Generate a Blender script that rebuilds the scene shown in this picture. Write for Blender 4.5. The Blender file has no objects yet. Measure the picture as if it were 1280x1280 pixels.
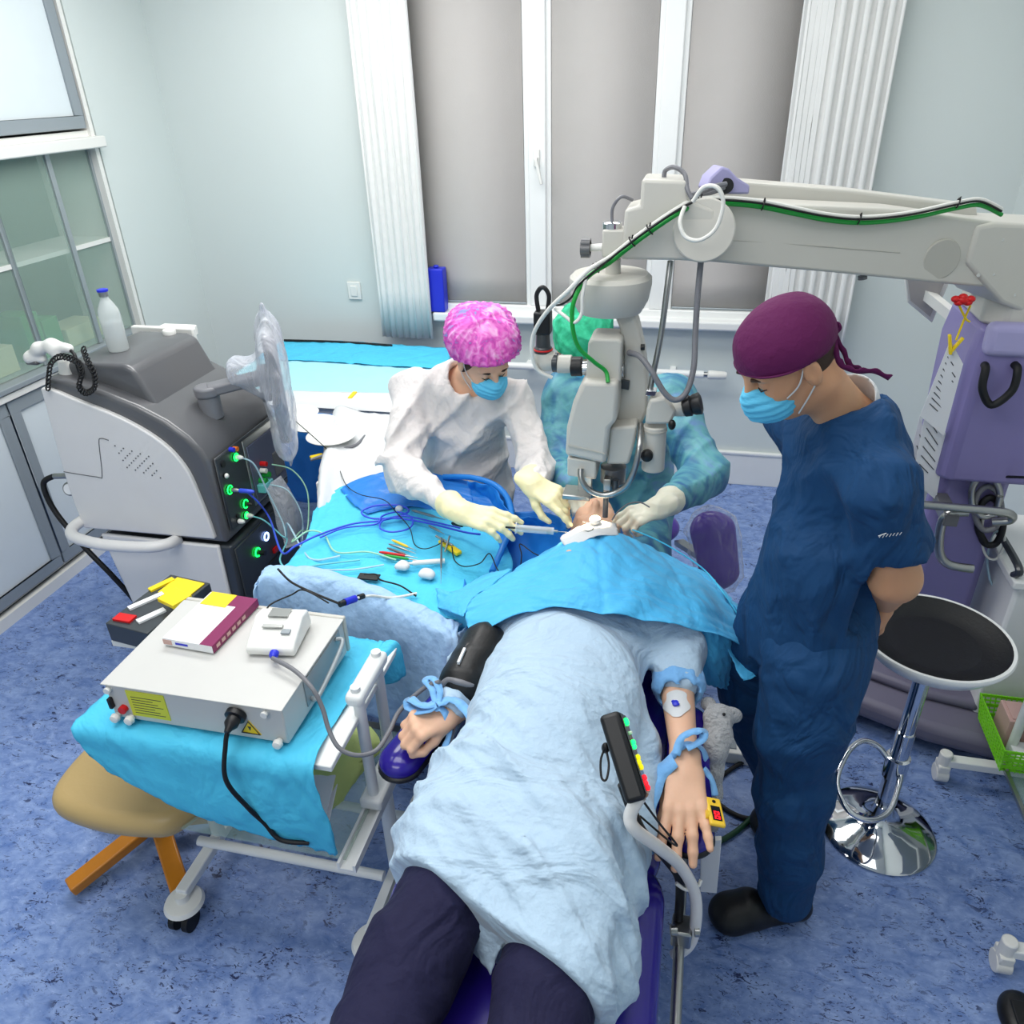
import bpy, bmesh, math, random
import numpy as np
from mathutils import Vector, Matrix
random.seed(7); np.random.seed(7)
SC = bpy.context.scene
COL = SC.collection
PI = math.pi
# ---------------------------------------------------------------- camera calibration
CAM_H = 2.1; FPX = 971.0
_d = np.array([55., 1730., FPX]); _d /= np.linalg.norm(_d)
_y = np.array([253., -546., FPX]); _y -= _d*_y.dot(_d); _y /= np.linalg.norm(_y)
_x = np.cross(_y, -_d)
CM = np.array([_x, _y, -_d])
def at(px, py, z=None, y=None, x=None):
    """world point seen at photo coordinate px,py on a given horizontal, frontal or side plane"""
    r = CM @ np.array([px-640., py-640., FPX])
    if z is not None: t = (z-CAM_H)/r[2]
    elif y is not None: t = y/r[1]
    else: t = x/r[0]
    return Vector((r[0]*t, r[1]*t, CAM_H+r[2]*t))
cam = bpy.data.cameras.new('camera'); co = bpy.data.objects.new('camera', cam); COL.objects.link(co)
cam.sensor_width = 36; cam.sensor_height = 36; cam.lens = 36*FPX/1280; cam.clip_start = .05
R3 = Matrix((CM[:, 0], -CM[:, 1], -CM[:, 2])).transposed()
co.matrix_world = Matrix.Translation((0, 0, CAM_H)) @ R3.to_4x4()
SC.camera = co
# ---------------------------------------------------------------- materials
def lin(h):
    h = h.lstrip('#'); v = [int(h[i:i+2], 16)/255 for i in (0, 2, 4)]
    return tuple([(c/12.92 if c <= .04045 else ((c+.055)/1.055)**2.4) for c in v])+(1,)
def mat(name, col, rough=.5, metal=0, bump=0, bscale=40, stretch=(1, 1, 1), vary=0, vscale=8, emit=0, alpha=1, trans=0, sheen=0, coat=0, spec=.5, sub=0, ior=1.45, bdist=.01, fold=0, fscale=6, fst=(1, 1, .6)):
    m = bpy.data.materials.new(name); m.use_nodes = True
    nt = m.node_tree; b = nt.nodes['Principled BSDF']; L = nt.links.new
    c = lin(col) if isinstance(col, str) else tuple(col)+(1,)
    b.inputs['Base Color'].default_value = c
    b.inputs['Roughness'].default_value = rough; b.inputs['Metallic'].default_value = metal
    b.inputs['Alpha'].default_value = alpha; b.inputs['Transmission Weight'].default_value = trans
    b.inputs['Sheen Weight'].default_value = sheen; b.inputs['Coat Weight'].default_value = coat
    b.inputs['Specular IOR Level'].default_value = spec; b.inputs['IOR'].default_value = ior
    if sub:
        b.inputs['Subsurface Weight'].default_value = sub; b.inputs['Subsurface Radius'].default_value = (1, .35, .2); b.inputs['Subsurface Scale'].default_value = .01
    if emit:
        b.inputs['Emission Color'].default_value = c; b.inputs['Emission Strength'].default_value = emit
    tc = nt.nodes.new('ShaderNodeTexCoord'); mp = nt.nodes.new('ShaderNodeMapping')
    mp.inputs['Scale'].default_value = stretch; L(tc.outputs['Object'], mp.inputs['Vector'])
    n2 = nt.nodes.new('ShaderNodeTexNoise'); n2.inputs['Scale'].default_value = vscale; n2.inputs['Detail'].default_value = 3
    L(mp.outputs[0], n2.inputs['Vector'])
    mx = nt.nodes.new('ShaderNodeMix'); mx.data_type = 'RGBA'
    v = vary if vary else .03
    mx.inputs['A'].default_value = tuple([x*(1-v) for x in c[:3]])+(1,)
    mx.inputs['B'].default_value = tuple([min(1, x*(1+v)) for x in c[:3]])+(1,)
    L(n2.outputs['Fac'], mx.inputs['Factor']); L(mx.outputs['Result'], b.inputs['Base Color'])
    if bump:
        n = nt.nodes.new('ShaderNodeTexNoise'); n.inputs['Scale'].default_value = bscale; n.inputs['Detail'].default_value = 4
        L(mp.outputs[0], n.inputs['Vector'])
        bp = nt.nodes.new('ShaderNodeBump'); bp.inputs['Strength'].default_value = bump; bp.inputs['Distance'].default_value = bdist
        L(n.outputs['Fac'], bp.inputs['Height']); L(bp.outputs[0], b.inputs['Normal'])
        if fold:
            m3 = nt.nodes.new('ShaderNodeMapping'); m3.inputs['Scale'].default_value = fst; L(tc.outputs['Object'], m3.inputs['Vector'])
            n3 = nt.nodes.new('ShaderNodeTexNoise'); n3.inputs['Scale'].default_value = fscale; n3.inputs['Detail'].default_value = 3; n3.inputs['Distortion'].default_value = 1.3; n3.inputs['Roughness'].default_value = .45; L(m3.outputs[0], n3.inputs['Vector'])
            b3 = nt.nodes.new('ShaderNodeBump'); b3.inputs['Strength'].default_value = fold; b3.inputs['Distance'].default_value = .06
            L(n3.outputs['Fac'], b3.inputs['Height']); L(b3.outputs[0], bp.inputs['Normal'])
    return m
def film(name, col, clear=.7, rough=.15, bump=.6, bscale=18):
    """thin clear plastic film: mostly see-through with glossy wrinkles"""
    m = bpy.data.materials.new(name); m.use_nodes = True; nt = m.node_tree; nt.nodes.clear(); L = nt.links.new
    o = nt.nodes.new('ShaderNodeOutputMaterial'); mx = nt.nodes.new('ShaderNodeMixShader'); t = nt.nodes.new('ShaderNodeBsdfTransparent')
    p = nt.nodes.new('ShaderNodeBsdfPrincipled'); p.inputs['Base Color'].default_value = lin(col); p.inputs['Roughness'].default_value = rough
    n = nt.nodes.new('ShaderNodeTexNoise'); n.inputs['Scale'].default_value = bscale; n.inputs['Detail'].default_value = 2; n.inputs['Distortion'].default_value = 1.2
    tc = nt.nodes.new('ShaderNodeTexCoord'); mp = nt.nodes.new('ShaderNodeMapping'); mp.inputs['Scale'].default_value = (1, 1, .35)
    L(tc.outputs['Object'], mp.inputs['Vector']); L(mp.outputs[0], n.inputs['Vector'])
    bp = nt.nodes.new('ShaderNodeBump'); bp.inputs['Strength'].default_value = bump; bp.inputs['Distance'].default_value = .03
    L(n.outputs['Fac'], bp.inputs['Height']); L(bp.outputs[0], p.inputs['Normal'])
    f = nt.nodes.new('ShaderNodeLayerWeight'); f.inputs['Blend'].default_value = .35; L(bp.outputs[0], f.inputs['Normal'])
    mr = nt.nodes.new('ShaderNodeMapRange'); mr.inputs['To Min'].default_value = 1-clear; mr.inputs['To Max'].default_value = min(1, 1-clear+.55)
    L(f.outputs['Facing'], mr.inputs['Value']); L(mr.outputs[0], mx.inputs[0]); L(t.outputs[0], mx.inputs[1]); L(p.outputs[0], mx.inputs[2]); L(mx.outputs[0], o.inputs[0])
    return m
M = {}
# ---------------------------------------------------------------- object helpers
def finish(o, smooth=40, bevel=0, seg=2, solid=0, subd=0):
    me = o.data
    for p in me.polygons: p.use_smooth = True
    if solid:
        s = o.modifiers.new('thick', 'SOLIDIFY'); s.thickness = solid; s.offset = -1
    if bevel:
        b = o.modifiers.new('bevel', 'BEVEL'); b.width = bevel; b.segments = seg; b.limit_method = 'ANGLE'; b.angle_limit = math.radians(35); b.harden_normals = False
    if subd:
        s = o.modifiers.new('sub', 'SUBSURF'); s.levels = subd; s.render_levels = subd
    if smooth < 180:
        n = set()
        bm = bmesh.new(); bm.from_mesh(me)
        for e in bm.edges:
            if len(e.link_faces) == 2 and e.calc_face_angle(0) > math.radians(smooth): e.smooth = False
        bm.to_mesh(me); bm.free()
def wloc(o):
    v = Vector((0, 0, 0))
    while o is not None: v += o.location; o = o.parent
    return v
def tag(o, label=None, cat=None, group=None, kind=None):
    if label: o['label'] = label
    if cat: o['category'] = cat
    if group: o['group'] = group
    if kind: o['kind'] = kind
    return o
def thing(name, loc, label, cat, group=None):
    o = bpy.data.objects.new(name, None); COL.objects.link(o); o.location = loc; o.empty_display_size = .05
    return tag(o, label, cat, group)
class MB:
    """collects shapes in world coordinates; build() links them as one mesh object"""
    def __init__(s, T=None): s.v = []; s.f = []; s.T = T
    def add(s, vs, fs):
        k = len(s.v)
        s.v += [(s.T @ Vector(v)) if s.T is not None else Vector(v) for v in vs]; s.f += [tuple(i+k for i in f) for f in fs]; return s
    def box(s, a, b, R=None):
        """box between opposite corners a and b"""
        x0, y0, z0 = a; x1, y1, z1 = b
        vs = [Vector(v) for v in ((x0,y0,z0),(x1,y0,z0),(x1,y1,z0),(x0,y1,z0),(x0,y0,z1),(x1,y0,z1),(x1,y1,z1),(x0,y1,z1))]
        if R is not None:
            c = (Vector(a)+Vector(b))/2; vs = [c+R @ (v-c) for v in vs]
        return s.add(vs, [(0,3,2,1),(4,5,6,7),(0,1,5,4),(1,2,6,5),(2,3,7,6),(3,0,4,7)])
    def bar(s, p, q, w, h, up=(0,0,1)):
        p = Vector(p); q = Vector(q); d = (q-p).normalized(); u = Vector(up)
        if abs(d.dot(u)) > .98: u = Vector((1, 0, 0))
        a = d.cross(u).normalized(); b = a.cross(d).normalized()
        vs = []
        for c in (p, q):
            for i, j in ((-1,-1),(1,-1),(1,1),(-1,1)): vs.append(c+a*(i*w/2)+b*(j*h/2))
        return s.add(vs, [(0,1,2,3),(7,6,5,4),(0,4,5,1),(1,5,6,2),(2,6,7,3),(3,7,4,0)])
    def cyl(s, p, q, r, r2=None, n=24):
        return s.rings([(p, r), (q, r if r2 is None else r2)], n)
    def rings(s, st, n=24, cap=True):
        """st: list of (point, radius) along a path"""
        pts = [Vector(a) for a, _ in st]; K = len(pts); vs = []; fs = []
        u = None
        for i in range(K):
            t = pts[min(i+1, K-1)]-pts[max(i-1, 0)]
            if t.length < 1e-9: t = pts[-1]-pts[0]
            t.normalize()
            if u is None:
                u = t.orthogonal().normalized()
            u = (u-t*u.dot(t)).normalized(); w = t.cross(u)
            for k in range(n):
                a = 2*PI*k/n; vs.append(pts[i]+(u*math.cos(a)+w*math.sin(a))*st[i][1])
        for i in range(K-1):
            for k in range(n):
                k2 = (k+1) % n; fs.append((i*n+k, i*n+k2, (i+1)*n+k2, (i+1)*n+k))
        if cap:
            fs.append(tuple(range(n-1, -1, -1))); fs.append(tuple(range((K-1)*n, K*n)))
        return s.add(vs, fs)
    def tube(s, pts, r, n=8, sm=8, closed=False):
        P = crv(pts, sm, closed)
        return s.rings([(p, r) for p in P], n)
    def lathe(s, c, prof, n=40, axis=(0, 0, 1)):
        """prof: list of (radius, height) around an axis through c"""
        ax = Vector(axis).normalized(); u = ax.orthogonal().normalized(); w = ax.cross(u); vs = []; fs = []; K = len(prof); c = Vector(c)
        for r, h in prof:
            for k in range(n):
                a = 2*PI*k/n; vs.append(c+ax*h+(u*math.cos(a)+w*math.sin(a))*max(r, 1e-4))
        for i in range(K-1):
            for k in range(n):
                k2 = (k+1) % n; fs.append((i*n+k, i*n+k2, (i+1)*n+k2, (i+1)*n+k))
        fs.append(tuple(range(n-1, -1, -1))); fs.append(tuple(range((K-1)*n, K*n)))
        return s.add(vs, fs)
    def prism(s, poly, off):
        """polygon of 3-D points extruded by the vector off"""
        n = len(poly); off = Vector(off); vs = [Vector(p) for p in poly]+[Vector(p)+off for p in poly]
        fs = [tuple(range(n-1, -1, -1)), tuple(range(n, 2*n))]+[(i, (i+1) % n, n+(i+1) % n, n+i) for i in range(n)]
        return s.add(vs, fs)
    def ell(s, c, r, n=16, R=None):
        vs = []; fs = []; m = n//2
        for i in range(m+1):
            for k in range(n):
                t = PI*i/m; a = 2*PI*k/n; v = Vector((r[0]*math.sin(t)*math.cos(a), r[1]*math.sin(t)*math.sin(a), r[2]*math.cos(t)))
                if R is not None: v = R @ v
                vs.append(Vector(c)+v)
        for i in range(m):
            for k in range(n): fs.append((i*n+k, (i+1)*n+k, (i+1)*n+(k+1) % n, i*n+(k+1) % n))
        return s.add(vs, fs)
    def build(s, name, m, parent=None, bevel=0, smooth=40, origin=None, seg=2, solid=0, subd=0, label=None, weld=True):
        if parent is not None: o0 = wloc(parent)
        elif origin is not None: o0 = Vector(origin)
        else:
            A = np.array([tuple(v) for v in s.v]); o0 = Vector(((A[:,0].min()+A[:,0].max())/2, (A[:,1].min()+A[:,1].max())/2, A[:,2].min()))
        me = bpy.data.meshes.new(name); 
        me.from_pydata([tuple(v-o0) for v in s.v], [], s.f); 
        bm = bmesh.new(); bm.from_mesh(me)
        if weld: bmesh.ops.remove_doubles(bm, verts=bm.verts, dist=1e-5)
        bmesh.ops.recalc_face_normals(bm, faces=bm.faces); bm.to_mesh(me); bm.free()
        me.update()
        o = bpy.data.objects.new(name, me); COL.objects.link(o); me.materials.append(M[m] if isinstance(m, str) else m)
        if parent is not None: o.parent = parent
        else: o.location = o0
        finish(o, smooth, bevel, seg, solid, subd)
        if label: o['label'] = label
        return o
def crv(pts, sm=8, closed=False):
    """Catmull-Rom through points"""
    P = [Vector(p) for p in pts]; out = []
    n = len(P)
    if n < 3 and not closed: return P
    for i in range(n if closed else n-1):
        a, b, c, d = (P[(i+j) % n] for j in (-1, 0, 1, 2)) if closed else (P[max(i-1, 0)], P[i], P[i+1], P[min(i+2, n-1)])
        for k in range(sm):
            t = k/sm; out.append(.5*((2*b)+(c-a)*t+(2*a-5*b+4*c-d)*t*t+(3*b-a-3*c+d)*t**3))
    out.append(P[0] if closed else P[-1]); return out
def sheet(name, rows, m, parent=None, nu=40, nv=30, solid=.0015, wr=0, wf=(9, 5), seed=0, fn=None, label=None, origin=None):
    """soft cloth surface through a grid of control points, with folds"""
    rows = [crv(r, max(2, nu//(len(r)-1))) for r in rows]
    n = min(len(r) for r in rows); cols = [crv([r[i] for r in rows], max(2, nv//(len(rows)-1))) for i in range(n)]
    K = len(cols[0]); A = np.array([[tuple(p) for p in c] for c in cols])
    du = np.gradient(A, axis=0); dv = np.gradient(A, axis=1); N = np.cross(du, dv); N /= np.linalg.norm(N, axis=2, keepdims=True)+1e-9
    U, V = np.meshgrid(np.linspace(0, 1, n), np.linspace(0, 1, K), indexing='ij'); rs = np.random.RandomState(seed)
    if wr:
        D = np.zeros_like(U)
        for k in range(7):
            a, b = rs.uniform(-1, 1, 2)*np.array(wf)*rs.uniform(.5, 2); ph = rs.uniform(0, 6.28)
            s = np.sin(6.28*(a*U+b*V)+ph+1.5*np.sin(6.28*(b*.4*U-a*.3*V)+ph))
            D += (1-np.abs(s))**2*rs.uniform(.3, 1)-.3
        A = A+N*(D*wr)[..., None]
    if fn is not None: A = fn(A, U, V, N)
    b = MB(); vs = [Vector(p) for p in A.reshape(-1, 3)]
    b.add(vs, [(i*K+j, (i+1)*K+j, (i+1)*K+j+1, i*K+j+1) for i in range(n-1) for j in range(K-1)])
    return b.build(name, m, parent, solid=solid, smooth=180, label=label, origin=origin, weld=False)
def copy_tree(o, delta, parent=None):
    c = o.copy(); COL.objects.link(c)
    if parent is None: c.location = o.location+Vector(delta)
    else: c.parent = parent; c.matrix_parent_inverse = o.matrix_parent_inverse
    for ch in [k for k in bpy.data.objects if k.parent == o]: copy_tree(ch, delta, c)
    return c
def text(s, loc, R, size, m, parent, name='lettering', ext=.0004, sx=1):
    cu = bpy.data.curves.new(name, 'FONT'); cu.body = s; cu.size = size; cu.extrude = ext; cu.align_x = 'CENTER'; cu.align_y = 'CENTER'; cu.resolution_u = 2
    o = bpy.data.objects.new(name, cu); COL.objects.link(o); cu.materials.append(M[m])
    R = R.to_4x4(); o.parent = parent; o.matrix_local = Matrix.Translation(Vector(loc)-wloc(parent)) @ R @ Matrix.Diagonal((sx, 1, 1, 1))
    dg = bpy.context.evaluated_depsgraph_get(); me = bpy.data.meshes.new_from_object(o.evaluated_get(dg)); ml = o.matrix_local.copy()
    n = bpy.data.objects.new(name, me); me.transform(ml); COL.objects.link(n); n.parent = parent
    if not me.materials: me.materials.append(M[m])
    bpy.data.objects.remove(o); return n
def frame(x, y, z=None):
    """rotation matrix from an x axis and an approximate y axis"""
    x = Vector(x).normalized(); y = Vector(y); y = (y-x*y.dot(x)).normalized(); z = x.cross(y)
    return Matrix((x, y, z)).transposed()
# ---------------------------------------------------------------- implicit surfaces for bodies and clothes
def smin(a, b, k):
    if k <= 0: return np.minimum(a, b)
    h = np.maximum(k-np.abs(a-b), 0)/k; return np.minimum(a, b)-h*h*k*.25
class Blob:
    def __init__(s): s.p = []; s.amp = .07
    def cone(s, a, b, ra, rb=None, k=.03, n=None, f=1, op='+'):
        """rounded limb from a to b; f<1 flattens it along the direction n"""
        s.p.append(('c', np.array(a, float), np.array(b, float), ra, ra if rb is None else rb, k, None if n is None else np.array(Vector(n).normalized()), f, op)); return s
    def ell(s, c, r, R=None, k=.03, op='+'):
        s.p.append(('e', np.array(c, float), np.array(r, float), np.eye(3) if R is None else np.array(R), k, op)); return s
    def chain(s, pts, rs, k=.03, n=None, f=1):
        for i in range(len(pts)-1): s.cone(pts[i], pts[i+1], rs[i], rs[i+1], k, n, f)
        return s
    def cut(s, c, n): s.p.append(('h', np.array(c, float), np.array(Vector(n).normalized()), '-')); return s
    def field(s, lo, hi, h, off=0, fn=None):
        ax = [np.arange(lo[i], hi[i]+h, h) for i in range(3)]; D = np.full([len(a) for a in ax], .5)
        X, Y, Z = np.meshgrid(*ax, indexing='ij', sparse=True)
        for p in s.p:
            if p[0] == 'h': continue
            if p[0] == 'c': mn = np.minimum(p[1], p[2])-max(p[3], p[4])/min(1, p[7]); mx = np.maximum(p[1], p[2])+max(p[3], p[4])/min(1, p[7]); k = p[5]
            else: r = p[2].max(); mn = p[1]-r; mx = p[1]+r; k = p[4]
            g = k+3*h+abs(off)+.012+(s.amp if fn is not None or s.amp else 0)
            sl = tuple(slice(max(0, int((mn[i]-g-lo[i])/h)), max(0, int((mx[i]+g-lo[i])/h)+2)) for i in range(3))
            x, y, z = ax[0][sl[0]][:, None, None], ax[1][sl[1]][None, :, None], ax[2][sl[2]][None, None, :]
            if x.size == 0 or y.size == 0 or z.size == 0: continue
            if p[0] == 'c':
                a, b, ra, rb, k, n, f, op = p[1:]; d = b-a; L = d.dot(d)+1e-12
                t = np.clip(((x-a[0])*d[0]+(y-a[1])*d[1]+(z-a[2])*d[2])/L, 0, 1)
                qx, qy, qz = x-a[0]-t*d[0], y-a[1]-t*d[1], z-a[2]-t*d[2]
                l2 = qx*qx+qy*qy+qz*qz
                if n is not None:
                    c = qx*n[0]+qy*n[1]+qz*n[2]; l2 = l2+c*c*(1/(f*f)-1)
                d = np.sqrt(l2)-(ra+(rb-ra)*t)
                if n is not None: d = d*(.5+.5*f)
            else:
                c, r, R, k, op = p[1:]
                qx, qy, qz = x-c[0], y-c[1], z-c[2]
                u = [qx*R[0][i]+qy*R[1][i]+qz*R[2][i] for i in range(3)]
                k0 = np.sqrt(sum((u[i]/r[i])**2 for i in range(3))); k1 = np.sqrt(sum((u[i]/r[i]**2)**2 for i in range(3)))+1e-9
                d = k0*(k0-1)/k1
            if op == '+': D[sl] = smin(D[sl], d, k)
            else: D[sl] = -smin(-D[sl], d, k)
        D -= off
        if fn is not None: D += fn(X, Y, Z)
        for p in s.p:
            if p[0] == 'h': D = np.maximum(D, (X-p[1][0])*p[2][0]+(Y-p[1][1])*p[2][1]+(Z-p[1][2])*p[2][2])
        return D
    def bounds(s, off=0):
        mn = np.full(3, 9.); mx = np.full(3, -9.)
        for p in s.p:
            if p[0] == 'h' or p[-1] == '-': continue
            if p[0] == 'c': r = max(p[3], p[4])/min(1, p[7]) if False else max(p[3], p[4]); a = np.minimum(p[1], p[2])-r; b = np.maximum(p[1], p[2])+r
            else: r = np.sqrt(((p[3]*p[2])**2).sum(axis=1)); a = p[1]-r; b = p[1]+r
            mn = np.minimum(mn, a); mx = np.maximum(mx, b)
        return mn-off-.09, mx+off+.09
    def mesh(s, mb, h=.008, off=0, fn=None, lo=None, hi=None):
        a, b = s.bounds(off)
        lo = a if lo is None else np.array(lo, float); hi = b if hi is None else np.array(hi, float)
        D = s.field(lo, hi, h, off, fn)
        v, f = nets(D, lo, h); mb.add([Vector(p) for p in v], f); return mb
def nets(D, lo, h):
    """surface nets: smooth quads where the field changes sign"""
    D = np.pad(D, 1, constant_values=.5); lo = np.array(lo)-h
    S = D < 0; sh = np.array(D.shape)-1; acc = np.zeros(tuple(sh)+(3,)); cnt = np.zeros(tuple(sh))
    offs = [(i, j, k) for i in (0, 1) for j in (0, 1) for k in (0, 1)]
    def sub(A, o): return A[o[0]:o[0]+sh[0], o[1]:o[1]+sh[1], o[2]:o[2]+sh[2]]
    for a in offs:
        for ax in range(3):
            if a[ax]: continue
            b = list(a); b[ax] = 1
            Sa, Sb = sub(S, a), sub(S, b); m = Sa != Sb
            if not m.any(): continue
            da, db = sub(D, a)[m], sub(D, b)[m]; t = da/(da-db)
            p = np.tile(np.array(a, float), (len(t), 1)); p[:, ax] = t
            acc[m] += p; cnt[m] += 1
    act = cnt > 0; idx = np.full(tuple(sh), -1); idx[act] = np.arange(act.sum())
    g = np.argwhere(act); V = (g+acc[act]/cnt[act][:, None])*h+lo; F = []
    for ax in range(3):
        o = [0, 0, 0]; A = [slice(0, n) for n in D.shape]; B = list(A); A[ax] = slice(0, D.shape[ax]-1); B[ax] = slice(1, D.shape[ax])
        m = S[tuple(A)] != S[tuple(B)]; ii = np.argwhere(m)
        if not len(ii): continue
        u, v = (ax+1) % 3, (ax+2) % 3
        eu = np.eye(3, dtype=int)[u]; ev = np.eye(3, dtype=int)[v]
        q = [ii-eu-ev, ii-ev, ii, ii-eu]
        q = np.stack([idx[tuple(x.T)] for x in q], 1); q = q[(q >= 0).all(1)]
        F += [tuple(x) for x in q.tolist()]
    return V, F
def noise3(sc=8., amp=.004, seed=0, st=(1, 1, 1), ridge=True, n=5):
    rs = np.random.RandomState(seed); P = []
    for k in range(n):
        d = rs.normal(size=3); d /= np.linalg.norm(d); e = rs.normal(size=3); e /= np.linalg.norm(e)
        P.append((d*np.array(st)*sc*rs.uniform(.6, 1.7), e*sc*.6, rs.uniform(0, 6.28), rs.uniform(.4, 1)))
    def f(X, Y, Z):
        r = 0
        for d, e, ph, w in P:
            s = np.sin(d[0]*X+d[1]*Y+d[2]*Z+ph+1.6*np.sin(e[0]*X+e[1]*Y+e[2]*Z+ph*2)); r = r+w*((1-np.abs(s))**2-.35 if ridge else s*.5)
        return -amp*r
    return f
def hand(B, w, d, n, side, curl=(20, 25, 30, 35), thumb=(30, 20), s=1., spread=6, k=.006, tcurl=0):
    """five-fingered hand. w wrist, d finger direction, n back-of-hand normal, side=+1 when the thumb lies toward d x n"""
    d = Vector(d).normalized(); n = Vector(n); n = (n-d*n.dot(d)).normalized(); t = d.cross(n)*side; w = Vector(w)
    def pt(a, b, c): return w+(d*a+t*b+n*c)*s
    B.cone(w-d*.03*s, pt(.015, 0, 0), .027*s, .03*s, k=.02, n=n, f=.72)
    for i, b in enumerate((.030, .010, -.010, -.029)):
        B.cone(pt(.012, b*.55, 0), pt(.088-.004*abs(i-1)-.005*(i == 3), b, .002), .019*s, .0125*s, k=.012, n=n, f=.8)
    Ls = ((.044, .026, .021), (.049, .030, .022), (.045, .028, .021), (.035, .021, .019)); hinge = t*side
    for i, b in enumerate((.030, .010, -.010, -.029)):
        p = pt(.088-.004*abs(i-1)-.005*(i == 3), b, .002); ang = -math.radians((1.5-i)*spread)*side
        fd = Matrix.Rotation(-ang if False else math.radians((1.5-i)*spread), 3, (d.cross(t))) @ d; fn_ = n.copy()
        c = curl[i] if not isinstance(curl, (int, float)) else curl
        ax = fd.cross(fn_).normalized(); r = (.0108, .0102, .0092, .0080)
        if i == 3: r = tuple(x*.88 for x in r)
        for j in range(3):
            a = math.radians(c*(.8, 1.05, .7)[j]); fd = Matrix.Rotation(-a, 3, ax) @ fd
            q = p+fd*Ls[i][j]*s; B.cone(p, q, r[j]*s, r[j+1]*s, k=k if j else .008); p = q
    a = math.radians(thumb[0]); td = (d*math.cos(a)+t*math.sin(a)-n*math.sin(math.radians(thumb[1]))).normalized()
    p0 = pt(.018, .018, -.006); p1 = p0+td*.045*s; B.cone(p0, p1, .017*s, .0125*s, k=.014)
    ax = td.cross(n).normalized(); t2 = (td*.8+d*.6-n*.15*(1+tcurl)).normalized(); p2 = p1+t2*.034*s; B.cone(p1, p2, .0118*s, .0102*s, k=.008)
    t3 = (t2*.9+d*.35-t*.35*(1+tcurl)).normalized(); p3 = p2+t3*.026*s; B.cone(p2, p3, .0102*s, .0082*s, k=.006)
    return B
def head_prims(B, c, R, s=1., ears=True):
    """head: local x forward, y left, z up, origin mid-skull; height about 0.23 m"""
    c = Vector(c); R = Matrix(R)
    def P(x, y, z): return c+R @ (Vector((x, y, z))*s)
    B.ell(P(-.012, 0, .028), np.array((.098, .078, .092))*s, R, k=.02)
    B.ell(P(.03, 0, -.02), np.array((.062, .066, .085))*s, R, k=.03)
    B.cone(P(.052, .0, -.092), P(.02, 0, -.07), .026*s, .045*s, k=.03)
    B.cone(P(-.005, .05, -.055), P(.05, .018, -.09), .02*s, .02*s, k=.03).cone(P(-.005, -.05, -.055), P(.05, -.018, -.09), .02*s, .02*s, k=.03)
    for y in (-1, 1):
        B.ell(P(.085, y*.031, .008), np.array((.016, .019, .012))*s, R, k=.014, op='-')
        B.ell(P(.074, y*.031, .006), np.array((.014, .0155, .0115))*s, R, k=.004)
        B.cone(P(.083, y*.018, .03), P(.078, y*.046, .03), .008*s, .007*s, k=.014)
        B.ell(P(.062, y*.042, -.028), np.array((.02, .018, .018))*s, R, k=.02)
        if ears:
            B.ell(P(-.004, y*.086, -.006), np.array((.020, .0095, .034))*s, R, k=.006)
            B.ell(P(.002, y*.096, .0), np.array((.010, .006, .020))*s, R, k=.004, op='-')
    B.cone(P(.092, 0, .015), P(.112, 0, -.026), .008*s, .012*s, k=.012)
    B.ell(P(.102, .011, -.028), np.array((.01, .008, .007))*s, R, k=.006).ell(P(.102, -.011, -.028), np.array((.01, .008, .007))*s, R, k=.006)
    B.ell(P(.087, 0, -.052), np.array((.012, .024, .007))*s, R, k=.006).ell(P(.085, 0, -.062), np.array((.012, .02, .007))*s, R, k=.006)
    return B
# ================================================================ materials
def MM(k, *a, **kw): M[k] = mat(k, *a, **kw)
MM('wall paint', '#d3dbd9', .55, bump=.03, bscale=90, vary=.012, vscale=1.5)
MM('ceiling paint', '#eeeeec', .8)
MM('white plastic', '#e6e6e2', .35); MM('white enamel', '#e9ebea', .28); MM('white frame', '#eceeed', .35)
MM('grey trim', '#8f989e', .4); MM('pale panel', '#d9e2e6', .3); MM('grey aluminium', '#9da6aa', .35, .3)
MM('machine white', '#e4e3e2', .32); MM('box grey', '#c6c6c3', .35); MM('machine grey', '#5c5d60', .28, coat=.3, spec=.6); MM('machine dark', '#33383d', .3, coat=.2); MM('arm grey', '#77787d', .4)
MM('black plastic', '#131417', .4); MM('black rubber', '#0e0f12', .55); MM('black leather', '#101113', .42, bump=.08, bscale=140)
MM('beige enamel', '#c6c4bc', .35, vary=.02); MM('beige shade', '#b5b3aa', .4); MM('lavender', '#7f78ab', .38); MM('lavender light', '#a6a2cc', .38); MM('base violet', '#6f6c80', .45)
MM('chrome', '#d8dadd', .06, 1); MM('steel', '#a9aaa8', .3, 1); MM('grey hose', '#73747a', .4); MM('white cable', '#e2e2dc', .45); MM('green cable', '#169a3a', .4); MM('light green cable', '#9fd3b5', .35); MM('dark green cable', '#12452a', .45)
MM('blue tubing', '#3a55d8', .35); MM('clear tubing', '#bfe0ee', .2, alpha=.75); MM('teal tubing', '#6fc3c9', .3)
MM('couch vinyl', '#2a1a8c', .22, coat=.25, bump=.03, bscale=30); MM('violet vinyl', '#46209a', .3, coat=.3)
MM('gown blue', '#b2cbe0', .85, fold=.55, fscale=7, fst=(.6, 1.2, 1), bump=.4, bscale=55, vary=.035, vscale=14, sheen=.2); MM('gown tie blue', '#7bb6ec', .85, bump=.4, bscale=60, sheen=.2); MM('pad blue', '#a2c4e8', .8, fold=.5, fscale=6, fst=(1, 1, .5), bump=.5, bscale=40, vary=.05, vscale=9)
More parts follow.
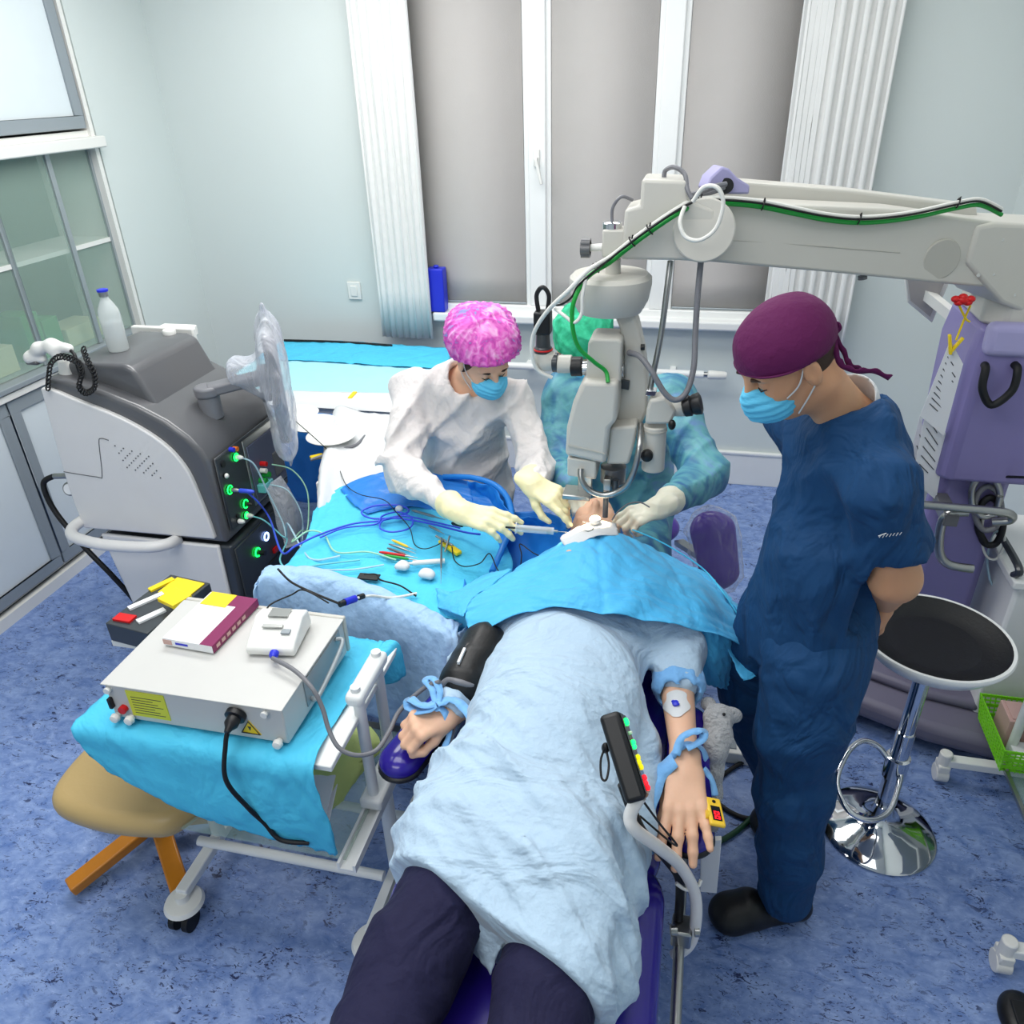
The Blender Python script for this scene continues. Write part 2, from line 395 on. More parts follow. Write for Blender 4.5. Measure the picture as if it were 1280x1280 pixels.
MM('drape blue', '#4fbdf4', .6, fold=.35, fscale=6, bump=.3, bscale=30, vary=.05, vscale=7, sheen=.1, alpha=.97); MM('drape turquoise', '#4cc4ea', .7, fold=.35, fscale=7, bump=.35, bscale=26, vary=.06, vscale=6); MM('drape pale', '#a8e2ee', .75, bump=.35, bscale=26, vary=.06); MM('drape deep', '#1b7ed6', .5, bump=.35, bscale=20, vary=.08, vscale=6, coat=.15)
MM('gown white', '#dcd7d5', .85, fold=.45, fscale=6, bump=.35, bscale=45, vary=.02, sheen=.2); MM('scrub blue', '#053e6c', .8, bump=.4, bscale=30, vary=.06, vscale=10, stretch=(1, 1, .6), fold=.75, fscale=8)
MM('navy cloth', '#141338', .85, fold=.6, fscale=6, bump=.35, bscale=45, vary=.08); MM('maroon cloth', '#580748', .8, bump=.25, bscale=60, vary=.06)
MM('skin', '#e2b598', .5, sub=.15, vary=.05, vscale=30, bump=.12, bscale=160, bdist=.003); MM('skin tan', '#cc9874', .5, sub=.15, vary=.05, vscale=30, bump=.12, bscale=160, bdist=.003)
MM('glove cream', '#efe6b8', .45, sub=.1, bump=.2, bscale=70, bdist=.004); MM('glove pale', '#e4e2cf', .45, sub=.1, bump=.2, bscale=70, bdist=.004)
MM('mask blue', '#5fc3ea', .75, bump=.3, bscale=50, stretch=(1, 1, 4)); MM('mask edge', '#d8ecf5', .8); MM('hair brown', '#3a271d', .7); MM('white cloth', '#d3d6d8', .85, bump=.2, bscale=25)
MM('plush grey', '#a8aaad', .95, bump=1, bscale=130, vary=.15, vscale=60, sheen=.6); MM('beech', '#c07818', .35, bump=.08, bscale=8, stretch=(1, 1, 12), vary=.15, vscale=10, coat=.2); MM('tan vinyl', '#b79d6a', .4, bump=.05, bscale=60)
MM('yellow', '#f2d21c', .45); MM('yellow plastic', '#f0c63c', .35); MM('label yellow', '#d6d83a', .5); MM('red', '#d01418', .4); MM('magenta box', '#7c1250', .45); MM('royal blue', '#2230c8', .35); MM('green plastic', '#7ed81e', .4); MM('green box', '#2f8f3f', .5); MM('cream box', '#cfd3ae', .5); MM('orange', '#e0731c', .4)
MM('paper', '#e9ebee', .8); MM('ink', '#3a3d45', .8); MM('lime paper', '#d2e08a', .7); MM('pink paper', '#c9a7a0', .7)
MM('led green', '#10ff50', emit=5); MM('led yellow', '#f2e414', emit=.8); MM('led red', '#ff1c28', emit=1.6); MM('led blue', '#9ab8ff', emit=5); MM('screen slate', '#5b6076', .25); MM('lamp glow', '#fff0d0', emit=6)
MM('blind cloth', '#b9b5b2', .8, bump=.1, bscale=200, stretch=(1, 1, 1)); MM('curtain white', '#e4e5e3', .75, bump=.1, bscale=80)
MM('glass green', '#b8d4c8', .05, alpha=.28); MM('glass clear', '#dfeef0', .03, alpha=.22); MM('bottle plastic', '#e6ecec', .15, alpha=.5); MM('liquid', '#dfe6e6', .1, alpha=.55)
M['film'] = film('clear film', '#dfe3ee', .72); M['film thin'] = film('thin film', '#e6e9f0', .93, .08)
# green surgical cap, printed pink cap, marbled gown
def two_tone(k, cols, scale, rough=.8, bump=.5, dist=0, bs=30, stops=None):
    m = mat(k, cols[0], rough, bump=bump, bscale=bs); nt = m.node_tree; L = nt.links.new; b = nt.nodes['Principled BSDF']
    tc = nt.nodes.new('ShaderNodeTexCoord'); n = nt.nodes.new('ShaderNodeTexNoise'); n.inputs['Scale'].default_value = scale; n.inputs['Detail'].default_value = 2; n.inputs['Distortion'].default_value = dist
    L(tc.outputs['Object'], n.inputs['Vector']); r = nt.nodes.new('ShaderNodeValToRGB'); e = r.color_ramp.elements
    stops = stops or [.3+.4*i/(len(cols)-1) for i in range(len(cols))]
    e[0].position = stops[0]; e[0].color = lin(cols[0]); e[1].position = stops[1]; e[1].color = lin(cols[1])
    for c, s in zip(cols[2:], stops[2:]): x = e.new(s); x.color = lin(c)
    L(n.outputs['Fac'], r.inputs[0]); L(r.outputs[0], b.inputs['Base Color']); M[k] = m; return m
two_tone('cap pink', ['#8c8cc6', '#c544ac', '#dc66c0', '#e48fd2', '#eab0dd'], 26, dist=1.2, stops=[.34, .40, .5, .6, .7])
two_tone('cap green', ['#1a9069', '#26ad80', '#3fc096'], 20, dist=1)
two_tone('gown teal', ['#2f6296', '#43809f', '#63a6ae', '#6f97c4'], 7, rough=.5, dist=1.5, bump=.9, bs=16)
# marbled blue floor
fm = mat('floor vinyl', '#5f80c4', .38, bump=.02, bscale=20); nt = fm.node_tree; L = nt.links.new; b = nt.nodes['Principled BSDF']
tc = nt.nodes.new('ShaderNodeTexCoord')
def nz(sc, det, dist, st, ramp, rot=.5):
    mp = nt.nodes.new('ShaderNodeMapping'); mp.inputs['Scale'].default_value = st; mp.inputs['Rotation'].default_value = (0, 0, rot); L(tc.outputs['Object'], mp.inputs['Vector'])
    n = nt.nodes.new('ShaderNodeTexNoise'); n.inputs['Scale'].default_value = sc; n.inputs['Detail'].default_value = det; n.inputs['Distortion'].default_value = dist; n.inputs['Roughness'].default_value = .65; L(mp.outputs[0], n.inputs['Vector'])
    r = nt.nodes.new('ShaderNodeValToRGB'); e = r.color_ramp.elements; e[0].position, e[1].position = ramp[0][0], ramp[1][0]; e[0].color = lin(ramp[0][1]) if isinstance(ramp[0][1], str) else (ramp[0][1],)*3+(1,); e[1].color = lin(ramp[1][1]) if isinstance(ramp[1][1], str) else (ramp[1][1],)*3+(1,)
    L(n.outputs['Fac'], r.inputs[0]); return r
base = nz(16, 6, .8, (1, 1.5, 1), [(.32, '#5a78b4'), (.68, '#8fa6d4')])
lite = nz(38, 3, 1.5, (1, 2.4, 1), [(.60, 0.), (.72, .7)], .35); dark = nz(17, 5, 1.8, (1, 2.0, 1), [(.595, 0.), (.625, 1.)], .2); d2 = nz(48, 3, 1.6, (1, 2, 1), [(.59, 0.), (.63, .95)], -.4); patch = nz(9, 2, 0, (1, 1, 1), [(.42, .12), (.58, 1.)])
m1 = nt.nodes.new('ShaderNodeMix'); m1.data_type = 'RGBA'; L(lite.outputs[0], m1.inputs['Factor']); L(base.outputs[0], m1.inputs['A']); m1.inputs['B'].default_value = lin('#a9bbe6')
mu = nt.nodes.new('ShaderNodeMath'); mu.operation = 'MAXIMUM'; L(dark.outputs[0], mu.inputs[0]); L(d2.outputs[0], mu.inputs[1])
mp_ = nt.nodes.new('ShaderNodeMath'); mp_.operation = 'MULTIPLY'; L(mu.outputs[0], mp_.inputs[0]); L(patch.outputs[0], mp_.inputs[1])
m2 = nt.nodes.new('ShaderNodeMix'); m2.data_type = 'RGBA'; L(mp_.outputs[0], m2.inputs['Factor']); L(m1.outputs['Result'], m2.inputs['A']); m2.inputs['B'].default_value = lin('#1d2a55')
L(m2.outputs['Result'], b.inputs['Base Color']); M['floor vinyl'] = fm
# ================================================================ room
XL, XR, YB, YF, ZC = -2.89, 1.39, 4.2, -1.6, 3.0
def struct(o): o['kind'] = 'structure'; return o
struct(MB().box((XL-.5, YF-.1, -.1), (XR+.1, YB+.3, 0)).build('floor', 'floor vinyl', origin=(0, 0, 0)))
struct(MB().box((XL-.5, YF-.1, ZC), (XR+.1, YB+.3, ZC+.1)).build('ceiling', 'ceiling paint'))
WX0, WX1, WZ0, WZ1 = -1.62, .56, .93, 2.75
wb = MB().box((XL-.1, YB, 0), (WX0, YB+.25, ZC)).box((WX1, YB, 0), (XR+.1, YB+.25, ZC)).box((WX0, YB, 0), (WX1, YB+.25, WZ0)).box((WX0, YB, WZ1), (WX1, YB+.25, ZC)).box((WX0, YB+.2, WZ0), (WX1, YB+.25, WZ1))
struct(wb.build('wall_back', 'wall paint'))
struct(MB().box((XL-.1, 3.62, 0), (XL, YB, ZC)).box((XL-.5, YF, 0), (XL-.42, 3.62, ZC)).build('wall_left', 'wall paint'))
struct(MB().box((XR, YF, 0), (XR+.1, YB, ZC)).build('wall_right', 'wall paint'))
struct(MB().box((XL-.5, YF-.1, 0), (XR+.1, YF, ZC)).build('wall_front', 'wall paint'))
struct(MB().box((XL, YB-.02, 0), (XR, YB, .205)).box((XL, YB-.026, .19), (XR, YB, .205)).build('baseboard_back', 'white enamel', bevel=.003))
struct(MB().box((XR-.02, YF, 0), (XR, YB-.026, .2)).build('baseboard_right', 'white enamel', bevel=.003))
struct(MB().box((XL, 3.62, 0), (XL+.02, YB-.026, .2)).build('baseboard_left', 'white enamel', bevel=.003))
# window: frame with mullions, sashes, panes behind and three roller blinds
wf = thing('window_1', (-.53, YB, WZ0), None, None); wf['kind'] = 'structure'
fr = MB()
y0, y1 = YB-.03, YB+.06
for a, c in ((WX0, -1.5), (-.90, -.76), (-.26, -.12), (.35, WX1)): fr.box((a, y0+.02, WZ0+.03), (c, y1, WZ1-.02))
fr.box((WX0, y0-.002, WZ0+.02), (WX1, y1, 1.0)).box((WX0, y0+.02, WZ1-.06), (WX1, y1, WZ1))
for a, c in ((-1.5, -.90), (-.76, -.26), (-.12, .35)):
    for u, v in ((a, a+.035), (c-.035, c)): fr.box((u, YB+.005, 1.0), (v, YB+.075, WZ1-.06))
    fr.box((a, YB+.005, 1.0), (c, YB+.075, 1.035))
fr.box((-.875, y0, 1.0), (-.785, y0+.03, WZ1-.06)).box((-.235, y0, 1.0), (-.145, y0+.03, WZ1-.06))
fr.build('window_frame', 'white frame', wf, bevel=.006)
MB().box((WX0, YB+.10, WZ0), (WX1, YB+.11, WZ1)).build('window_pane', 'glass clear', wf)
h = MB().box((-.845, y0-.012, 1.70), (-.815, y0, 1.78)).box((-.838, y0-.035, 1.725), (-.822, y0-.01, 1.745)).bar((-.83, y0-.035, 1.74), (-.80, y0-.035, 1.62), .018, .014)
h.build('window_handle', 'white plastic', wf, bevel=.003)
struct(MB().box((-1.42, YB-.10, .915), (.35, YB+.02, .965)).build('trim_1', 'white enamel', bevel=.012, seg=3)) ['label'] = 'white window sill with rounded edge'
for i, (a, c) in enumerate(((-1.498, -.902), (-.758, -.262), (-.118, .348))):
    t = MB(); n = 12; vs = []
    for k in range(n+1):
        z = 1.012+(2.62-1.012)*k/n
        vs += [(a, YB-.004+.001*math.sin(k*1.3+i), z), (c, YB-.004+.001*math.sin(k*1.3+i+1), z)]
    t.add(vs, [(2*k, 2*k+1, 2*k+3, 2*k+2) for k in range(n)])
    root = thing('roller_blind', ((a+c)/2, YB-.004, 1.0), ('grey roller blind lowered over the window pane beside the left bunched curtain', 'grey roller blind lowered over the middle window pane', 'grey roller blind over the window pane beside the right bunched curtain')[i], 'blind', 'roller blinds in the window')
    t.build('blind_cloth', 'blind cloth', root, solid=.002, smooth=180)
    MB().box((a, YB-.009, 1.002), (c, YB+.003, 1.013)).build('bottom_bar', 'grey aluminium', root, bevel=.003)
    MB().cyl((a, YB+.02, 2.65), (c, YB+.02, 2.65), .025).build('roller', 'white plastic', root)
def pleats(x0, x1, y, z0, z1, n, name, label, flat=0):
    b = MB(); vs = []; N = n*10
    for k in range(N+1):
        u = k/N; x = x0+(x1-x0)*u
        if flat and u < flat: dy = 0; 
        else: dy = .014*math.sin((u-flat)*n*2*PI)*(1 if True else 0)
        ph = .007*math.sin(u*n*4*PI)
        for j in range(9): 
            z = z0+(z1-z0)*j/8; vs.append((x+ph, y+dy+.004*math.sin(j*1.1+k*.2), z))
    b.add(vs, [(k*9+j, (k+1)*9+j, (k+1)*9+j+1, k*9+j+1) for k in range(N) for j in range(8)])
    o = b.build(name, 'curtain white', smooth=180, solid=.003); return tag(o, label, 'curtain')
pleats(-1.725, -1.42, YB-.11, .82, 2.9, 8, 'curtain', 'white pleated curtain bunched at the left of the window, above the draped side table')
pleats(.36, .745, YB-.11, .80, 2.9, 8, 'curtain', 'white pleated curtain bunched at the right of the window, behind the microscope arm', flat=.28)
tag(MB().box((-1.44, YB-.095, .966), (-1.345, YB-.02, 1.20)).cyl((-1.39, YB-.06, 1.20), (-1.39, YB-.06, 1.215), .015).build('canister', 'royal blue', bevel=.02, seg=3), 'blue plastic canister standing on the window sill by the left curtain', 'canister')
tag(MB().box((-1.95, YB-.012, 1.0), (-1.87, YB, 1.1)).box((-1.93, YB-.018, 1.02), (-1.89, YB-.01, 1.08)).build('light_switch', 'white plastic', bevel=.004), 'small white switch plate on the wall left of the left curtain', 'switch')
# heating pipe under the sill
hp = thing('heating_pipe', (-.4, YB-.07, .67), 'white heating pipe under the window sill ending in a valve', 'pipe')
MB().cyl((-1.2, YB-.07, .67), (.08, YB-.07, .67), .02).box((-.9, YB-.07, .655), (-.87, YB, .685)).box((-.1, YB-.07, .655), (-.07, YB, .685)).build('pipe', 'white enamel', hp)
MB().cyl((.08, YB-.07, .67), (.105, YB-.07, .67), .014).build('valve_stem', 'steel', hp)
MB().lathe((.10, YB-.07, .67), [(.016, 0), (.024, .005), (.024, .02), (.021, .09), (.016, .1)], axis=(1, 0, 0)).build('valve_knob', 'white plastic', hp)
# built-in cabinet on the left wall
cb = thing('wall_cabinet', (XL-.2, 2.4, 0), 'white built-in wall cabinet with green glass sliding doors and grey rails', 'cabinet')
y0, y1 = .9, 3.6
c = MB().box((XL-.36, y0, 0), (XL-.34, y1, 2.9)).box((XL-.34, y1-.025, 0), (XL+.008, y1, 2.9)).box((XL-.34, y0, 0), (XL, y0+.025, 2.9))
c.box((XL-.34, y0, 1.90), (XL-.01, y1-.025, 1.93)).box((XL-.34, y0, .06), (XL-.03, y1-.025, .08)).box((XL-.34, y0, 2.88), (XL, y1-.025, 2.9))
c.build('body', 'white plastic', cb)
MB().box((XL-.02, y0, 1.855), (XL+.055, y1+.01, 1.905)).build('cornice', 'white plastic', cb, bevel=.006)
MB().box((XL-.33, y0, 1.425), (XL-.03, y1-.026, 1.445)).build('shelf', 'white plastic', cb)
MB().box((XL-.34, y0, .96), (XL+.03, y1-.026, .985)).build('worktop', 'grey trim', cb, bevel=.004)
MB().box((XL-.01, y0, .925), (XL+.02, y1-.026, .955)).build('edge_strip', 'white plastic', cb, bevel=.003)
ys = [.95, 1.86, 2.22, 2.57, 2.92, 3.27, 3.575]
for i in range(6):
    xo = XL-.012-(.022 if i % 2 else 0)
    d = MB().box((xo-.004, ys[i], .99), (xo, ys[i+1]+.012, 1.86)).build('glass_door', 'glass green', cb)
    MB().box((xo-.008, ys[i+1]-.014, .987), (xo+.008, ys[i+1]+.014, 1.862)).build('door_edge', 'grey aluminium', d, bevel=.002)
for k, (z0, z1, mm) in enumerate(((1.94, 2.88, 'upper_door'), (.09, .92, 'lower_door'))):
    for a, e in ((y0+.03, 1.7), (1.71, 2.6), (2.61, 3.56)):
        d = MB().box((XL-.025, a+.05, z0+.05), (XL-.005, e-.05, z1-.05)).build(mm, 'pale panel', cb)
        q = MB().box((XL-.02, a, z0), (XL+.006, e, z0+.055)).box((XL-.02, a, z1-.055), (XL+.006, e, z1)).box((XL-.02, a, z0+.055), (XL+.006, a+.055, z1-.055)).box((XL-.02, e-.055, z0+.055), (XL+.006, e, z1-.055))
        q.build('door_frame', 'grey trim', d, bevel=.003)
MB().box((XL-.03, y0, 0), (XL+.01, y1-.026, .055)).build('plinth', 'white plastic', cb)
for (a, e, z, hh, mm, nm) in ((2.93, 3.03, .986, .22, 'green box', 'tall green medicine box behind the cabinet glass'), (3.04, 3.14, .986, .17, 'green box', 'short green medicine box behind the cabinet glass'), (3.17, 3.42, .986, .09, 'cream box', 'low cream carton behind the cabinet glass near the corner'), (2.66, 2.84, .986, .12, 'cream box', 'low cream carton behind the cabinet glass left of the green boxes')):
    tag(MB().box((XL-.26, a, z), (XL-.1, e, z+hh)).build('medicine_box', mm, bevel=.002), nm, 'box', 'boxes in the wall cabinet')
# ---------------------------------------------------------------- light of the room
def area(name, loc, size, power, col=(1, .985, .96), rot=(0, 0, 0), shape='RECTANGLE'):
    l = bpy.data.lights.new(name, 'AREA'); l.shape = shape; l.size = size[0]; l.size_y = size[1]; l.energy = power; l.color = col
    o = bpy.data.objects.new(name, l); COL.objects.link(o); o.location = loc; o.rotation_euler = rot; return o
area('ceiling_and_fill_light', (-1.5, 3.0, 2.95), (1.6, .9), 38); area('ceiling_and_fill_light', (.1, 3.0, 2.95), (1.6, .9), 19)
area('ceiling_and_fill_light', (-1.3, 1.2, 2.95), (1.6, .9), 27); area('ceiling_and_fill_light', (.1, 1.2, 2.95), (1.6, .9), 10); area('ceiling_and_fill_light', (-1.1, -.8, 2.95), (1.6, .9), 26)  # last one, behind the camera, is an added fill brightening camera-facing sides
w = bpy.data.worlds.new('world'); SC.world = w; w.use_nodes = True; w.node_tree.nodes['Background'].inputs[0].default_value = (.8, .9, 1, 1); w.node_tree.nodes['Background'].inputs[1].default_value = .3
SC.view_settings.view_transform = 'Standard'; SC.view_settings.look = 'None'; SC.view_settings.exposure = .08; SC.view_settings.gamma = 1
def ring(b, c, n, R, r, k=24):
    n = Vector(n).normalized(); u = n.orthogonal().normalized(); w = n.cross(u); c = Vector(c)
    return b.tube([c+(u*math.cos(2*PI*i/k)+w*math.sin(2*PI*i/k))*R for i in range(k)], r, 8, 1, True)
def cable(name, pts, r, m, label, cat='cable', group=None, n=8):
    o = MB().tube(pts, r, n, 10).build(name, m, smooth=80); return tag(o, label, cat, group)
# ================================================================ phaco console
ph = thing('eye_surgery_console', (-1.92, 2.43, 0), 'large white and dark grey eye surgery console on the left with lit green ports', 'medical console')
def side(y, y2, pts): return [(x, y, z) for x, z in pts]
Y0, Y1 = 2.17, 2.68
top = [(-2.2, 1.225), (-2.12, 1.215), (-2.0, 1.185), (-1.86, 1.135), (-1.76, 1.085), (-1.69, 1.03), (-1.65, .98), (-1.632, .93), (-1.628, .60)]
core = [(-2.22, .60), (-2.235, .8), (-2.215, 1.14)]+top
b = MB().prism([(x, Y0+.004, z) for x, z in core], (0, Y1-Y0-.008, 0))
b.build('upper_housing', 'machine grey', ph, bevel=.018, seg=4)
wh = [(-2.238, .615), (-2.245, .8), (-2.222, 1.13), (-2.205, 1.19), (-2.08, 1.15), (-1.95, 1.105), (-1.84, 1.05), (-1.76, .985), (-1.71, .90), (-1.69, .80), (-1.675, .70), (-1.668, .625)]
wh = [(p.x, p.z) for p in crv([(x, 0, z) for x, z in wh], 4)]
b = MB().prism([(x, Y0-.012, z) for x, z in wh], (0, .03, 0)); sp = b.build('side_panel', 'machine white', ph, bevel=.012, seg=3)
MB().prism([(x, Y1-.018, z) for x, z in wh], (0, .03, 0)).build('side_panel', 'machine white', ph, bevel=.012, seg=3)
g = MB()
for i in range(7):
    for j in range(9):
        x = -1.98+j*.016+i*.004; z = .985-i*.014-j*.004
        if (i+j) % 2 == 0 and z < 1.06: g.cyl((x, Y0-.0125, z), (x, Y0-.014, z), .0028, n=6)
g.build('speaker_holes', 'machine grey', sp)
sm = [(-2.24, .86), (-2.10, .85), (-2.075, .86), (-2.045, .99), (-2.03, 1.01), (-2.0, 1.005)]
MB().tube([(x, Y0-.0125, z) for x, z in sm], .0016, 6, 4).build('seam', 'machine grey', sp)
lo = [(-2.17, .585), (-2.13, .3), (-2.10, .06), (-1.64, .06), (-1.625, .3), (-1.622, .585)]
MB().prism([(x, Y0+.01, z) for x, z in lo], (0, Y1-Y0-.02, 0)).build('lower_housing', 'machine dark', ph, bevel=.012, seg=3)
ls = [(-2.18, .59), (-2.14, .3), (-2.11, .07), (-1.70, .07), (-1.672, .3), (-1.668, .59)]
MB().prism([(x, Y0-.004, z) for x, z in ls], (0, .02, 0)).build('lower_side_panel', 'machine white', ph, bevel=.008)
MB().prism([(x, Y1-.016, z) for x, z in ls], (0, .02, 0)).build('lower_side_panel', 'machine white', ph, bevel=.008)
# dome on top
dm = [(-2.17, 1.10), (-2.165, 1.24), (-2.14, 1.262), (-1.92, 1.262), (-1.885, 1.245), (-1.80, 1.05)]
MB().prism([(x, 2.235, z) for x, z in dm], (0, .40, 0)).build('top_cover', 'machine grey', ph, bevel=.026, seg=5)
MB().box((-2.20, 2.66, 1.20), (-1.92, 2.685, 1.268)).box((-2.10, 2.68, 1.22), (-1.95, 2.74, 1.262)).build('rear_tray', 'white plastic', ph, bevel=.006)
# push handle
MB().tube([(-1.84, Y0, .60), (-1.84, Y0-.06, .615), (-1.90, Y0-.10, .62), (-2.06, Y0-.12, .625), (-2.20, Y0-.10, .63), (-2.25, Y0-.05, .635), (-2.24, Y0+.02, .64), (-2.17, Y0+.05, .64)], .022, 14, 8).build('push_handle', 'machine white', ph)
# front connector panel (faces the table)
XF = -1.628
fp = MB().prism([(XF, 2.20, .64), (XF, 2.65, .64), (XF, 2.65, .94), (XF, 2.20, .94)], (.012, 0, 0)).build('connector_panel', 'machine dark', ph, bevel=.006)
MB().prism([(XF+.012, 2.375, .655), (XF+.012, 2.64, .655), (XF+.012, 2.64, .93), (XF+.012, 2.375, .93)], (.004, 0, 0)).build('cassette_bay', 'steel', fp, bevel=.002)
MB().prism([(XF+.016, 2.39, .665), (XF+.016, 2.63, .665), (XF+.016, 2.63, .90), (XF+.016, 2.39, .90)], (.004, 0, 0)).build('bay_door', 'screen slate', fp, bevel=.002)
MB().box((XF+.016, 2.55, .70), (XF+.024, 2.62, .80)).build('bay_door', 'machine grey', fp, bevel=.002)
def port(y, z, r=.015, led='led green', plug=None, L=.03):
    q = MB().cyl((XF+.01, y, z), (XF+.017, y, z), r, n=20).build('port', 'black plastic', fp)
    if led: ring(MB(), (XF+.018, y, z), (1, 0, 0), r, .0022).build('port_ring', led, q)
    if plug: MB().lathe((XF+.016, y, z), [(.008, 0), (.010, .004), (.009, L*.6), (.005, L)], 16, (1, 0, 0)).build('plug', plug, q)
port(2.315, .895, .014, 'led green', 'white plastic'); port(2.235, .80, .016, 'led green', 'steel', .045); port(2.31, .70, .016, 'led green', 'black plastic'); port(2.30, .655, .012, 'led green', 'white plastic')
port(2.235, .905, .013, None); port(2.23, .86, .009, None, 'white plastic', .012); port(2.25, .68, .009, None); port(2.245, .66, .008, None, 'white plastic', .025)
MB().cyl((XF+.012, 2.295, .935), (XF+.03, 2.295, .935), .009).build('purple_plug', 'royal blue', fp); MB().cyl((XF+.012, 2.318, .928), (XF+.03, 2.318, .928), .009).build('orange_plug', 'orange', fp)
MB().cyl((XF+.02, 2.46, .80), (XF+.045, 2.46, .80), .01).build('red_luer_cap', 'red', fp); MB().cyl((XF+.02, 2.45, .775), (XF+.045, 2.45, .775), .01).build('white_luer_cap', 'white plastic', fp)
MB().cyl((XF+.02, 2.43, .74), (XF+.05, 2.43, .74), .012).cyl((XF+.02, 2.46, .75), (XF+.05, 2.46, .755), .011).build('green_luer_cap', 'led green' if False else 'green cable', fp)
MB().box((XF+.02, 2.40, .70), (XF+.055, 2.47, .735)).build('stopcock', 'teal tubing', fp, bevel=.004)
lp = MB().prism([(XF+.003, 2.195, .09), (XF+.003, 2.655, .09), (XF+.003, 2.655, .565), (XF+.003, 2.195, .565)], (.008, 0, 0)).build('power_panel', 'machine dark', ph, bevel=.004)
q = MB().cyl((XF+.01, 2.40, .50), (XF+.016, 2.40, .50), .014).build('power_button', 'machine dark', lp); ring(MB(), (XF+.017, 2.40, .50), (1, 0, 0), .016, .0032).build('button_ring', 'led blue', q)
q = MB().cyl((XF+.01, 2.32, .475), (XF+.05, 2.32, .475), .011).build('foot_switch_port', 'black plastic', lp); ring(MB(), (XF+.017, 2.32, .475), (1, 0, 0), .017, .003).build('port_ring', 'led green', q)
MB().box((XF+.01, 2.43, .40), (XF+.02, 2.46, .42)).build('red_switch', 'red', lp)
MB().box((XF+.01, 2.38, .33), (XF+.016, 2.48, .38)).build('socket', 'black plastic', lp, bevel=.002)
for sx in (-2.05, -1.70):
    for sy in (2.24, 2.61):
        k = MB().cyl((sx, sy-.02, .045), (sx, sy+.02, .045), .045, n=20).build('caster', 'machine grey', ph, bevel=.004)
        MB().box((sx-.02, sy-.025, .05), (sx+.02, sy+.025, .075)).build('caster_fork', 'machine dark', k)
# swivel arm and bagged monitor
a0 = Vector((-1.715, 2.38, 1.07))
MB().cyl(a0-Vector((0, 0, .05)), a0+Vector((0, 0, .04)), .04).build('pivot', 'arm grey', ph, bevel=.004)
MB().cyl(a0+Vector((0, 0, .035)), a0+Vector((0, 0, .075)), .046).bar(a0+Vector((0, 0, .056)), (-1.58, 2.47, 1.145), .07, .04).cyl((-1.58, 2.47, 1.12), (-1.58, 2.47, 1.165), .035).bar((-1.58, 2.47, 1.14), (-1.53, 2.50, 1.17), .05, .04).build('swivel_arm', 'arm grey', ph, bevel=.01, seg=3)
MR = frame((.50, -.87, 0), (.87, .50, 0))   # local x across the screen, local y its facing direction
mc = Vector((-1.50, 2.50, 1.13)); T = Matrix.Translation(mc) @ MR.to_4x4() @ Matrix.Rotation(math.radians(-3), 4, 'Y')
mo = thing('bagged_monitor', (mc.x, mc.y, mc.z-.25), 'flat console monitor on a swivel arm wrapped in a clear plastic bag', 'monitor')
MB(T).box((-.14, -.022, -.20), (.14, .022, .20)).build('monitor_case', 'machine grey', mo, bevel=.012, seg=3)
MB(T).box((-.125, .0225, -.185), (.125, .025, .185)).build('screen', 'screen slate', mo)
MB(T).box((-.05, -.06, -.06), (.05, -.02, .06)).build('mount', 'arm grey', mo, bevel=.008)
bg = Blob(); nf = noise3(17, .011, 5, (1, 1, .45), n=6)
X_ = MR @ Vector((1, 0, 0)); N_ = MR @ Vector((0, 1, 0))
bg.cone(mc+X_*-.10+Vector((0, 0, .16)), mc+X_*.09+Vector((0, 0, .15)), .075, n=N_, f=.6, k=.06).cone(mc+X_*-.10+Vector((0, 0, -.15)), mc+X_*.11+Vector((0, 0, -.2)), .075, n=N_, f=.65, k=.1).cone(mc+X_*-.1, mc+X_*.1, .12, n=N_, f=.42, k=.1)
bg.cone(mc+X_*-.02+Vector((0, 0, .2)), mc+X_*.06+Vector((0, 0, .30)), .05, .015, n=N_, f=.5, k=.06)
bg.cone(mc-N_*.04+Vector((0, 0, .03)), mc-N_*.10+Vector((-.02, 0, .05)), .08, .06, k=.05).cone(mc+X_*.05+Vector((0, 0, -.2)), mc+X_*.02+Vector((0, 0, -.33)), .07, .02, k=.06, n=N_, f=.5)
b = MB(); bg.mesh(b, .009, fn=nf); b.build('plastic_bag', 'film', mo, smooth=180)
# drip pouch hanging in front of the panel
dp = thing('drainage_pouch', (-1.50, 2.40, .52), 'clear drainage pouch hanging from the console ports among the tubing', 'pouch')
sheet('film_front', [[(-1.585, 2.42, .72), (-1.56, 2.50, .73)], [(-1.55, 2.385, .64), (-1.53, 2.50, .66)], [(-1.55, 2.39, .55), (-1.49, 2.49, .56)], [(-1.53, 2.40, .47), (-1.50, 2.44, .47)]], 'film', dp, 16, 16, .002, .004)
MB().bar((-1.535, 2.40, .47), (-1.50, 2.445, .47), .012, .03).build('spout', 'white plastic', dp)
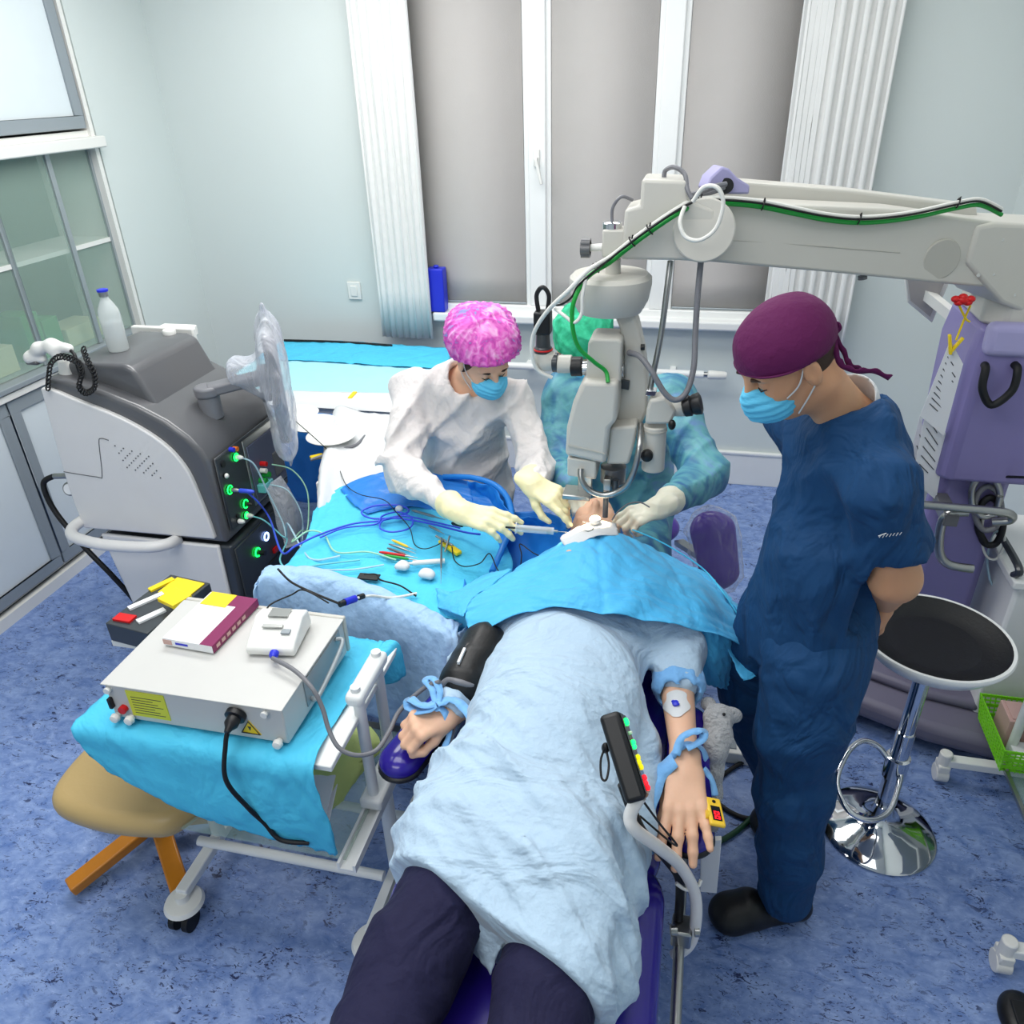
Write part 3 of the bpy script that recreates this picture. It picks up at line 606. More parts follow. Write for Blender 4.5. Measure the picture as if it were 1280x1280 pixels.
# things on the console
bt = thing('saline_bottle', (-2.045, 2.385, 1.263), 'clear saline bottle with a blue cap standing on the grey console', 'bottle')
c0 = Vector((-2.045, 2.385, 1.263))
MB().lathe(c0, [(.01, .002), (.034, 0), (.037, .005), (.037, .13), (.034, .15), (.02, .178), (.014, .188), (.014, .2), (.012, .2)]).build('bottle_body', 'bottle plastic', bt, smooth=60)
MB().lathe(c0, [(.01, .004), (.032, .003), (.0345, .008), (.0345, .105), (.01, .106)]).build('liquid', 'liquid', bt, smooth=60)
MB().lathe(c0, [(.01, .196), (.016, .196), (.0165, .215), (.01, .216)]).build('neck_collar', 'steel', bt); MB().lathe(c0, [(.01, .212), (.019, .213), (.019, .220), (.008, .223)]).build('cap', 'royal blue', bt)
tag(MB().lathe((-1.98, 2.60, 1.262), [(.01, 0), (.024, 0), (.025, .014), (.022, .018), (.01, .018)]).build('round_lid', 'white plastic', smooth=50), 'small round white lid lying on the console top cover', 'lid')
hs = thing('remote_handset', (-2.175, 2.25, 1.22), 'off-white handset with coiled black cord in a cradle on the console corner', 'handset')
MB().lathe((-2.165, 2.24, 1.19), [(.02, 0), (.027, 0), (.026, .03), (.02, .06), (.016, .075), (.01, .076)]).build('cradle', 'white plastic', hs, smooth=50)
B = Blob(); hp0 = Vector((-2.19, 2.24, 1.30)); B.chain([hp0+Vector(p) for p in ((-.10, 0, -.025), (-.06, 0, .005), (-.01, .01, .018), (.05, .015, .005))], [.02, .02, .019, .017], k=.02); B.cone(hp0+Vector((-.105, -.005, -.03)), hp0+Vector((-.06, .0, -.035)), .022, .012, k=.015); B.cone(hp0+Vector((.0, .0, .0)), hp0+Vector((.02, 0, -.04)), .02, .014, k=.02)
b = MB(); B.mesh(b, .004); b.build('handset_body', 'white plastic', hs, smooth=180)
MB().box(hp0+Vector((-.118, -.022, -.052)), hp0+Vector((-.07, .018, -.036))).build('scan_window', 'machine grey', hs, bevel=.006)
MB().tube([hp0+Vector(p) for p in ((.05, .015, .004), (.08, .0, -.01), (.092, -.01, -.045), (.095, -.01, -.07))], .006, 10).cyl(hp0+Vector((.093, -.01, -.03)), hp0+Vector((.097, -.012, -.075)), .011).build('strain_relief', 'black plastic', hs)
pts = []; path = crv([at(a, b, y=c) for a, b, c in ((104, 436, 2.20), (110, 452, 2.16), (118, 468, 2.145), (118, 484, 2.14), (108, 491, 2.14), (99, 483, 2.14), (102, 468, 2.145), (100, 456, 2.16), (88, 448, 2.18), (74, 446, 2.2), (64, 454, 2.16), (61, 470, 2.15), (60, 486, 2.15))], 26)
for i, p in enumerate(path): pts.append(p+Vector((.0085*math.cos(i*.85), .007*math.sin(i*.85), .0085*math.sin(i*.85))))
MB().rings([(p, .003) for p in pts], 6).build('coiled_cord', 'black rubber', hs, smooth=80)
gv = thing('gas_valve', (-2.3, 2.22, .78), 'brass gas valve with a round gauge at the rear of the console', 'valve')
MB().cyl((-2.235, 2.25, .80), (-2.36, 2.22, .80), .011).cyl((-2.30, 2.235, .78), (-2.30, 2.235, .825), .012).build('valve_body', 'steel', gv, bevel=.002)
MB().lathe((-2.275, 2.20, .765), [(.005, .0), (.026, 0), (.028, .012), (.024, .016)], 24, (.2, -1, .3)).build('gauge', 'steel', gv, bevel=.001)
MB().lathe((-2.275, 2.20, .765), [(.005, .012), (.021, .017)], 24, (.2, -1, .3)).build('gauge_face', 'paper', gv)
cable('gas_hose', [(-2.36, 2.22, .80), (-2.40, 2.20, .77), (-2.38, 2.19, .66), (-2.28, 2.17, .52), (-2.19, 2.165, .40), (-2.15, 2.2, .25)], .011, 'black rubber', 'black gas hose curving down behind the console push handle', 'hose')
# ================================================================ small trolley with laser box
tr = thing('instrument_trolley', (-1.03, 1.34, 0), 'white metal trolley under a turquoise drape in the left foreground', 'trolley')
xa, xb = -1.27, -.70
for x in (xa, xb):
    MB().box((x-.022, 1.24, .815), (x+.022, 1.42, .85)).build('top_block', 'white enamel', tr, bevel=.012, seg=3)
    for y in (1.265, 1.395): MB().cyl((x, y, .85), (x, y, .862), .012).build('cap', 'white enamel', tr)
    for y in (1.27, 1.39): MB().cyl((x, y, .49), (x, y, .82), .0145, n=16).build('upright', 'white enamel', tr)
    MB().box((x-.03, 1.24, .465), (x+.03, 1.43, .50)).build('lower_block', 'white enamel', tr, bevel=.008)
    MB().prism([(x+i, 1.08, z) for i, z in ((-.024, .44), (.024, .44), (.024, .465), (.017, .465), (.017, .447), (-.017, .447), (-.017, .465), (-.024, .465))], (0, .46, 0)).build('shelf_channel', 'white enamel', tr)
    MB().bar((x, 1.13, .115), (x, 1.62, .115), .035, .03).cyl((x, 1.33, .11), (x, 1.33, .45), .02).build('foot_bar', 'white enamel', tr, bevel=.004)
    for y in (1.13, 1.60):
        cs = MB().lathe((x, y, .07), [(.01, 0), (.052, 0), (.056, .006), (.05, .018), (.02, .024), (.018, .045), (.01, .046)]).build('caster_cover', 'white plastic', tr, smooth=50)
        MB().cyl((x+.012, y-.02, .032), (x+.03, y-.02, .032), .032, n=20).cyl((x-.03, y-.02, .032), (x-.012, y-.02, .032), .032, n=20).build('caster_wheel', 'black rubber', cs)
MB().cyl((xa, 1.25, .19), (xb, 1.25, .19), .014).cyl((xa, 1.45, .19), (xb, 1.45, .19), .014).build('cross_bar', 'white enamel', tr)
MB().box((xa-.05, 1.10, .755), (xb+.0, 1.525, .772)).build('tray_top', 'white enamel', tr, bevel=.003)
MB().box((xa+.01, 1.10, .452), (xb-.01, 1.52, .458)).build('glass_shelf', 'glass green', tr)
# turquoise drape over the tray: top, front fall and right fall
def zz(x, y): return .7765
sheet('cloth', [[(-1.355, 1.53, .76), (-1.1, 1.53, .778), (-.85, 1.53, .778), (-.74, 1.53, .778)], [(-1.36, 1.4, .765), (-1.1, 1.4, .778), (-.85, 1.4, .778), (-.735, 1.4, .777)], [(-1.36, 1.2, .772), (-1.1, 1.2, .778), (-.85, 1.2, .778), (-.745, 1.2, .777)],
  [(-1.365, 1.10, .775), (-1.1, 1.095, .78), (-.85, 1.09, .78), (-.735, 1.09, .78)], [(-1.345, 1.085, .72), (-1.1, 1.075, .70), (-.85, 1.07, .70), (-.725, 1.075, .69)], [(-1.29, 1.08, .66), (-1.09, 1.065, .59), (-.88, 1.06, .60), (-.71, 1.07, .60)], [(-1.23, 1.085, .615), (-1.05, 1.07, .565), (-.86, 1.07, .53), (-.715, 1.08, .50)]], 'drape turquoise', tag(thing('tray_drape', (-1.03, 1.34, .778), 'turquoise sterile drape spread over the white trolley under the grey box', 'drape')), 48, 40, .0018, .0035, seed=3)
dr = [o for o in bpy.data.objects if o.name == 'tray_drape'][0]
sheet('side_fall', [[(-.75, 1.42, .779), (-.745, 1.48, .779), (-.74, 1.53, .779)], [(-.73, 1.43, .775), (-.715, 1.48, .775), (-.70, 1.535, .775)], [(-.725, 1.45, .70), (-.70, 1.49, .68), (-.69, 1.535, .67)]], 'drape turquoise', dr, 16, 16, .0018, .002, seed=4)
# grey boxed device
lz = thing('laser_device', (-1.035, 1.30, .782), 'flat light grey metal device box on the draped trolley', 'medical device')
bx0, bx1, by0, by1, bz0, bz1 = -1.262, -.81, 1.125, 1.455, .795, .898
MB().box((bx0, by0, bz0), (bx1, by1, bz1)).build('case', 'box grey', lz, bevel=.004)
MB().box((bx0-.004, by0-.006, bz1), (bx1+.004, by1, bz1+.004)).build('lid', 'box grey', lz, bevel=.0015)
MB().box((bx0, by1, bz0), (bx1+.004, by1+.014, bz1+.006)).build('rear_bezel', 'beige enamel', lz, bevel=.004)
for x in (bx0+.03, bx1-.03):
    for y in (by0+.04, by1-.04): MB().cyl((x, y, .781), (x, y, .796), .014).build('foot', 'black rubber', lz)
hd = MB().tube([(bx1+.003, by0+.12, .825), (bx1+.022, by0+.125, .835), (bx1+.022, by0+.27, .87), (bx1+.003, by0+.275, .88)], .006, 10).build('handle', 'grey aluminium', lz); MB().box((bx1, by0+.10, .815), (bx1+.003, by0+.30, .89)).build('handle_recess', 'grey trim', lz, bevel=.001)
MB().box((bx0+.055, by0-.002, .812), (bx0+.155, by0, .888)).build('warning_label', 'label yellow', lz)
b = MB()
for k in range(7): b.box((bx0+.065, by0-.0026, .822+k*.008), (bx0+.065+.08-(k % 3)*.012, by0-.002, .8235+k*.008))
b.build('label_print', 'ink', lz)
q = MB().prism([(bx1-.115, by0-.002, .812), (bx1-.065, by0-.002, .812), (bx1-.09, by0-.002, .852)], (0, .002, 0)).build('warning_sign', 'yellow', lz)
MB().prism([(bx1-.0905-.004, by0-.003, .834), (bx1-.086, by0-.003, .834), (bx1-.090, by0-.003, .822)], (0, .001, 0)).tube([(bx1-.113, by0-.003, .8135), (bx1-.09, by0-.003, .850), (bx1-.067, by0-.003, .8135)], .0015, 6, 1, True).build('sign_print', 'ink', q)
for x in (bx0+.012, bx1-.02, bx0+.05):
    MB().lathe((x, by0, .805), [(.004, 0), (.008, .002), (.008, .008), (.012, .01), (.010, .02), (.004, .022)], 16, (0, -1, 0)).build('knob', 'white plastic', lz)
for x in (bx0+.012, bx1-.04): MB().cyl((x, by0, .885), (x, by0-.012, .885), .008).build('knob', 'white plastic', lz)
MB().cyl((bx0+.036, by0, .83), (bx0+.036, by0-.012, .83), .01).build('red_button', 'red', lz)
MB().box((bx0+.003, by0-.012, .83), (bx0+.012, by0, .86)).build('switch', 'black plastic', lz, bevel=.002)
pl = Vector((bx1-.115, by0, .868)); cable_ = thing('power_cable', (pl.x, pl.y-.02, .5), 'black power cord plugged into the front of the grey device box', 'cable')
MB().lathe(pl, [(.01, 0), (.024, .0), (.024, .012), (.016, .014), (.016, .03), (.009, .04), (.006, .05)], 20, (0, -1, -.25)).build('plug', 'black plastic', cable_)
MB().tube([pl+Vector((0, -.04, -.01)), pl+Vector((-.005, -.055, -.04)), pl+Vector((-.005, -.085, -.12)), pl+Vector((.025, -.078, -.21)), pl+Vector((.05, -.068, -.27)), pl+Vector((.085, -.072, -.315)), pl+Vector((.15, -.06, -.325))], .0055, 10, 10).build('cord', 'black rubber', cable_)
# medicine boxes on the device
def rbox(a, b, c, h, ang=None):
    pass
def slab(name, c, sx, sy, sz, yaw, m, label, cat, group=None, pitch=0, parent=None, bevel=.001):
    T = Matrix.Translation(c) @ Matrix.Rotation(math.radians(yaw), 4, 'Z') @ Matrix.Rotation(math.radians(pitch), 4, 'X')
    o = MB(T).box((-sx/2, -sy/2, 0), (sx/2, sy/2, sz)).build(name, m, parent, bevel=bevel, origin=c if parent is None else None)
    if parent is None: tag(o, label, cat, group)
    return o, T
mb = thing('medicine_box', (-1.12, 1.36, .907), 'flat white and magenta medicine box lying on the grey device box', 'box'); c = Vector((-1.122, 1.365, .907)); T = Matrix.Translation(c) @ Matrix.Rotation(math.radians(-3), 4, 'Z')
MB(T).box((-.07, -.10, 0), (.07, .10, .022)).build('carton', 'paper', mb, bevel=.001)
MB(T).box((.035, -.10, .0221), (.0705, .10, .0226)).box((.0701, -.10, 0), (.0707, .10, .0222)).box((-.02, .055, .0221), (.07, .10, .0227)).build('magenta_band', 'magenta box', mb)
MB(T).box((-.065, .045, .0228), (.01, .1, .0234)).box((.05, .1, .01), (.07, .1008, .02)).build('yellow_sticker', 'yellow', mb)
b = MB(T)
for k in range(6): b.box((.0708, -.085+k*.022, .006), (.0712, -.085+k*.022+.014, .016))
b.box((-.07, -.1008, .004), (-.045, -.1, .018)).build('print', 'pink paper', mb)
MB(T).box((-.035, -.1008, .008), (.0, -.1, .014)).build('print', 'royal blue', mb)
b2 = thing('medicine_box', (-1.40, 1.58, .76), 'black and yellow medicine carton leaning behind the grey device box', 'box')
T = Matrix.Translation((-1.375, 1.545, .835)) @ Matrix.Rotation(math.radians(-32), 4, 'Z') @ Matrix.Rotation(math.radians(12), 4, 'X')
T = Matrix.Translation((-1.385, 1.515, .835)) @ Matrix.Rotation(math.radians(-8), 4, 'Z')
MB(T).box((-.085, -.13, -.06), (.06, .12, .0)).build('carton', 'machine dark', b2, bevel=.002)
MB(T).box((-.05, .03, 0), (.05, .11, .004)).build('yellow_sticker', 'yellow', b2, bevel=.001)
MB(T).bar((-.07, -.06, .003), (-.03, .03, .003), .018, .006).bar((.0, -.10, .003), (.03, -.03, .003), .02, .006).build('white_print', 'paper', b2); MB(T).bar((-.075, -.10, .003), (-.02, -.095, .003), .03, .006).build('red_print', 'red', b2)
MB(T).bar((-.08, .03, .003), (-.055, .10, .003), .02, .006).build('yellow_print', 'yellow', b2)
tag(slab('medicine_box', at(219, 750, z=.86), .07, .06, .012, -20, 'yellow', None, None)[0], 'small yellow carton on top of the black and yellow carton', 'box')
tag(MB().box((-1.49, 1.40, .755), (-1.345, 1.65, .772)).build('carton_shelf', 'white enamel'), 'narrow white side board of the trolley holding the cartons', 'shelf')
# blood pressure monitor
bp = thing('blood_pressure_monitor', (-.925, 1.345, .907), 'rounded white blood pressure monitor with a blue plug on the grey device box', 'monitor')
T = Matrix.Translation((-.925, 1.345, .907)) @ Matrix.Rotation(math.radians(8), 4, 'Z')
pr_ = [(-.062, 0), (-.067, .012), (-.058, .05), (-.02, .058), (.05, .032), (.068, .02), (.066, 0)]
MB(T).prism([(-.06, y*-1, z) for y, z in pr_], (.12, 0, 0)).build('housing', 'white plastic', bp, bevel=.009, seg=4)
T2 = T @ Matrix.Translation((0, 0, 0))
MB(T).bar((-.03, -.0145, .0505), (.02, -.0145, .0505), .012, .003).bar((0, .045, .0585), (0, .01, .0605), .05, .002).build('display', 'steel', bp)
MB(T).box((.02, -.035, .042), (.042, -.018, .046)).build('start_button', 'grey trim', bp, bevel=.001)
MB().lathe((-.90, 1.275, .925), [(.004, 0), (.011, .002), (.011, .012), (.006, .02)], 16, (.3, -1, 0)).build('hose_plug', 'royal blue', bp)
cable('cuff_hose', [(-.895, 1.255, .925), at(368, 838, z=.925), at(390, 860, z=.91), at(403, 885, z=.87), at(411, 912, z=.83), at(424, 935, z=.80), at(446, 944, z=.78), at(470, 938, z=.77), at(486, 915, z=.78), at(500, 888, z=.80), at(530, 860, z=.84), at(550, 852, z=.86)], .0055, 'grey hose', 'grey rubber hose from the blood pressure monitor to the arm cuff', 'hose')
cable('monitor_lead', [(-.99, 1.39, .925), (-1.0, 1.44, .93), (-.97, 1.50, .925), (-.93, 1.50, .945), (-.86, 1.49, .92)], .0022, 'black rubber', 'thin black lead running behind the blood pressure monitor')
wl = thing('white_sensor_cable', (-.72, 1.62, .8), 'white cable with a blue and black connector hanging over the padded table edge', 'cable')
MB().tube([(-.70, 1.70, .825), (-.76, 1.66, .83), (-.80, 1.62, .86), (-.83, 1.58, .875)], .004, 8, 8).build('cord', 'white cable', wl); MB().cyl((-.83, 1.58, .875), (-.845, 1.545, .885), .010).build('blue_collar', 'royal blue', wl); MB().cyl((-.845, 1.545, .885), (-.852, 1.53, .888), .0085).cyl((-.825, 1.59, .872), (-.817, 1.605, .868), .008).build('black_end', 'black plastic', wl)
MB().tube([(-.85, 1.532, .888), (-.92, 1.535, .91), (-1.0, 1.56, .92), (-1.06, 1.60, .93)], .0032, 8, 8).build('black_lead', 'black rubber', wl)
# lime bag of papers on the trolley's glass shelf
pb = thing('paper_bag', (-.80, 1.32, .46), 'crumpled lime green and white paper packets on the trolley glass shelf', 'packet')
sheet('lime_packet', [[(-.90, 1.44, .46), (-.84, 1.46, .50), (-.74, 1.45, .47)], [(-.88, 1.34, .47), (-.82, 1.35, .52), (-.745, 1.34, .47)], [(-.87, 1.24, .45), (-.82, 1.24, .50), (-.75, 1.24, .46)]], 'lime paper', pb, 24, 24, .002, .006, (3, 3) if False else 0) if False else None
B = Blob(); B.cone((-.86, 1.24, .49), (-.82, 1.42, .50), .045, .05, k=.04).cone((-.82, 1.24, .49), (-.785, 1.40, .51), .04, .045, k=.04); B.cut((0, 0, .46), (0, 0, -1)); b = MB(); B.mesh(b, .008, fn=noise3(30, .008, 8)); b.build('lime_packet', 'lime paper', pb, smooth=50)
T = Matrix.Translation((-.84, 1.215, .53)) @ Matrix.Rotation(math.radians(12), 4, 'Z') @ Matrix.Rotation(math.radians(6), 4, 'X'); MB(T).box((-.05, -.07, -.003), (.05, .05, .003)).box((-.045, -.075, -.02), (.055, .045, -.014)).build('white_packet', 'paper', pb, bevel=.002)
# beech stool with a tan seat behind the trolley
ws = thing('saddle_stool', (-1.47, 1.28, 0), 'tan upholstered stool with beech star legs left of the trolley', 'stool')
cr = crv([(-1.525, 1.085, .425), (-1.40, 1.055, .425), (-1.25, 1.06, .425), (-1.16, 1.10, .425), (-1.12, 1.26, .425), (-1.16, 1.44, .425), (-1.32, 1.48, .425), (-1.49, 1.44, .425), (-1.555, 1.33, .425), (-1.565, 1.18, .425)], 5, True)[:-1]
MB().prism(cr, (0, 0, .075)).build('seat', 'tan vinyl', ws, bevel=.034, seg=6, smooth=60)
MB().cyl((-1.50, 1.36, .08), (-1.38, 1.27, .42), .03).cyl((-1.382, 1.272, .40), (-1.38, 1.27, .42), .09).build('post', 'black plastic', ws)
for a in (238, 316, 28, 100, 172):
    d = Vector((math.cos(math.radians(a)), math.sin(math.radians(a)), 0)); h0 = Vector((-1.51, 1.36, .09))
    MB().bar(h0+d*.02, h0+d*.28+Vector((0, 0, -.052)), .055, .035).build('leg', 'beech', ws, bevel=.006, seg=3)
# ================================================================ operating microscope
sc = thing('operating_microscope', (.93, 2.55, 0), 'cream operating microscope on a lavender column, its long arm reaching over the patient', 'microscope')
def px(pts, y): return [at(a, b, y=y) for a, b in pts]
# floor base
bs = [(.48, 2.50, 0), (.60, 2.33, 0), (.90, 2.20, 0), (1.18, 2.14, 0), (1.30, 2.30, 0), (1.30, 2.78, 0), (1.10, 2.95, 0), (.75, 2.92, 0), (.52, 2.75, 0)]
MB().prism([Vector(p)+Vector((0, 0, .05)) for p in bs], (0, 0, .085)).build('base_cover', 'base violet', sc, bevel=.03, seg=4)
MB().prism([Vector((.9, 2.55, .132))+(Vector(p)-Vector((.9, 2.55, 0)))*.62 for p in bs], (0, 0, .04)).build('base_top', 'base violet', sc, bevel=.018, seg=3)
for x, y in ((.62, 2.42), (1.18, 2.26), (1.2, 2.8), (.66, 2.8)): MB().cyl((x, y-.015, .04), (x, y+.015, .04), .04, n=20).build('caster', 'black rubber', sc)
# column
def oct_(x0, x1, y0, y1, c): return [(x0+c, y0), (x1-c, y0), (x1, y0+c), (x1, y1-c), (x1-c, y1), (x0+c, y1), (x0, y1-c), (x0, y0+c)]
MB().prism([(x, y, .16) for x, y in oct_(.80, 1.02, 2.44, 2.68, .03)], (0, 0, .86)).build('lower_column', 'lavender', sc, bevel=.012, seg=3)
up = MB(); lo_ = oct_(.78, 1.06, 2.38, 2.70, .03); hi_ = oct_(.775, 1.10, 2.36, 2.72, .03)
vs = [(x, y, .97) for x, y in lo_]+[(x, y, 1.36) for x, y in hi_]+[(x, y, 1.45) for x, y in oct_(.79, 1.09, 2.37, 2.72, .03)]
up.add(vs, [tuple(range(7, -1, -1)), tuple(range(16, 24))]+[(r*8+i, r*8+(i+1) % 8, r*8+8+(i+1) % 8, r*8+8+i) for r in (0, 1) for i in range(8)])
hs_ = up.build('upper_housing', 'lavender', sc, bevel=.014, seg=3)
MB().box((.80, 2.345, 1.375), (1.08, 2.40, 1.47)).build('front_bulge', 'lavender light', sc, bevel=.022, seg=4)
MB().tube([(.815, 2.36, 1.35), (.812, 2.335, 1.345), (.815, 2.325, 1.29), (.85, 2.325, 1.245), (.89, 2.325, 1.29), (.893, 2.335, 1.345), (.89, 2.36, 1.355)], .011, 12).build('grab_handle', 'black rubber', sc)
MB().prism([(x, y, 1.45) for x, y in oct_(.795, 1.08, 2.38, 2.70, .05)], (0, 0, .13)).build('cream_neck', 'beige enamel', sc, bevel=.01)
MB().cyl((.93, 2.52, 1.57), (.93, 2.52, 1.62), .12, n=40).build('swivel_collar', 'beige shade', sc, bevel=.006)
# arm: front panel polygons seen from the photo, laid on the slanting vertical plane of the arm
def ya(x): return 2.0+(x-862)/(1245-862)*.36
off = Vector((-.35, .94, 0))*.12
def armp(pts, d=0): return [at(a, b, y=ya(a)-d) for a, b in pts]
MB().prism(armp([(868, 252), (1000, 256), (1130, 262), (1250, 278), (1262, 300), (1240, 360), (1190, 356), (1040, 341), (868, 326)]), off).build('spring_arm', 'beige enamel', sc, bevel=.008, seg=3)
MB().prism([p+off*1.05 for p in armp([(925, 232), (1100, 246), (1262, 266), (1262, 300), (925, 290)])], off*.9).build('parallel_arm', 'beige enamel', sc, bevel=.008, seg=3)
MB().prism(armp([(1222, 282), (1245, 278), (1345, 282), (1390, 400), (1290, 396), (1252, 380), (1208, 330)], .012), off*1.7).build('elbow_housing', 'beige enamel', sc, bevel=.012, seg=3)
p0 = at(1243, 300, y=ya(1243)-.014); 
ringp = at(1176, 324, y=ya(1176)); nn = Vector((-.94, -.35, 0)) if False else Vector((-.35, -.94, 0)).normalized(); nn = -off.normalized()
MB().cyl(ringp+nn*-.02, ringp+nn*.006, .052, n=48).build('pivot_cover', 'beige shade', sc, bevel=.003)
MB().tube(armp([(872, 298), (1000, 306), (1125, 316)], .001), .0014, 6, 4).build('arm_seam', 'beige shade', sc)
for a, b, r in ((1253, 300, .004), (1242, 343, .004), (1223, 344, .005), (1268, 369, .004)): MB().cyl(at(a, b, y=ya(a)-.012), at(a, b, y=ya(a)-.0135), r, n=12).build('screw', 'steel', sc)
MB().cyl(at(1078, 345, y=ya(1078)+.03), at(1078, 349, y=ya(1078)+.03), .012).build('stop_pin', 'machine grey', sc)
# head-side knuckle
yk = 1.965
MB().prism(px([(802, 224), (858, 226), (862, 250), (893, 262), (898, 290), (878, 328), (850, 326), (776, 325), (781, 262), (800, 257)], yk), (0, .13, 0)).build('knuckle_block', 'beige enamel', sc, bevel=.008, seg=3)
MB().cyl(at(880, 288, y=yk-.004), at(880, 288, y=yk+.10), .072, n=48).build('knuckle_pivot', 'beige enamel', sc, bevel=.004)
MB().box(at(752, 322, y=1.97), at(781, 288, y=1.97)+Vector((0, .07, 0))).build('shaft_bracket', 'beige enamel', sc, bevel=.004)
kc = at(765, 287, y=2.0); MB().lathe(kc, [(.02, 0), (.024, .003), (.024, .016), (.018, .02), (.01, .02)], 32).build('silver_cap', 'chrome', sc)
MB().tube([kc+Vector((0, 0, .015)), kc+Vector((0, 0, .05)), kc+Vector((.02, 0, .075)), kc+Vector((.045, .02, .065))], .004).build('shaft_lead', 'grey hose', sc)
kn = at(738, 310, y=1.99); MB().cyl(kn, at(753, 309, y=1.99), .009).build('knob_stem', 'white plastic', sc)
b = MB(); 
for k in range(6): a = k*PI/3; b.cyl(kn+Vector((0, math.cos(a)*.014, math.sin(a)*.014)), kn+Vector((-.022, math.cos(a)*.014, math.sin(a)*.014)), .011, n=12)
b.cyl(kn, kn+Vector((-.024, 0, 0)), .018).build('clamp_knob', 'machine grey', sc)
MB().cyl(at(766, 324, y=2.0), at(766, 345, y=2.0), .02).build('shaft', 'beige enamel', sc)
dc = at(762, 388, y=2.02); MB().lathe(dc, [(.02, 0), (.082, 0), (.098, .03), (.105, .07), (.104, .086), (.094, .096), (.03, .10), (.02, .10)], 56).build('drum', 'beige enamel', sc, smooth=30)
MB().prism(px([(764, 386), (790, 386), (797, 405), (805, 440), (810, 480), (809, 515), (801, 533), (770, 530), (772, 495), (780, 470), (780, 435), (774, 410)], 1.985), (0, .07, 0)).build('curved_neck', 'beige enamel', sc, bevel=.008, seg=3)
MB().cyl(at(787, 441, y=1.99), at(787, 441, y=1.965), .008).build('hose_port', 'grey hose', sc); MB().cyl(at(801, 434, y=1.985)+Vector((.0, 0, 0)), at(806, 434, y=1.985), .008).build('side_screw', 'black plastic', sc)
MB().prism(px([(776, 475), (787, 477), (786, 488), (775, 486)], 1.975), (0, .02, 0)).build('square_button', 'machine dark', sc, bevel=.002)
# optics
b1 = px([(740, 423), (772, 424), (777, 428), (776, 478), (732, 476), (735, 428)], 1.93); MB().prism(b1, (0, .10, 0)).build('beam_splitter', 'beige enamel', sc, bevel=.012, seg=4)
MB().prism(px([(728, 477), (772, 478), (773, 492), (771, 527), (762, 536), (757, 581), (706, 570), (708, 535), (716, 503)], 1.90), (0, .13, 0)).build('optics_body', 'beige enamel', sc, bevel=.012, seg=4)
MB().prism(px([(710, 556), (756, 567), (757, 569), (710, 559)], 1.8985), (0, .003, 0)).build('body_seam', 'beige shade', sc)
MB().prism(px([(762, 535), (796, 532), (794, 552), (786, 581), (758, 581)], 1.93), (0, .12, 0)).build('focus_housing', 'beige enamel', sc, bevel=.008, seg=3)
MB().prism(px([(709, 572), (745, 577), (745, 600), (709, 595)], 1.905), (0, .10, 0)).build('illuminator', 'beige enamel', sc, bevel=.005)
oc = at(766, 602, y=1.98); MB().lathe(oc, [(.005, .004), (.03, .002), (.032, 0), (.036, .004), (.036, .05), (.02, .055)], 32).build('objective_lens', 'machine grey', sc, smooth=30)
MB().box(oc+Vector((-.02, -.06, .0)), oc+Vector((.0, -.03, .035))).build('objective_latch', 'steel', sc, bevel=.002); MB().cyl(oc+Vector((.012, -.045, .0)), oc+Vector((.012, -.045, .03)), .01).build('small_knob', 'machine dark', sc)
# deflector frame under the objective
MB().box(oc+Vector((-.14, -.04, -.05)), oc+Vector((-.06, .03, -.035))).box(oc+Vector((-.10, 0, -.04)), oc+Vector((-.06, .015, .02))).build('lower_lens_frame', 'steel', sc, bevel=.003)
MB().cyl(oc+Vector((-.015, -.03, .0)), oc+Vector((-.015, -.03, -.10)), .008).build('lens_rod', 'machine grey', sc)
# camera side tube on the left
yc = 1.975
def hc(a, c, z, r, mm, nm): MB().cyl(at(a, z, y=yc), at(c, z, y=yc), r, n=28).build(nm, mm, sc, bevel=.002)
hc(728, 745, 460, .019, 'chrome', 'chrome_coupling'); hc(714, 728, 458, .026, 'black plastic', 'tube_ring'); hc(697, 715, 455, .024, 'beige enamel', 'camera_tube'); hc(691, 698, 453, .026, 'machine dark', 'tube_ring'); hc(776, 780, 463, .019, 'chrome', 'chrome_coupling')
B = Blob(); B.cone(at(692, 452, y=yc), at(682, 452, y=yc), .022, k=.02).cone(at(681, 450, y=yc), at(679, 441, y=yc), .023, k=.02); b = MB(); B.mesh(b, .004); b.build('elbow_mirror', 'beige enamel', sc, smooth=180)
vc = at(679, 440, y=yc)
MB().lathe(vc, [(.01, 0), (.024, 0), (.024, .012), (.02, .016), (.018, .05), (.016, .055), (.01, .055)], 28).build('camera_lens', 'machine dark', sc, smooth=30); ring(MB(), vc+Vector((0, 0, .008)), (0, 0, 1), .024, .0025).build('red_ring', 'red', sc)
MB().box(vc+Vector((-.022, -.02, .05)), vc+Vector((.022, .02, .11))).build('camera_body', 'black plastic', sc, bevel=.005)
MB().tube([vc+Vector((-.012, 0, .11)), vc+Vector((-.016, 0, .15)), vc+Vector((0, 0, .17)), vc+Vector((.016, 0, .15)), vc+Vector((.012, 0, .11))], .006).build('camera_bracket', 'black plastic', sc)
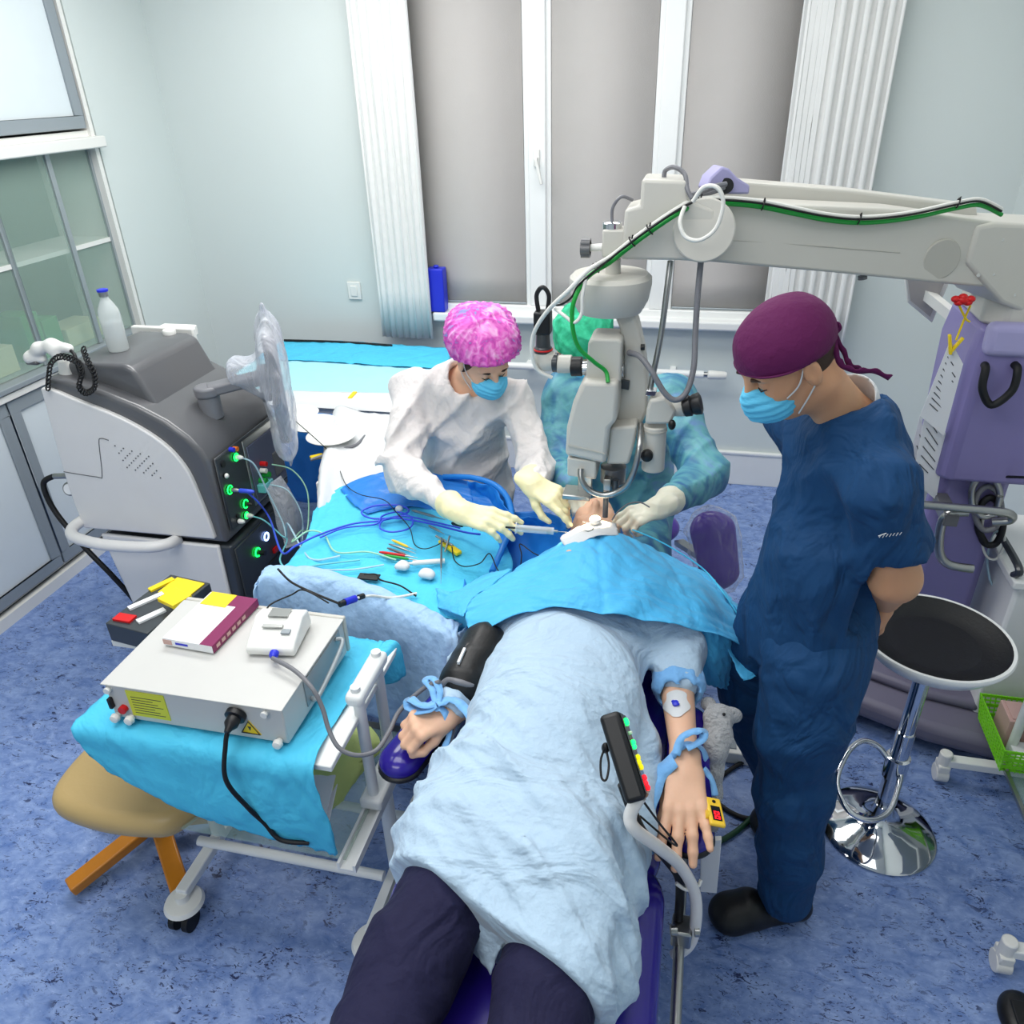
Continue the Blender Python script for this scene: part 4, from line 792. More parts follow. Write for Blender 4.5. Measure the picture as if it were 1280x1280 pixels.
# assistant's side scope on the right
ys_ = 1.95
sa = at(816, 586, y=ys_); sb_ = at(819, 531, y=ys_); d = (sb_-sa); 
MB().cyl(sa, sb_, .031, n=36).build('side_tube', 'beige enamel', sc, bevel=.003); MB().cyl(sb_-d*.12, sb_-d*.08, .0325, n=36).build('tube_seam', 'beige shade', sc)
MB().prism(px([(812, 500), (832, 497), (846, 514), (838, 531), (806, 531), (808, 512)], ys_-.03), (0, .06, 0)).build('prism_housing', 'beige enamel', sc, bevel=.008, seg=3)
MB().cyl(at(832, 510, y=ys_), at(856, 508, y=ys_), .022, .026, n=28).build('binocular_tube', 'beige enamel', sc, bevel=.003)
for dy in (-.028, .028): MB().lathe(at(853, 509, y=ys_+dy), [(.018, 0), (.026, .004), (.028, .02), (.024, .024), (.027, .03), (.029, .046), (.02, .05), (.012, .046)], 28, at(880, 503, y=ys_)-at(853, 509, y=ys_)).build('eyepiece', 'black plastic', sc, smooth=30)
MB().ell(at(840, 531, y=ys_-.035), (.010, .010, .014)).build('small_black_knob', 'black plastic', sc)
MB().cyl(at(796, 570, y=ys_-.03), at(806, 570, y=ys_-.03), .014).build('focus_stem', 'white plastic', sc); MB().lathe(at(809, 568, y=ys_-.03), [(.014, 0), (.016, .002), (.016, .016), (.01, .02)], 24, (0, -1, .1)).build('focus_knob', 'black plastic', sc)
MB().cyl(at(802, 540, y=1.96), at(800, 555, y=1.96), .006).build('gold_pin', 'yellow', sc)
# cable clamp on the arm
cl = armp([(882, 238), (888, 222), (903, 208), (912, 211), (922, 222), (938, 232), (937, 243), (905, 243)], .0)
MB().prism(cl, off*.5).build('cable_clamp', 'lavender light', sc, bevel=.005); MB().cyl(at(908, 232, y=ya(908)-.006), at(906, 234, y=ya(908)+.02), .017, n=24).build('clamp_hole', 'black plastic', sc)
MB().tube(armp([(905, 233), (893, 238), (875, 243), (860, 248)], .012), .008).tube(armp([(908, 230), (893, 233), (878, 239), (862, 244)], .016), .006).build('hose_bundle', 'grey hose', sc)
MB().tube([at(830, 222, y=2.02), at(832, 213, y=2.02), at(843, 209, y=2.0), at(856, 218, y=1.99), at(859, 236, y=1.965), at(865, 248, y=1.955)], .0055).build('head_lead', 'grey hose', sc)
# touch screen, notes, clip
ts = thing('bracket_screen', (.78, 2.75, 1.27), 'small tilted screen with a white bezel mounted behind the microscope column', 'monitor')
q = [at(a, b, y=2.78) for a, b in ((1128, 335), (1190, 345), (1165, 404), (1134, 378))]
tn = Vector((.25, .97, -.05)); MB().prism(q, tn*.035).build('screen_bezel', 'white plastic', ts, bevel=.005)
cq = sum(q, Vector())/4; MB().prism([cq+(p-cq)*.78-tn*.004 for p in q], tn*.004).build('screen_panel', 'blind cloth', ts)
MB().bar(cq+tn*.02, (.80, 2.70, 1.40), .03, .03).build('screen_arm', 'white plastic', ts)
nt_ = thing('note_sheets', (.72, 2.42, 1.15), 'white printed note sheets hanging from a clip on the lavender column', 'paper')
def quad(b, q, t=(0, .0015, 0)): return b.prism(q, t)
s1 = [at(1188, 425, y=2.36), at(1204, 455, y=2.36), at(1180, 545, y=2.37), at(1150, 520, y=2.40)]
def page(name, q, mm, par, n=6, seed=1):
    a, b_, c, d = q; o = MB().prism(q, (0, .0015, 0)).build(name, mm, par); e = MB(); rs = random.Random(seed)
    for k in range(n):
        t = .16+.7*k/n; l = a.lerp(d, t); r = b_.lerp(c, t); p = l.lerp(r, .15); s_ = l.lerp(r, .5+.35*rs.random()); e.bar(p+Vector((0, -.001, 0)), s_+Vector((0, -.001, 0)), .0006, .0026, up=(0, 0, 1))
    e.build('print', 'ink', o); return o
page('top_sheet', s1, 'paper', nt_, 9); page('middle_sheet', [at(1160, 500, y=2.41), at(1184, 545, y=2.41), at(1170, 625, y=2.42), at(1140, 600, y=2.43)], 'paper', nt_, 6, 3); page('bottom_sheet', [at(1150, 520, y=2.45), at(1168, 585, y=2.45), at(1150, 650, y=2.46), at(1130, 600, y=2.46)], 'paper', nt_, 4, 5)
cp = thing('yellow_clip', (.70, 2.3, 1.45), 'yellow plastic clip on a yellow string holding the note sheets', 'clip')
MB().bar(at(1187, 418, y=2.35), at(1188, 443, y=2.35), .012, .008).bar(at(1204, 422, y=2.35), at(1188, 440, y=2.35), .012, .008).build('clip_arms', 'yellow', cp, bevel=.002)
MB().tube([at(1213, 382, y=2.33), at(1205, 400, y=2.34), at(1195, 425, y=2.34)], .003).tube([at(1198, 380, y=2.33), at(1207, 398, y=2.335), at(1212, 402, y=2.34)], .003).build('string', 'yellow', cp)
rt = MB()
for k in range(5): a = k*2*PI/5+.4; c = at(1204, 375, y=2.30); rt.ell(c+Vector((math.cos(a)*.019, 0, math.sin(a)*.008)), (.012, .012, .009))
rt.ell(at(1204, 375, y=2.30), (.018, .014, .012)); tag(rt.build('red_tag', 'red', smooth=180), 'red star-shaped plastic tag tied under the microscope elbow', 'tag')
# rail handle and cable tangle behind the column
rh = thing('rail_handle', (.95, 2.30, .9), 'bent grey metal rail handle around the lavender column', 'handle')
MB().tube([at(1145, 630, y=2.28), at(1200, 635, y=2.28), at(1258, 641, y=2.28), at(1263, 650, y=2.29), at(1240, 652, y=2.30)], .013, 12).tube([at(1210, 640, y=2.31), at(1188, 642, y=2.31), at(1177, 655, y=2.31), at(1174, 688, y=2.31), at(1185, 705, y=2.31), at(1216, 711, y=2.31)], .014, 12).build('rail', 'steel', rh)
MB().box((.80, 2.29, .86), (.84, 2.44, .90)).build('rail_bracket', 'machine grey', rh, bevel=.003)
rs = random.Random(4)
for k, (mm, lab) in enumerate((('steel', 'braided grey hose looped highest beside the lavender column'), ('grey hose', 'grey rubber hose coiled beside the lavender column'), ('black rubber', 'thick black cord looped beside the lavender column'), ('white cable', 'white cord looped beside the lavender column'), ('dark green cable', 'dark green cord dropping beside the lavender column'), ('clear tubing', 'clear tube looped beside the lavender column'))):
    cx, cy = 1232+k*3, 620+k*16; pts = []
    for j in range(9): a = j*.9+k; pts.append(at(cx+math.cos(a)*(18-k), cy+math.sin(a)*(26+2*k), y=2.40+.012*k+.01*j/9))
    if k == 4: pts = [at(1210, 690, y=2.5), at(1200, 710, y=2.5), at(1190, 740, y=2.5), at(1180, 790, y=2.5)]
    cable('looped_cord', pts, (.010, .009, .011, .004, .004, .004)[k], mm, lab, 'cable', 'cords coiled beside the microscope column')
cable('wall_lead', [at(1195, 600, y=2.5), at(1220, 598, y=2.45), at(1250, 596, y=2.4), at(1290, 597, y=2.3)], .004, 'black rubber', 'thin black lead running right from the lavender column')
cable('plug_lead', [(1.36, 3.20, .22), (1.30, 3.1, .12), (1.15, 2.98, .02), (.95, 3.05, .01), (.8, 3.2, .01)], .004, 'black rubber', 'black lead from the wall plug running over the floor to the microscope base')
tag(MB().box((1.35, 3.18, .20), (1.392, 3.26, .27)).cyl((1.33, 3.22, .235), (1.36, 3.22, .235), .02).build('wall_plug', 'black plastic', bevel=.004), 'black plug on the right wall just above the skirting board', 'plug')
# hoses and bundled cables along the arm
y1_ = 1.955
cable('arm_hose', [at(838, 326, y=2.0), at(834, 360, y=1.98), at(826, 420, y=1.97), at(816, 470, y=1.955), at(812, 492, y=1.95)], .0075, 'steel', 'straight braided hose dropping from the arm to the side scope', 'hose')
cable('arm_hose', [at(876, 328, y=2.0), at(872, 370, y=1.98), at(869, 420, y=1.96), at(867, 460, y=1.93), at(858, 490, y=1.91), at(844, 500, y=1.90), at(830, 490, y=1.90), at(815, 465, y=1.91), at(800, 446, y=1.94), at(787, 441, y=1.965)], .0075, 'grey hose', 'grey hose looping from the arm to the curved microscope neck', 'hose')
cable('light_guide', [at(726, 586, y=1.90), at(727, 600, y=1.885), at(738, 614, y=1.88), at(758, 619, y=1.88), at(780, 610, y=1.88), at(792, 590, y=1.88), at(799, 560, y=1.89), at(801, 530, y=1.95)], .0085, 'steel', 'silver light guide curling under the microscope optics', 'hose')
tag(MB().prism(px([(808, 488), (821, 489), (819, 496), (806, 495)], 1.93), (0, .03, 0)).build('hose_coupling', 'chrome', bevel=.002), 'small silver coupling at the lower end of the braided hose', 'coupling')
def al(pts, d): return [at(a, b, y=(ya(a) if a > 862 else 1.965)-d) for a, b in pts]
main = [(1252, 264), (1225, 252), (1195, 256), (1150, 266), (1110, 272), (1070, 274), (1030, 270), (990, 262), (950, 254), (905, 250), (870, 252), (845, 264), (812, 286), (785, 306), (762, 324)]
cable('video_cable', al([(a, b+4.5) for a, b in main], .02)+[at(735, 346, y=1.90), at(719, 372, y=1.87), at(715, 400, y=1.87), at(722, 432, y=1.88), at(742, 452, y=1.90), at(757, 464, y=1.915), at(760, 478, y=1.90)], .0055, 'green cable', 'green cable tied along the top of the microscope arm')
cable('video_cable', al([(a, b-2.5) for a, b in main], .02)+[at(735, 338, y=1.88), at(712, 362, y=1.87), at(685, 388, y=1.90), at(668, 415, y=1.93), at(665, 440, y=1.94), at(672, 462, y=1.95), at(690, 472, y=1.96)], .0055, 'white cable', 'white cable running along the microscope arm down to the camera')
cable('video_cable', al([(a, b+0) for a, b in main], .032)+[at(738, 343, y=1.88), at(722, 358, y=1.88), at(714, 372, y=1.89), at(700, 381, y=1.92), at(688, 380, y=1.95)], .0028, 'black rubber', 'thin black lead tied between the white and green cables')
cable('cable_loop', [at(866, 252, y=1.90), at(880, 234, y=1.89), at(897, 235, y=1.88), at(904, 255, y=1.88), at(895, 285, y=1.88), at(875, 300, y=1.88), at(857, 296, y=1.89), at(850, 278, y=1.90), at(856, 258, y=1.92)], .0048, 'white cable', 'white cable coiled in a ring in front of the microscope arm')
cable('cable_loop', [at(733, 345, y=1.88), at(728, 370, y=1.87), at(727, 392, y=1.87), at(718, 403, y=1.87), at(706, 395, y=1.88), at(694, 386, y=1.9)], .0045, 'white cable', 'short white cable loop hanging below the drum beside the camera')
for i, (a, b, ln) in enumerate(((1197, 254, 'farthest right, near the elbow'), (1074, 274, 'at the lowest dip of the cables'), (954, 256, 'right of the lavender clamp'), (876, 251, 'right beside the lavender clamp'), (812, 287, 'above the braided hose'), (790, 302, 'beside the silver cap'), (745, 335, 'just above the drum'))):
    c = at(a, b, y=(ya(a) if a > 862 else 1.965)-.022); t = (at(a+8, b+(2 if a > 880 else -6), y=c.y)-c).normalized()
    o = MB(); ring(o, c, t, .0125, .0018, 14); o.bar(c+Vector((0, -.008, .008)), c+Vector((.002, -.010, .017)), .003, .002); tag(o.build('cable_tie', 'black plastic'), 'black cable tie '+ln, 'cable tie', 'cable ties on the arm cables')
# ================================================================ bar stool
st = thing('bar_stool', (.70, 1.85, 0), 'round stool with a black cushion, white rim and chrome trumpet base', 'stool')
c = Vector((.70, 1.845, 0))
MB().lathe(c, [(.03, .69), (.10, .70), (.165, .725), (.188, .755), (.193, .765), (.190, .772), (.182, .772), (.180, .755), (.03, .73)], 64).build('rim', 'white enamel', st, smooth=50)
MB().lathe(c, [(.02, .742), (.10, .744), (.15, .752), (.172, .768), (.182, .771), (.184, .766), (.178, .752), (.02, .738)], 64).build('cushion', 'black leather', st, smooth=60)
MB().cyl(c+Vector((0, 0, .05)), c+Vector((0, 0, .42)), .026, n=32).cyl(c+Vector((0, 0, .40)), c+Vector((0, 0, .70)), .022, n=32).build('gas_column', 'chrome', st)
MB().cyl(c+Vector((0, 0, .66)), c+Vector((0, 0, .70)), .05).build('seat_plate', 'black plastic', st)
MB().lathe(c, [(.165, 0), (.168, .006), (.16, .012), (.12, .024), (.075, .042), (.045, .06), (.032, .085), (.028, .12), (.02, .12)], 64).build('base', 'chrome', st, smooth=60)
MB().tube([c+Vector(p) for p in ((-.02, -.01, .30), (-.06, .01, .34), (-.11, .0, .36), (-.16, -.06, .355), (-.19, -.14, .32), (-.16, -.20, .285), (-.10, -.20, .26), (-.04, -.15, .25), (-.0, -.06, .26), (.01, -.02, .28))], .0085, 12).build('footrest', 'chrome', st)
MB().lathe(c, [(.024, .24), (.034, .245), (.034, .32), (.024, .325)], 28).build('footrest_collar', 'chrome', st)
# ================================================================ right side trolley with the green basket
rt = thing('basket_trolley', (1.18, 1.8, 0), 'white wheeled trolley frame at the right edge carrying a green basket', 'trolley')
for k, y in enumerate((2.10, 1.45)):
    MB().bar((.93, y, .085), (1.34, y, .085), .035, .03).build('foot_bar', 'white enamel', rt, bevel=.004)
    for x in (.935, 1.33):
        cs = MB().cyl((x, y, .05), (x, y, .12), .02).box((x-.018, y-.025, .045), (x+.018, y+.025, .075)).build('caster_fork', 'white plastic', rt, bevel=.004)
        MB().cyl((x-.020, y, .03), (x+.020, y, .03), .03, n=20).build('caster_wheel', 'white plastic', cs, bevel=.003)
    for x in (1.11, 1.16) if k == 0 else (1.2,): MB().cyl((x, y, .09), (x, y, .62), .014).build('upright', 'white enamel', rt)
MB().box((1.08, 1.42, .144), (1.34, 2.12, .152)).build('lower_shelf', 'glass green', rt)
MB().box((1.08, 1.42, .60), (1.36, 2.12, .618)).build('top_shelf', 'white enamel', rt, bevel=.003)
MB().bar((1.075, 1.40, .16), (1.075, 2.14, .16), .012, .012).build('shelf_rail', 'steel', rt)
bk = thing('green_basket', (1.15, 2.18, .155), 'bright green perforated plastic basket on the right trolley', 'basket')
x0, x1, y0, y1, z0, z1 = 1.045, 1.27, 2.00, 2.26, .155, .255
def tap(x, y, z):
    cx, cy = (x0+x1)/2, (y0+y1)/2; s_ = .88+.12*(z-z0)/(z1-z0); return Vector((cx+(x-cx)*s_, cy+(y-cy)*s_, z))
b = MB(); b.box((x0+.015, y0+.018, z0), (x1-.015, y1-.018, z0+.004)); b.build('basket_floor', 'green plastic', bk)
b = MB()
for k in range(6):
    z = z0+.006+(z1-z0-.012)*k/5; t = .004 if k < 5 else .010
    pts = [tap(x0, y0, z), tap(x1, y0, z), tap(x1, y1, z), tap(x0, y1, z)]
    for i in range(4): b.bar(pts[i], pts[(i+1) % 4], .004, t if k not in (1, 3) else .012)
for i in range(15):
    for (p, q) in (((x0, y0), (x1, y0)), ((x1, y0), (x1, y1)), ((x1, y1), (x0, y1)), ((x0, y1), (x0, y0))):
        t = i/14; x = p[0]+(q[0]-p[0])*t; y = p[1]+(q[1]-p[1])*t; b.bar(tap(x, y, z0), tap(x, y, z1), .005, .003, up=(1, 0, 0))
b.build('basket_wall', 'green plastic', bk)
tag(MB().box((1.09, 2.12, .16), (1.17, 2.22, .27)).box((1.10, 2.13, .27), (1.16, 2.21, .275)).build('carton', 'pink paper', bevel=.002), 'brownish pink carton standing in the green basket', 'box')
tag(MB().box((1.10, 2.02, .16), (1.22, 2.11, .20)).build('paper_pack', 'paper', bevel=.002), 'white printed packet lying in the front of the green basket', 'packet')
tag(MB().cyl((1.215, 2.17, .16), (1.215, 2.17, .26), .02).cyl((1.215, 2.17, .26), (1.215, 2.17, .275), .012).build('small_bottle', 'cream box', smooth=50), 'small bottle standing in the green basket beside the carton', 'bottle')
hc_ = thing('white_cart', (1.22, 2.5, 0), 'white enamelled cart with a dark handle against the right wall', 'cart')
MB().box((1.06, 2.30, .08), (1.36, 2.72, .66)).build('cart_body', 'white enamel', hc_, bevel=.012, seg=3)
MB().box((1.04, 2.28, .66), (1.37, 2.74, .69)).build('cart_top', 'white enamel', hc_, bevel=.006); MB().tube([(1.05, 2.32, .69), (1.05, 2.32, .73), (1.05, 2.68, .73), (1.05, 2.68, .69)], .012).build('cart_handle', 'machine dark', hc_)
for x in (1.10, 1.32):
    for y in (2.34, 2.68): MB().cyl((x-.014, y, .035), (x+.014, y, .035), .035).box((x-.016, y-.02, .05), (x+.016, y+.02, .082)).build('cart_wheel', 'black rubber', hc_)
fp_ = thing('foot_pedal', (.95, 1.32, 0), 'small black foot pedal on the floor in the lower right corner', 'pedal')
B = Blob(); B.ell((.95, 1.315, .012), (.055, .07, .035), k=.01); B.cut((0, 0, 0), (0, 0, -1)); b = MB(); B.mesh(b, .006); b.build('pedal_body', 'black plastic', fp_, smooth=180); MB().box((.92, 1.28, .040), (.98, 1.34, .048)).build('tread', 'black rubber', fp_, bevel=.003)
ps = thing('power_strip', (.30, 2.06, 0), 'white socket box on the floor behind the grey plush toy', 'socket box')
MB().box((.20, 2.03, .0), (.36, 2.12, .05)).build('strip_body', 'white plastic', ps, bevel=.004); 
for x in (.25, .32): MB().box((x-.022, 2.05, .05), (x+.022, 2.095, .054)).build('outlet', 'grey trim', ps, bevel=.002)
cable('floor_cable', [(.30, 2.04, .01), (.22, 1.95, .008), (.20, 1.86, .008), (.30, 1.80, .008), (.42, 1.86, .008), (.50, 2.1, .008), (.60, 2.3, .008)], .008, 'black rubber', 'black cord running from the socket box toward the microscope base')
cable('floor_cable', [(.10, 1.62, .01), (.20, 1.68, .009), (.30, 1.78, .009), (.44, 2.0, .009), (.56, 2.16, .009), (.66, 2.36, .02)], .009, 'dark green cable', 'dark green cord on the floor between the couch and the stool')
from mathutils.bvhtree import BVHTree
def hit(o, a, b):
    """point of an object's surface under a photo coordinate"""
    W = wloc(o); me = o.data; t = BVHTree.FromPolygons([v.co+W for v in me.vertices], [p.vertices[:] for p in me.polygons])
    c = Vector((0, 0, CAM_H)); d = (at(a, b, y=2.0)-c).normalized(); p, n, i, _ = t.ray_cast(c, d); return (p if p else at(a, b, y=1.5)), (n if n else -d)
def V(*a): return Vector(a)
def sdf(B, name, m, par, h, off=0, fn=None, lo=None, hi=None, extra=None):
    b = MB(); B.mesh(b, h, off, fn, lo, hi)
    if extra:
        for q, hh in extra: q.mesh(b, hh)
    return b.build(name, m, par, smooth=180, weld=False)
def face_kit(par, c, R, s=1., brow='hair brown', mask='mask blue', straps=True, lash=True):
    c = Vector(c); R = Matrix(R)
    def P(x, y, z): return c+R @ (Vector((x, y, z))*s)
    for y in (-1, 1):
        b = MB(); b.rings([(P(.090, y*.016, .027), .002), (P(.0945, y*.028, .032), .0036), (P(.084, y*.046, .028), .002)], 8); b.build('eyebrow', brow, par, smooth=80)
        if lash: MB().rings([(P(.0865, y*.018, -.001), .0010), (P(.0895, y*.031, -.004), .0016), (P(.081, y*.044, .0), .0010)], 6).build('eyelashes', brow, par, smooth=80)
    B = Blob(); B.ell(P(.066, 0, -.052), np.array((.058, .064, .056))*s, R, k=.02).cone(P(.112, 0, -.022), P(.108, 0, -.06), .012*s, .016*s, k=.03)
    B.cut(P(.05, 0, -.013), R @ Vector((-.25, 0, 1))); B.cut(P(.035, 0, -.05), R @ Vector((-1, 0, -.1))); B.cut(P(.05, 0, -.100), R @ Vector((.2, 0, -1)))
    zz_ = R @ Vector((0, 0, 1))
    def pl(X, Y, Z): return .0014*np.sin(((X-c.x)*zz_.x+(Y-c.y)*zz_.y+(Z-c.z)*zz_.z)*420)
    k = sdf(B, 'face_mask', mask, par, .003, fn=pl)
    MB().tube([P(.092, .040, -.0235), P(.108, .022, -.0175), P(.118, 0, -.0155), P(.108, -.022, -.0175), P(.092, -.040, -.0235)], .0022, 8).build('mask_edge', 'mask edge', k)
    if straps:
        for y in (-1, 1):
            MB().tube([P(.06, y*.066, -.034), P(.03, y*.079, -.016), P(.005, y*.086, .02), P(-.008, y*.088, .022)], .0016, 6).build('ear_loop', 'white cloth', k)
            MB().tube([P(.05, y*.058, -.092), P(.025, y*.077, -.06), P(.0, y*.086, -.035), P(-.02, y*.086, -.025)], .0016, 6).build('ear_loop', 'white cloth', k)
# ================================================================ operating couch
co_ = thing('operating_couch', (-.24, 1.0, 0), 'purple vinyl operating couch with side rails under the lying patient', 'operating couch')
B = Blob(); B.cone((-.44, .05, .555), (-.44, 1.05, .575), .085, k=.05, n=(0, 0, 1), f=.75).cone((-.04, .05, .555), (-.04, 1.05, .575), .085, k=.05, n=(0, 0, 1), f=.75).cone((-.24, .05, .545), (-.24, 1.05, .565), .17, k=.10, n=(0, 0, 1), f=.38)
sdf(B, 'leg_pad', 'couch vinyl', co_, .010)
B = Blob(); B.cone((-.43, 1.14, .60), (-.42, 1.78, .66), .08, k=.05, n=(0, 0, 1), f=.8).cone((-.05, 1.14, .60), (-.06, 1.78, .66), .08, k=.05, n=(0, 0, 1), f=.8).cone((-.24, 1.14, .59), (-.24, 1.80, .65), .16, k=.10, n=(0, 0, 1), f=.38)
sdf(B, 'back_pad', 'couch vinyl', co_, .010)
B = Blob(); B.cone((-.31, 1.94, .735), (-.19, 1.94, .735), .08, k=.05, n=(0, 0, 1), f=.6).cone((-.31, 2.10, .745), (-.19, 2.10, .745), .08, k=.05, n=(0, 0, 1), f=.6)
sdf(B, 'head_rest', 'couch vinyl', co_, .008)
MB().box((-.44, .15, .46), (-.04, 1.75, .50)).box((-.30, 1.7, .50), (-.18, 2.0, .56)).bar((-.24, 1.95, .55), (-.24, 2.0, .70), .10, .03).build('bed_frame', 'machine white', co_, bevel=.008)
MB().box((-.36, .85, .08), (-.12, 1.35, .47)).build('pedestal', 'machine white', co_, bevel=.03, seg=4)
MB().box((-.45, .55, .0), (-.03, 1.75, .08)).build('floor_base', 'machine white', co_, bevel=.025, seg=3)
MB().tube([(.085, .55, .44), (.085, .8, .44), (.085, 1.2, .46), (.085, 1.6, .50)], .012, 12).box((-.04, .7, .435), (.085, .72, .455)).box((-.04, 1.45, .47), (.085, 1.47, .49)).build('side_rail', 'steel', co_)
MB().tube([(-.565, .75, .44), (-.565, 1.2, .46), (-.565, 1.6, .50)], .012, 12).box((-.565, 1.0, .44), (-.44, 1.02, .455)).box((-.565, 1.45, .47), (-.44, 1.47, .49)).build('side_rail', 'steel', co_)
# armrests
def armrest(pts, z, par):
    B = Blob(); B.cone(pts[0], pts[1], .052, .048, k=.02, n=(0, 0, 1), f=.62); return sdf(B, 'armrest_pad', 'couch vinyl', par, .005)
al_ = armrest([(-.585, 1.215, .70), (-.50, 1.50, .72)], .7, co_); B = Blob(); B.cone((-.585, 1.215, .682), (-.50, 1.50, .70), .056, .05, k=.02, n=(0, 0, 1), f=.3); sdf(B, 'armrest_tray', 'black plastic', co_, .005)
ar_ = armrest([(.085, 1.16, .685), (.07, 1.46, .71)], .7, co_); B = Blob(); B.cone((.085, 1.16, .667), (.07, 1.46, .69), .056, .05, k=.02, n=(0, 0, 1), f=.3); sdf(B, 'armrest_tray', 'black plastic', co_, .005)
MB().bar((-.54, 1.38, .69), (-.565, 1.38, .47), .03, .02).bar((-.52, 1.45, .69), (-.565, 1.47, .47), .025, .02).bar((-.50, 1.25, .50), (-.53, 1.28, .66), .025, .03).build('armrest_bracket', 'machine white', co_, bevel=.003)
MB().bar((.11, 1.36, .69), (.095, 1.36, .48), .03, .02).build('armrest_bracket', 'machine white', co_, bevel=.003)
MB().prism([at(876, 1052, z=.64), at(902, 1050, z=.64), at(896, 1117, z=.42), at(875, 1115, z=.42)], (0, .012, 0)).build('hanging_plate', 'machine white', co_, bevel=.002)
# keypad post on the right
kpz = thing('control_keypad', (-.02, 1.0, .5), 'black control keypad with green, yellow and red lights on a bent grey tube', 'keypad')
MB().tube([at(842, 1195, z=.40), at(862, 1180, z=.44), at(870, 1150, z=.52), at(868, 1115, z=.60), at(850, 1082, z=.70), at(822, 1058, z=.80), at(793, 1036, z=.88), at(788, 1018, z=.91), at(800, 995, z=.945)], .0125, 14).build('bent_tube', 'machine white', kpz)
MB().tube([at(848, 1150, z=.50), at(850, 1120, z=.55), at(848, 1095, z=.62), at(830, 1070, z=.72), at(800, 1035, z=.84), at(778, 980, z=.93)], .010, 12).build('black_sleeve', 'black rubber', kpz)
MB().box(at(838, 1180, z=.46)+V(0, 0, -.01), at(864, 1158, z=.46)+V(0, .0, .04)).build('clamp_block', 'steel', kpz, bevel=.005)
MB().cyl(at(838, 1163, z=.5), at(846, 1163, z=.5), .012).build('clamp_bolt', 'steel', kpz); MB().cyl(at(868, 1165, z=.5), at(874, 1165, z=.5), .010).build('clamp_bolt', 'steel', kpz)
k0 = at(768, 900, z=1.03); k1 = at(797, 992, z=.945); kx = (k1-k0).normalized()
kR = frame(kx, (.30, 1.0, .75) if False else (1.0, .25, .35)); T = Matrix.Translation((k0+k1)/2) @ kR.to_4x4(); L_ = (k1-k0).length
MB(T).box((-L_/2-.012, -.022, -.03), (L_/2+.012, .018, .045)).build('keypad_box', 'black plastic', kpz, bevel=.009, seg=3)
kb = MB(T).box((-L_/2-.004, .0181, -.026), (L_/2+.004, .0205, .040)).build('button_face', 'machine dark', kpz, bevel=.001)
for i, (u, v, mm, r, nm) in enumerate(((-.42, .025, 'led green', .008, 'green_light'), (-.27, .02, 'white plastic', .0035, 'white_button'), (-.14, .02, 'led green', .0055, 'green_button'), (-.08, .03, 'led green', .005, 'green_button'), (.06, .02, 'led yellow', .006, 'yellow_button'), (.13, .03, 'led yellow', .006, 'yellow_button'), (.19, .02, 'led yellow', .006, 'yellow_button'), (.33, .02, 'led red', .006, 'red_button'), (.40, .03, 'led red', .006, 'red_button'), (.46, .018, 'led red', .006, 'red_button'))):
    MB(T).lathe((u*L_, .0205, v), [(r*.8, 0), (r, .003), (r*.7, .006), (r*.2, .007)], 12, (0, 1, 0)).build(nm, mm, kpz)
    if i > 0: MB(T).box((u*L_-.003, .0205, v-.022), (u*L_-.001, .021, v-.010)).build('button_mark', 'paper', kb)
MB().tube([at(757, 933, z=1.0), at(751, 950, z=.99), at(752, 972, z=.975), at(758, 974, z=.975), at(761, 955, z=.985), at(757, 935, z=1.0)], .0022).build('wrist_loop', 'black rubber', kpz); MB().ell(at(757, 935, z=1.0), (.008, .008, .012)).build('loop_clip', 'black plastic', kpz)
cable('keypad_lead', [at(803, 1000, z=.94), at(825, 1030, z=.86), at(846, 1056, z=.80), at(835, 1050, z=.78), at(800, 1020, z=.82)], .0022, 'black rubber', 'thin black lead hanging from the control keypad')
tag(MB().tube([at(845, 1104, z=.63), at(858, 1112, z=.615), at(872, 1108, z=.61), at(876, 1100, z=.62)], .004).build('tube_strap', 'white plastic'), 'white plastic strap wound round the bent keypad tube', 'strap')
# ================================================================ patient
pt_ = thing('person', (-.24, 1.2, .64), 'patient lying on the couch in a light blue paper gown and navy trousers', 'person')
hR = frame((0, .12, 1), (-1, 0, 0)); hR = frame((.0, -.05, 1), (-1, 0, 0))
B = Blob()
B.ell((-.24, 1.02, .75), (.15, .17, .09), k=.05).ell((-.24, 1.28, .78), (.15, .22, .11), k=.05).ell((-.24, 1.58, .80), (.16, .2, .11), k=.06).cone((-.24, 1.70, .80), (-.24, 1.93, .84), .06, .055, k=.05)
B.cone((-.24, 1.7, .8), (-.40, 1.72, .79), .06, .05).cone((-.24, 1.7, .8), (-.07, 1.73, .80), .06, .05)
B.cone((-.35, 1.0, .73), (-.41, .50, .73), .07, .055).cone((-.15, 1.0, .73), (-.16, .50, .70), .07, .055).chain([(-.41, .5, .73), (-.42, .1, .70), (-.42, .02, .70)], [.055, .04, .035]).chain([(-.16, .5, .70), (-.15, .1, .70), (-.15, .02, .70)], [.055, .04, .035])
head_prims(B, (-.24, 2.04, .865), hR, .95, ears=False)
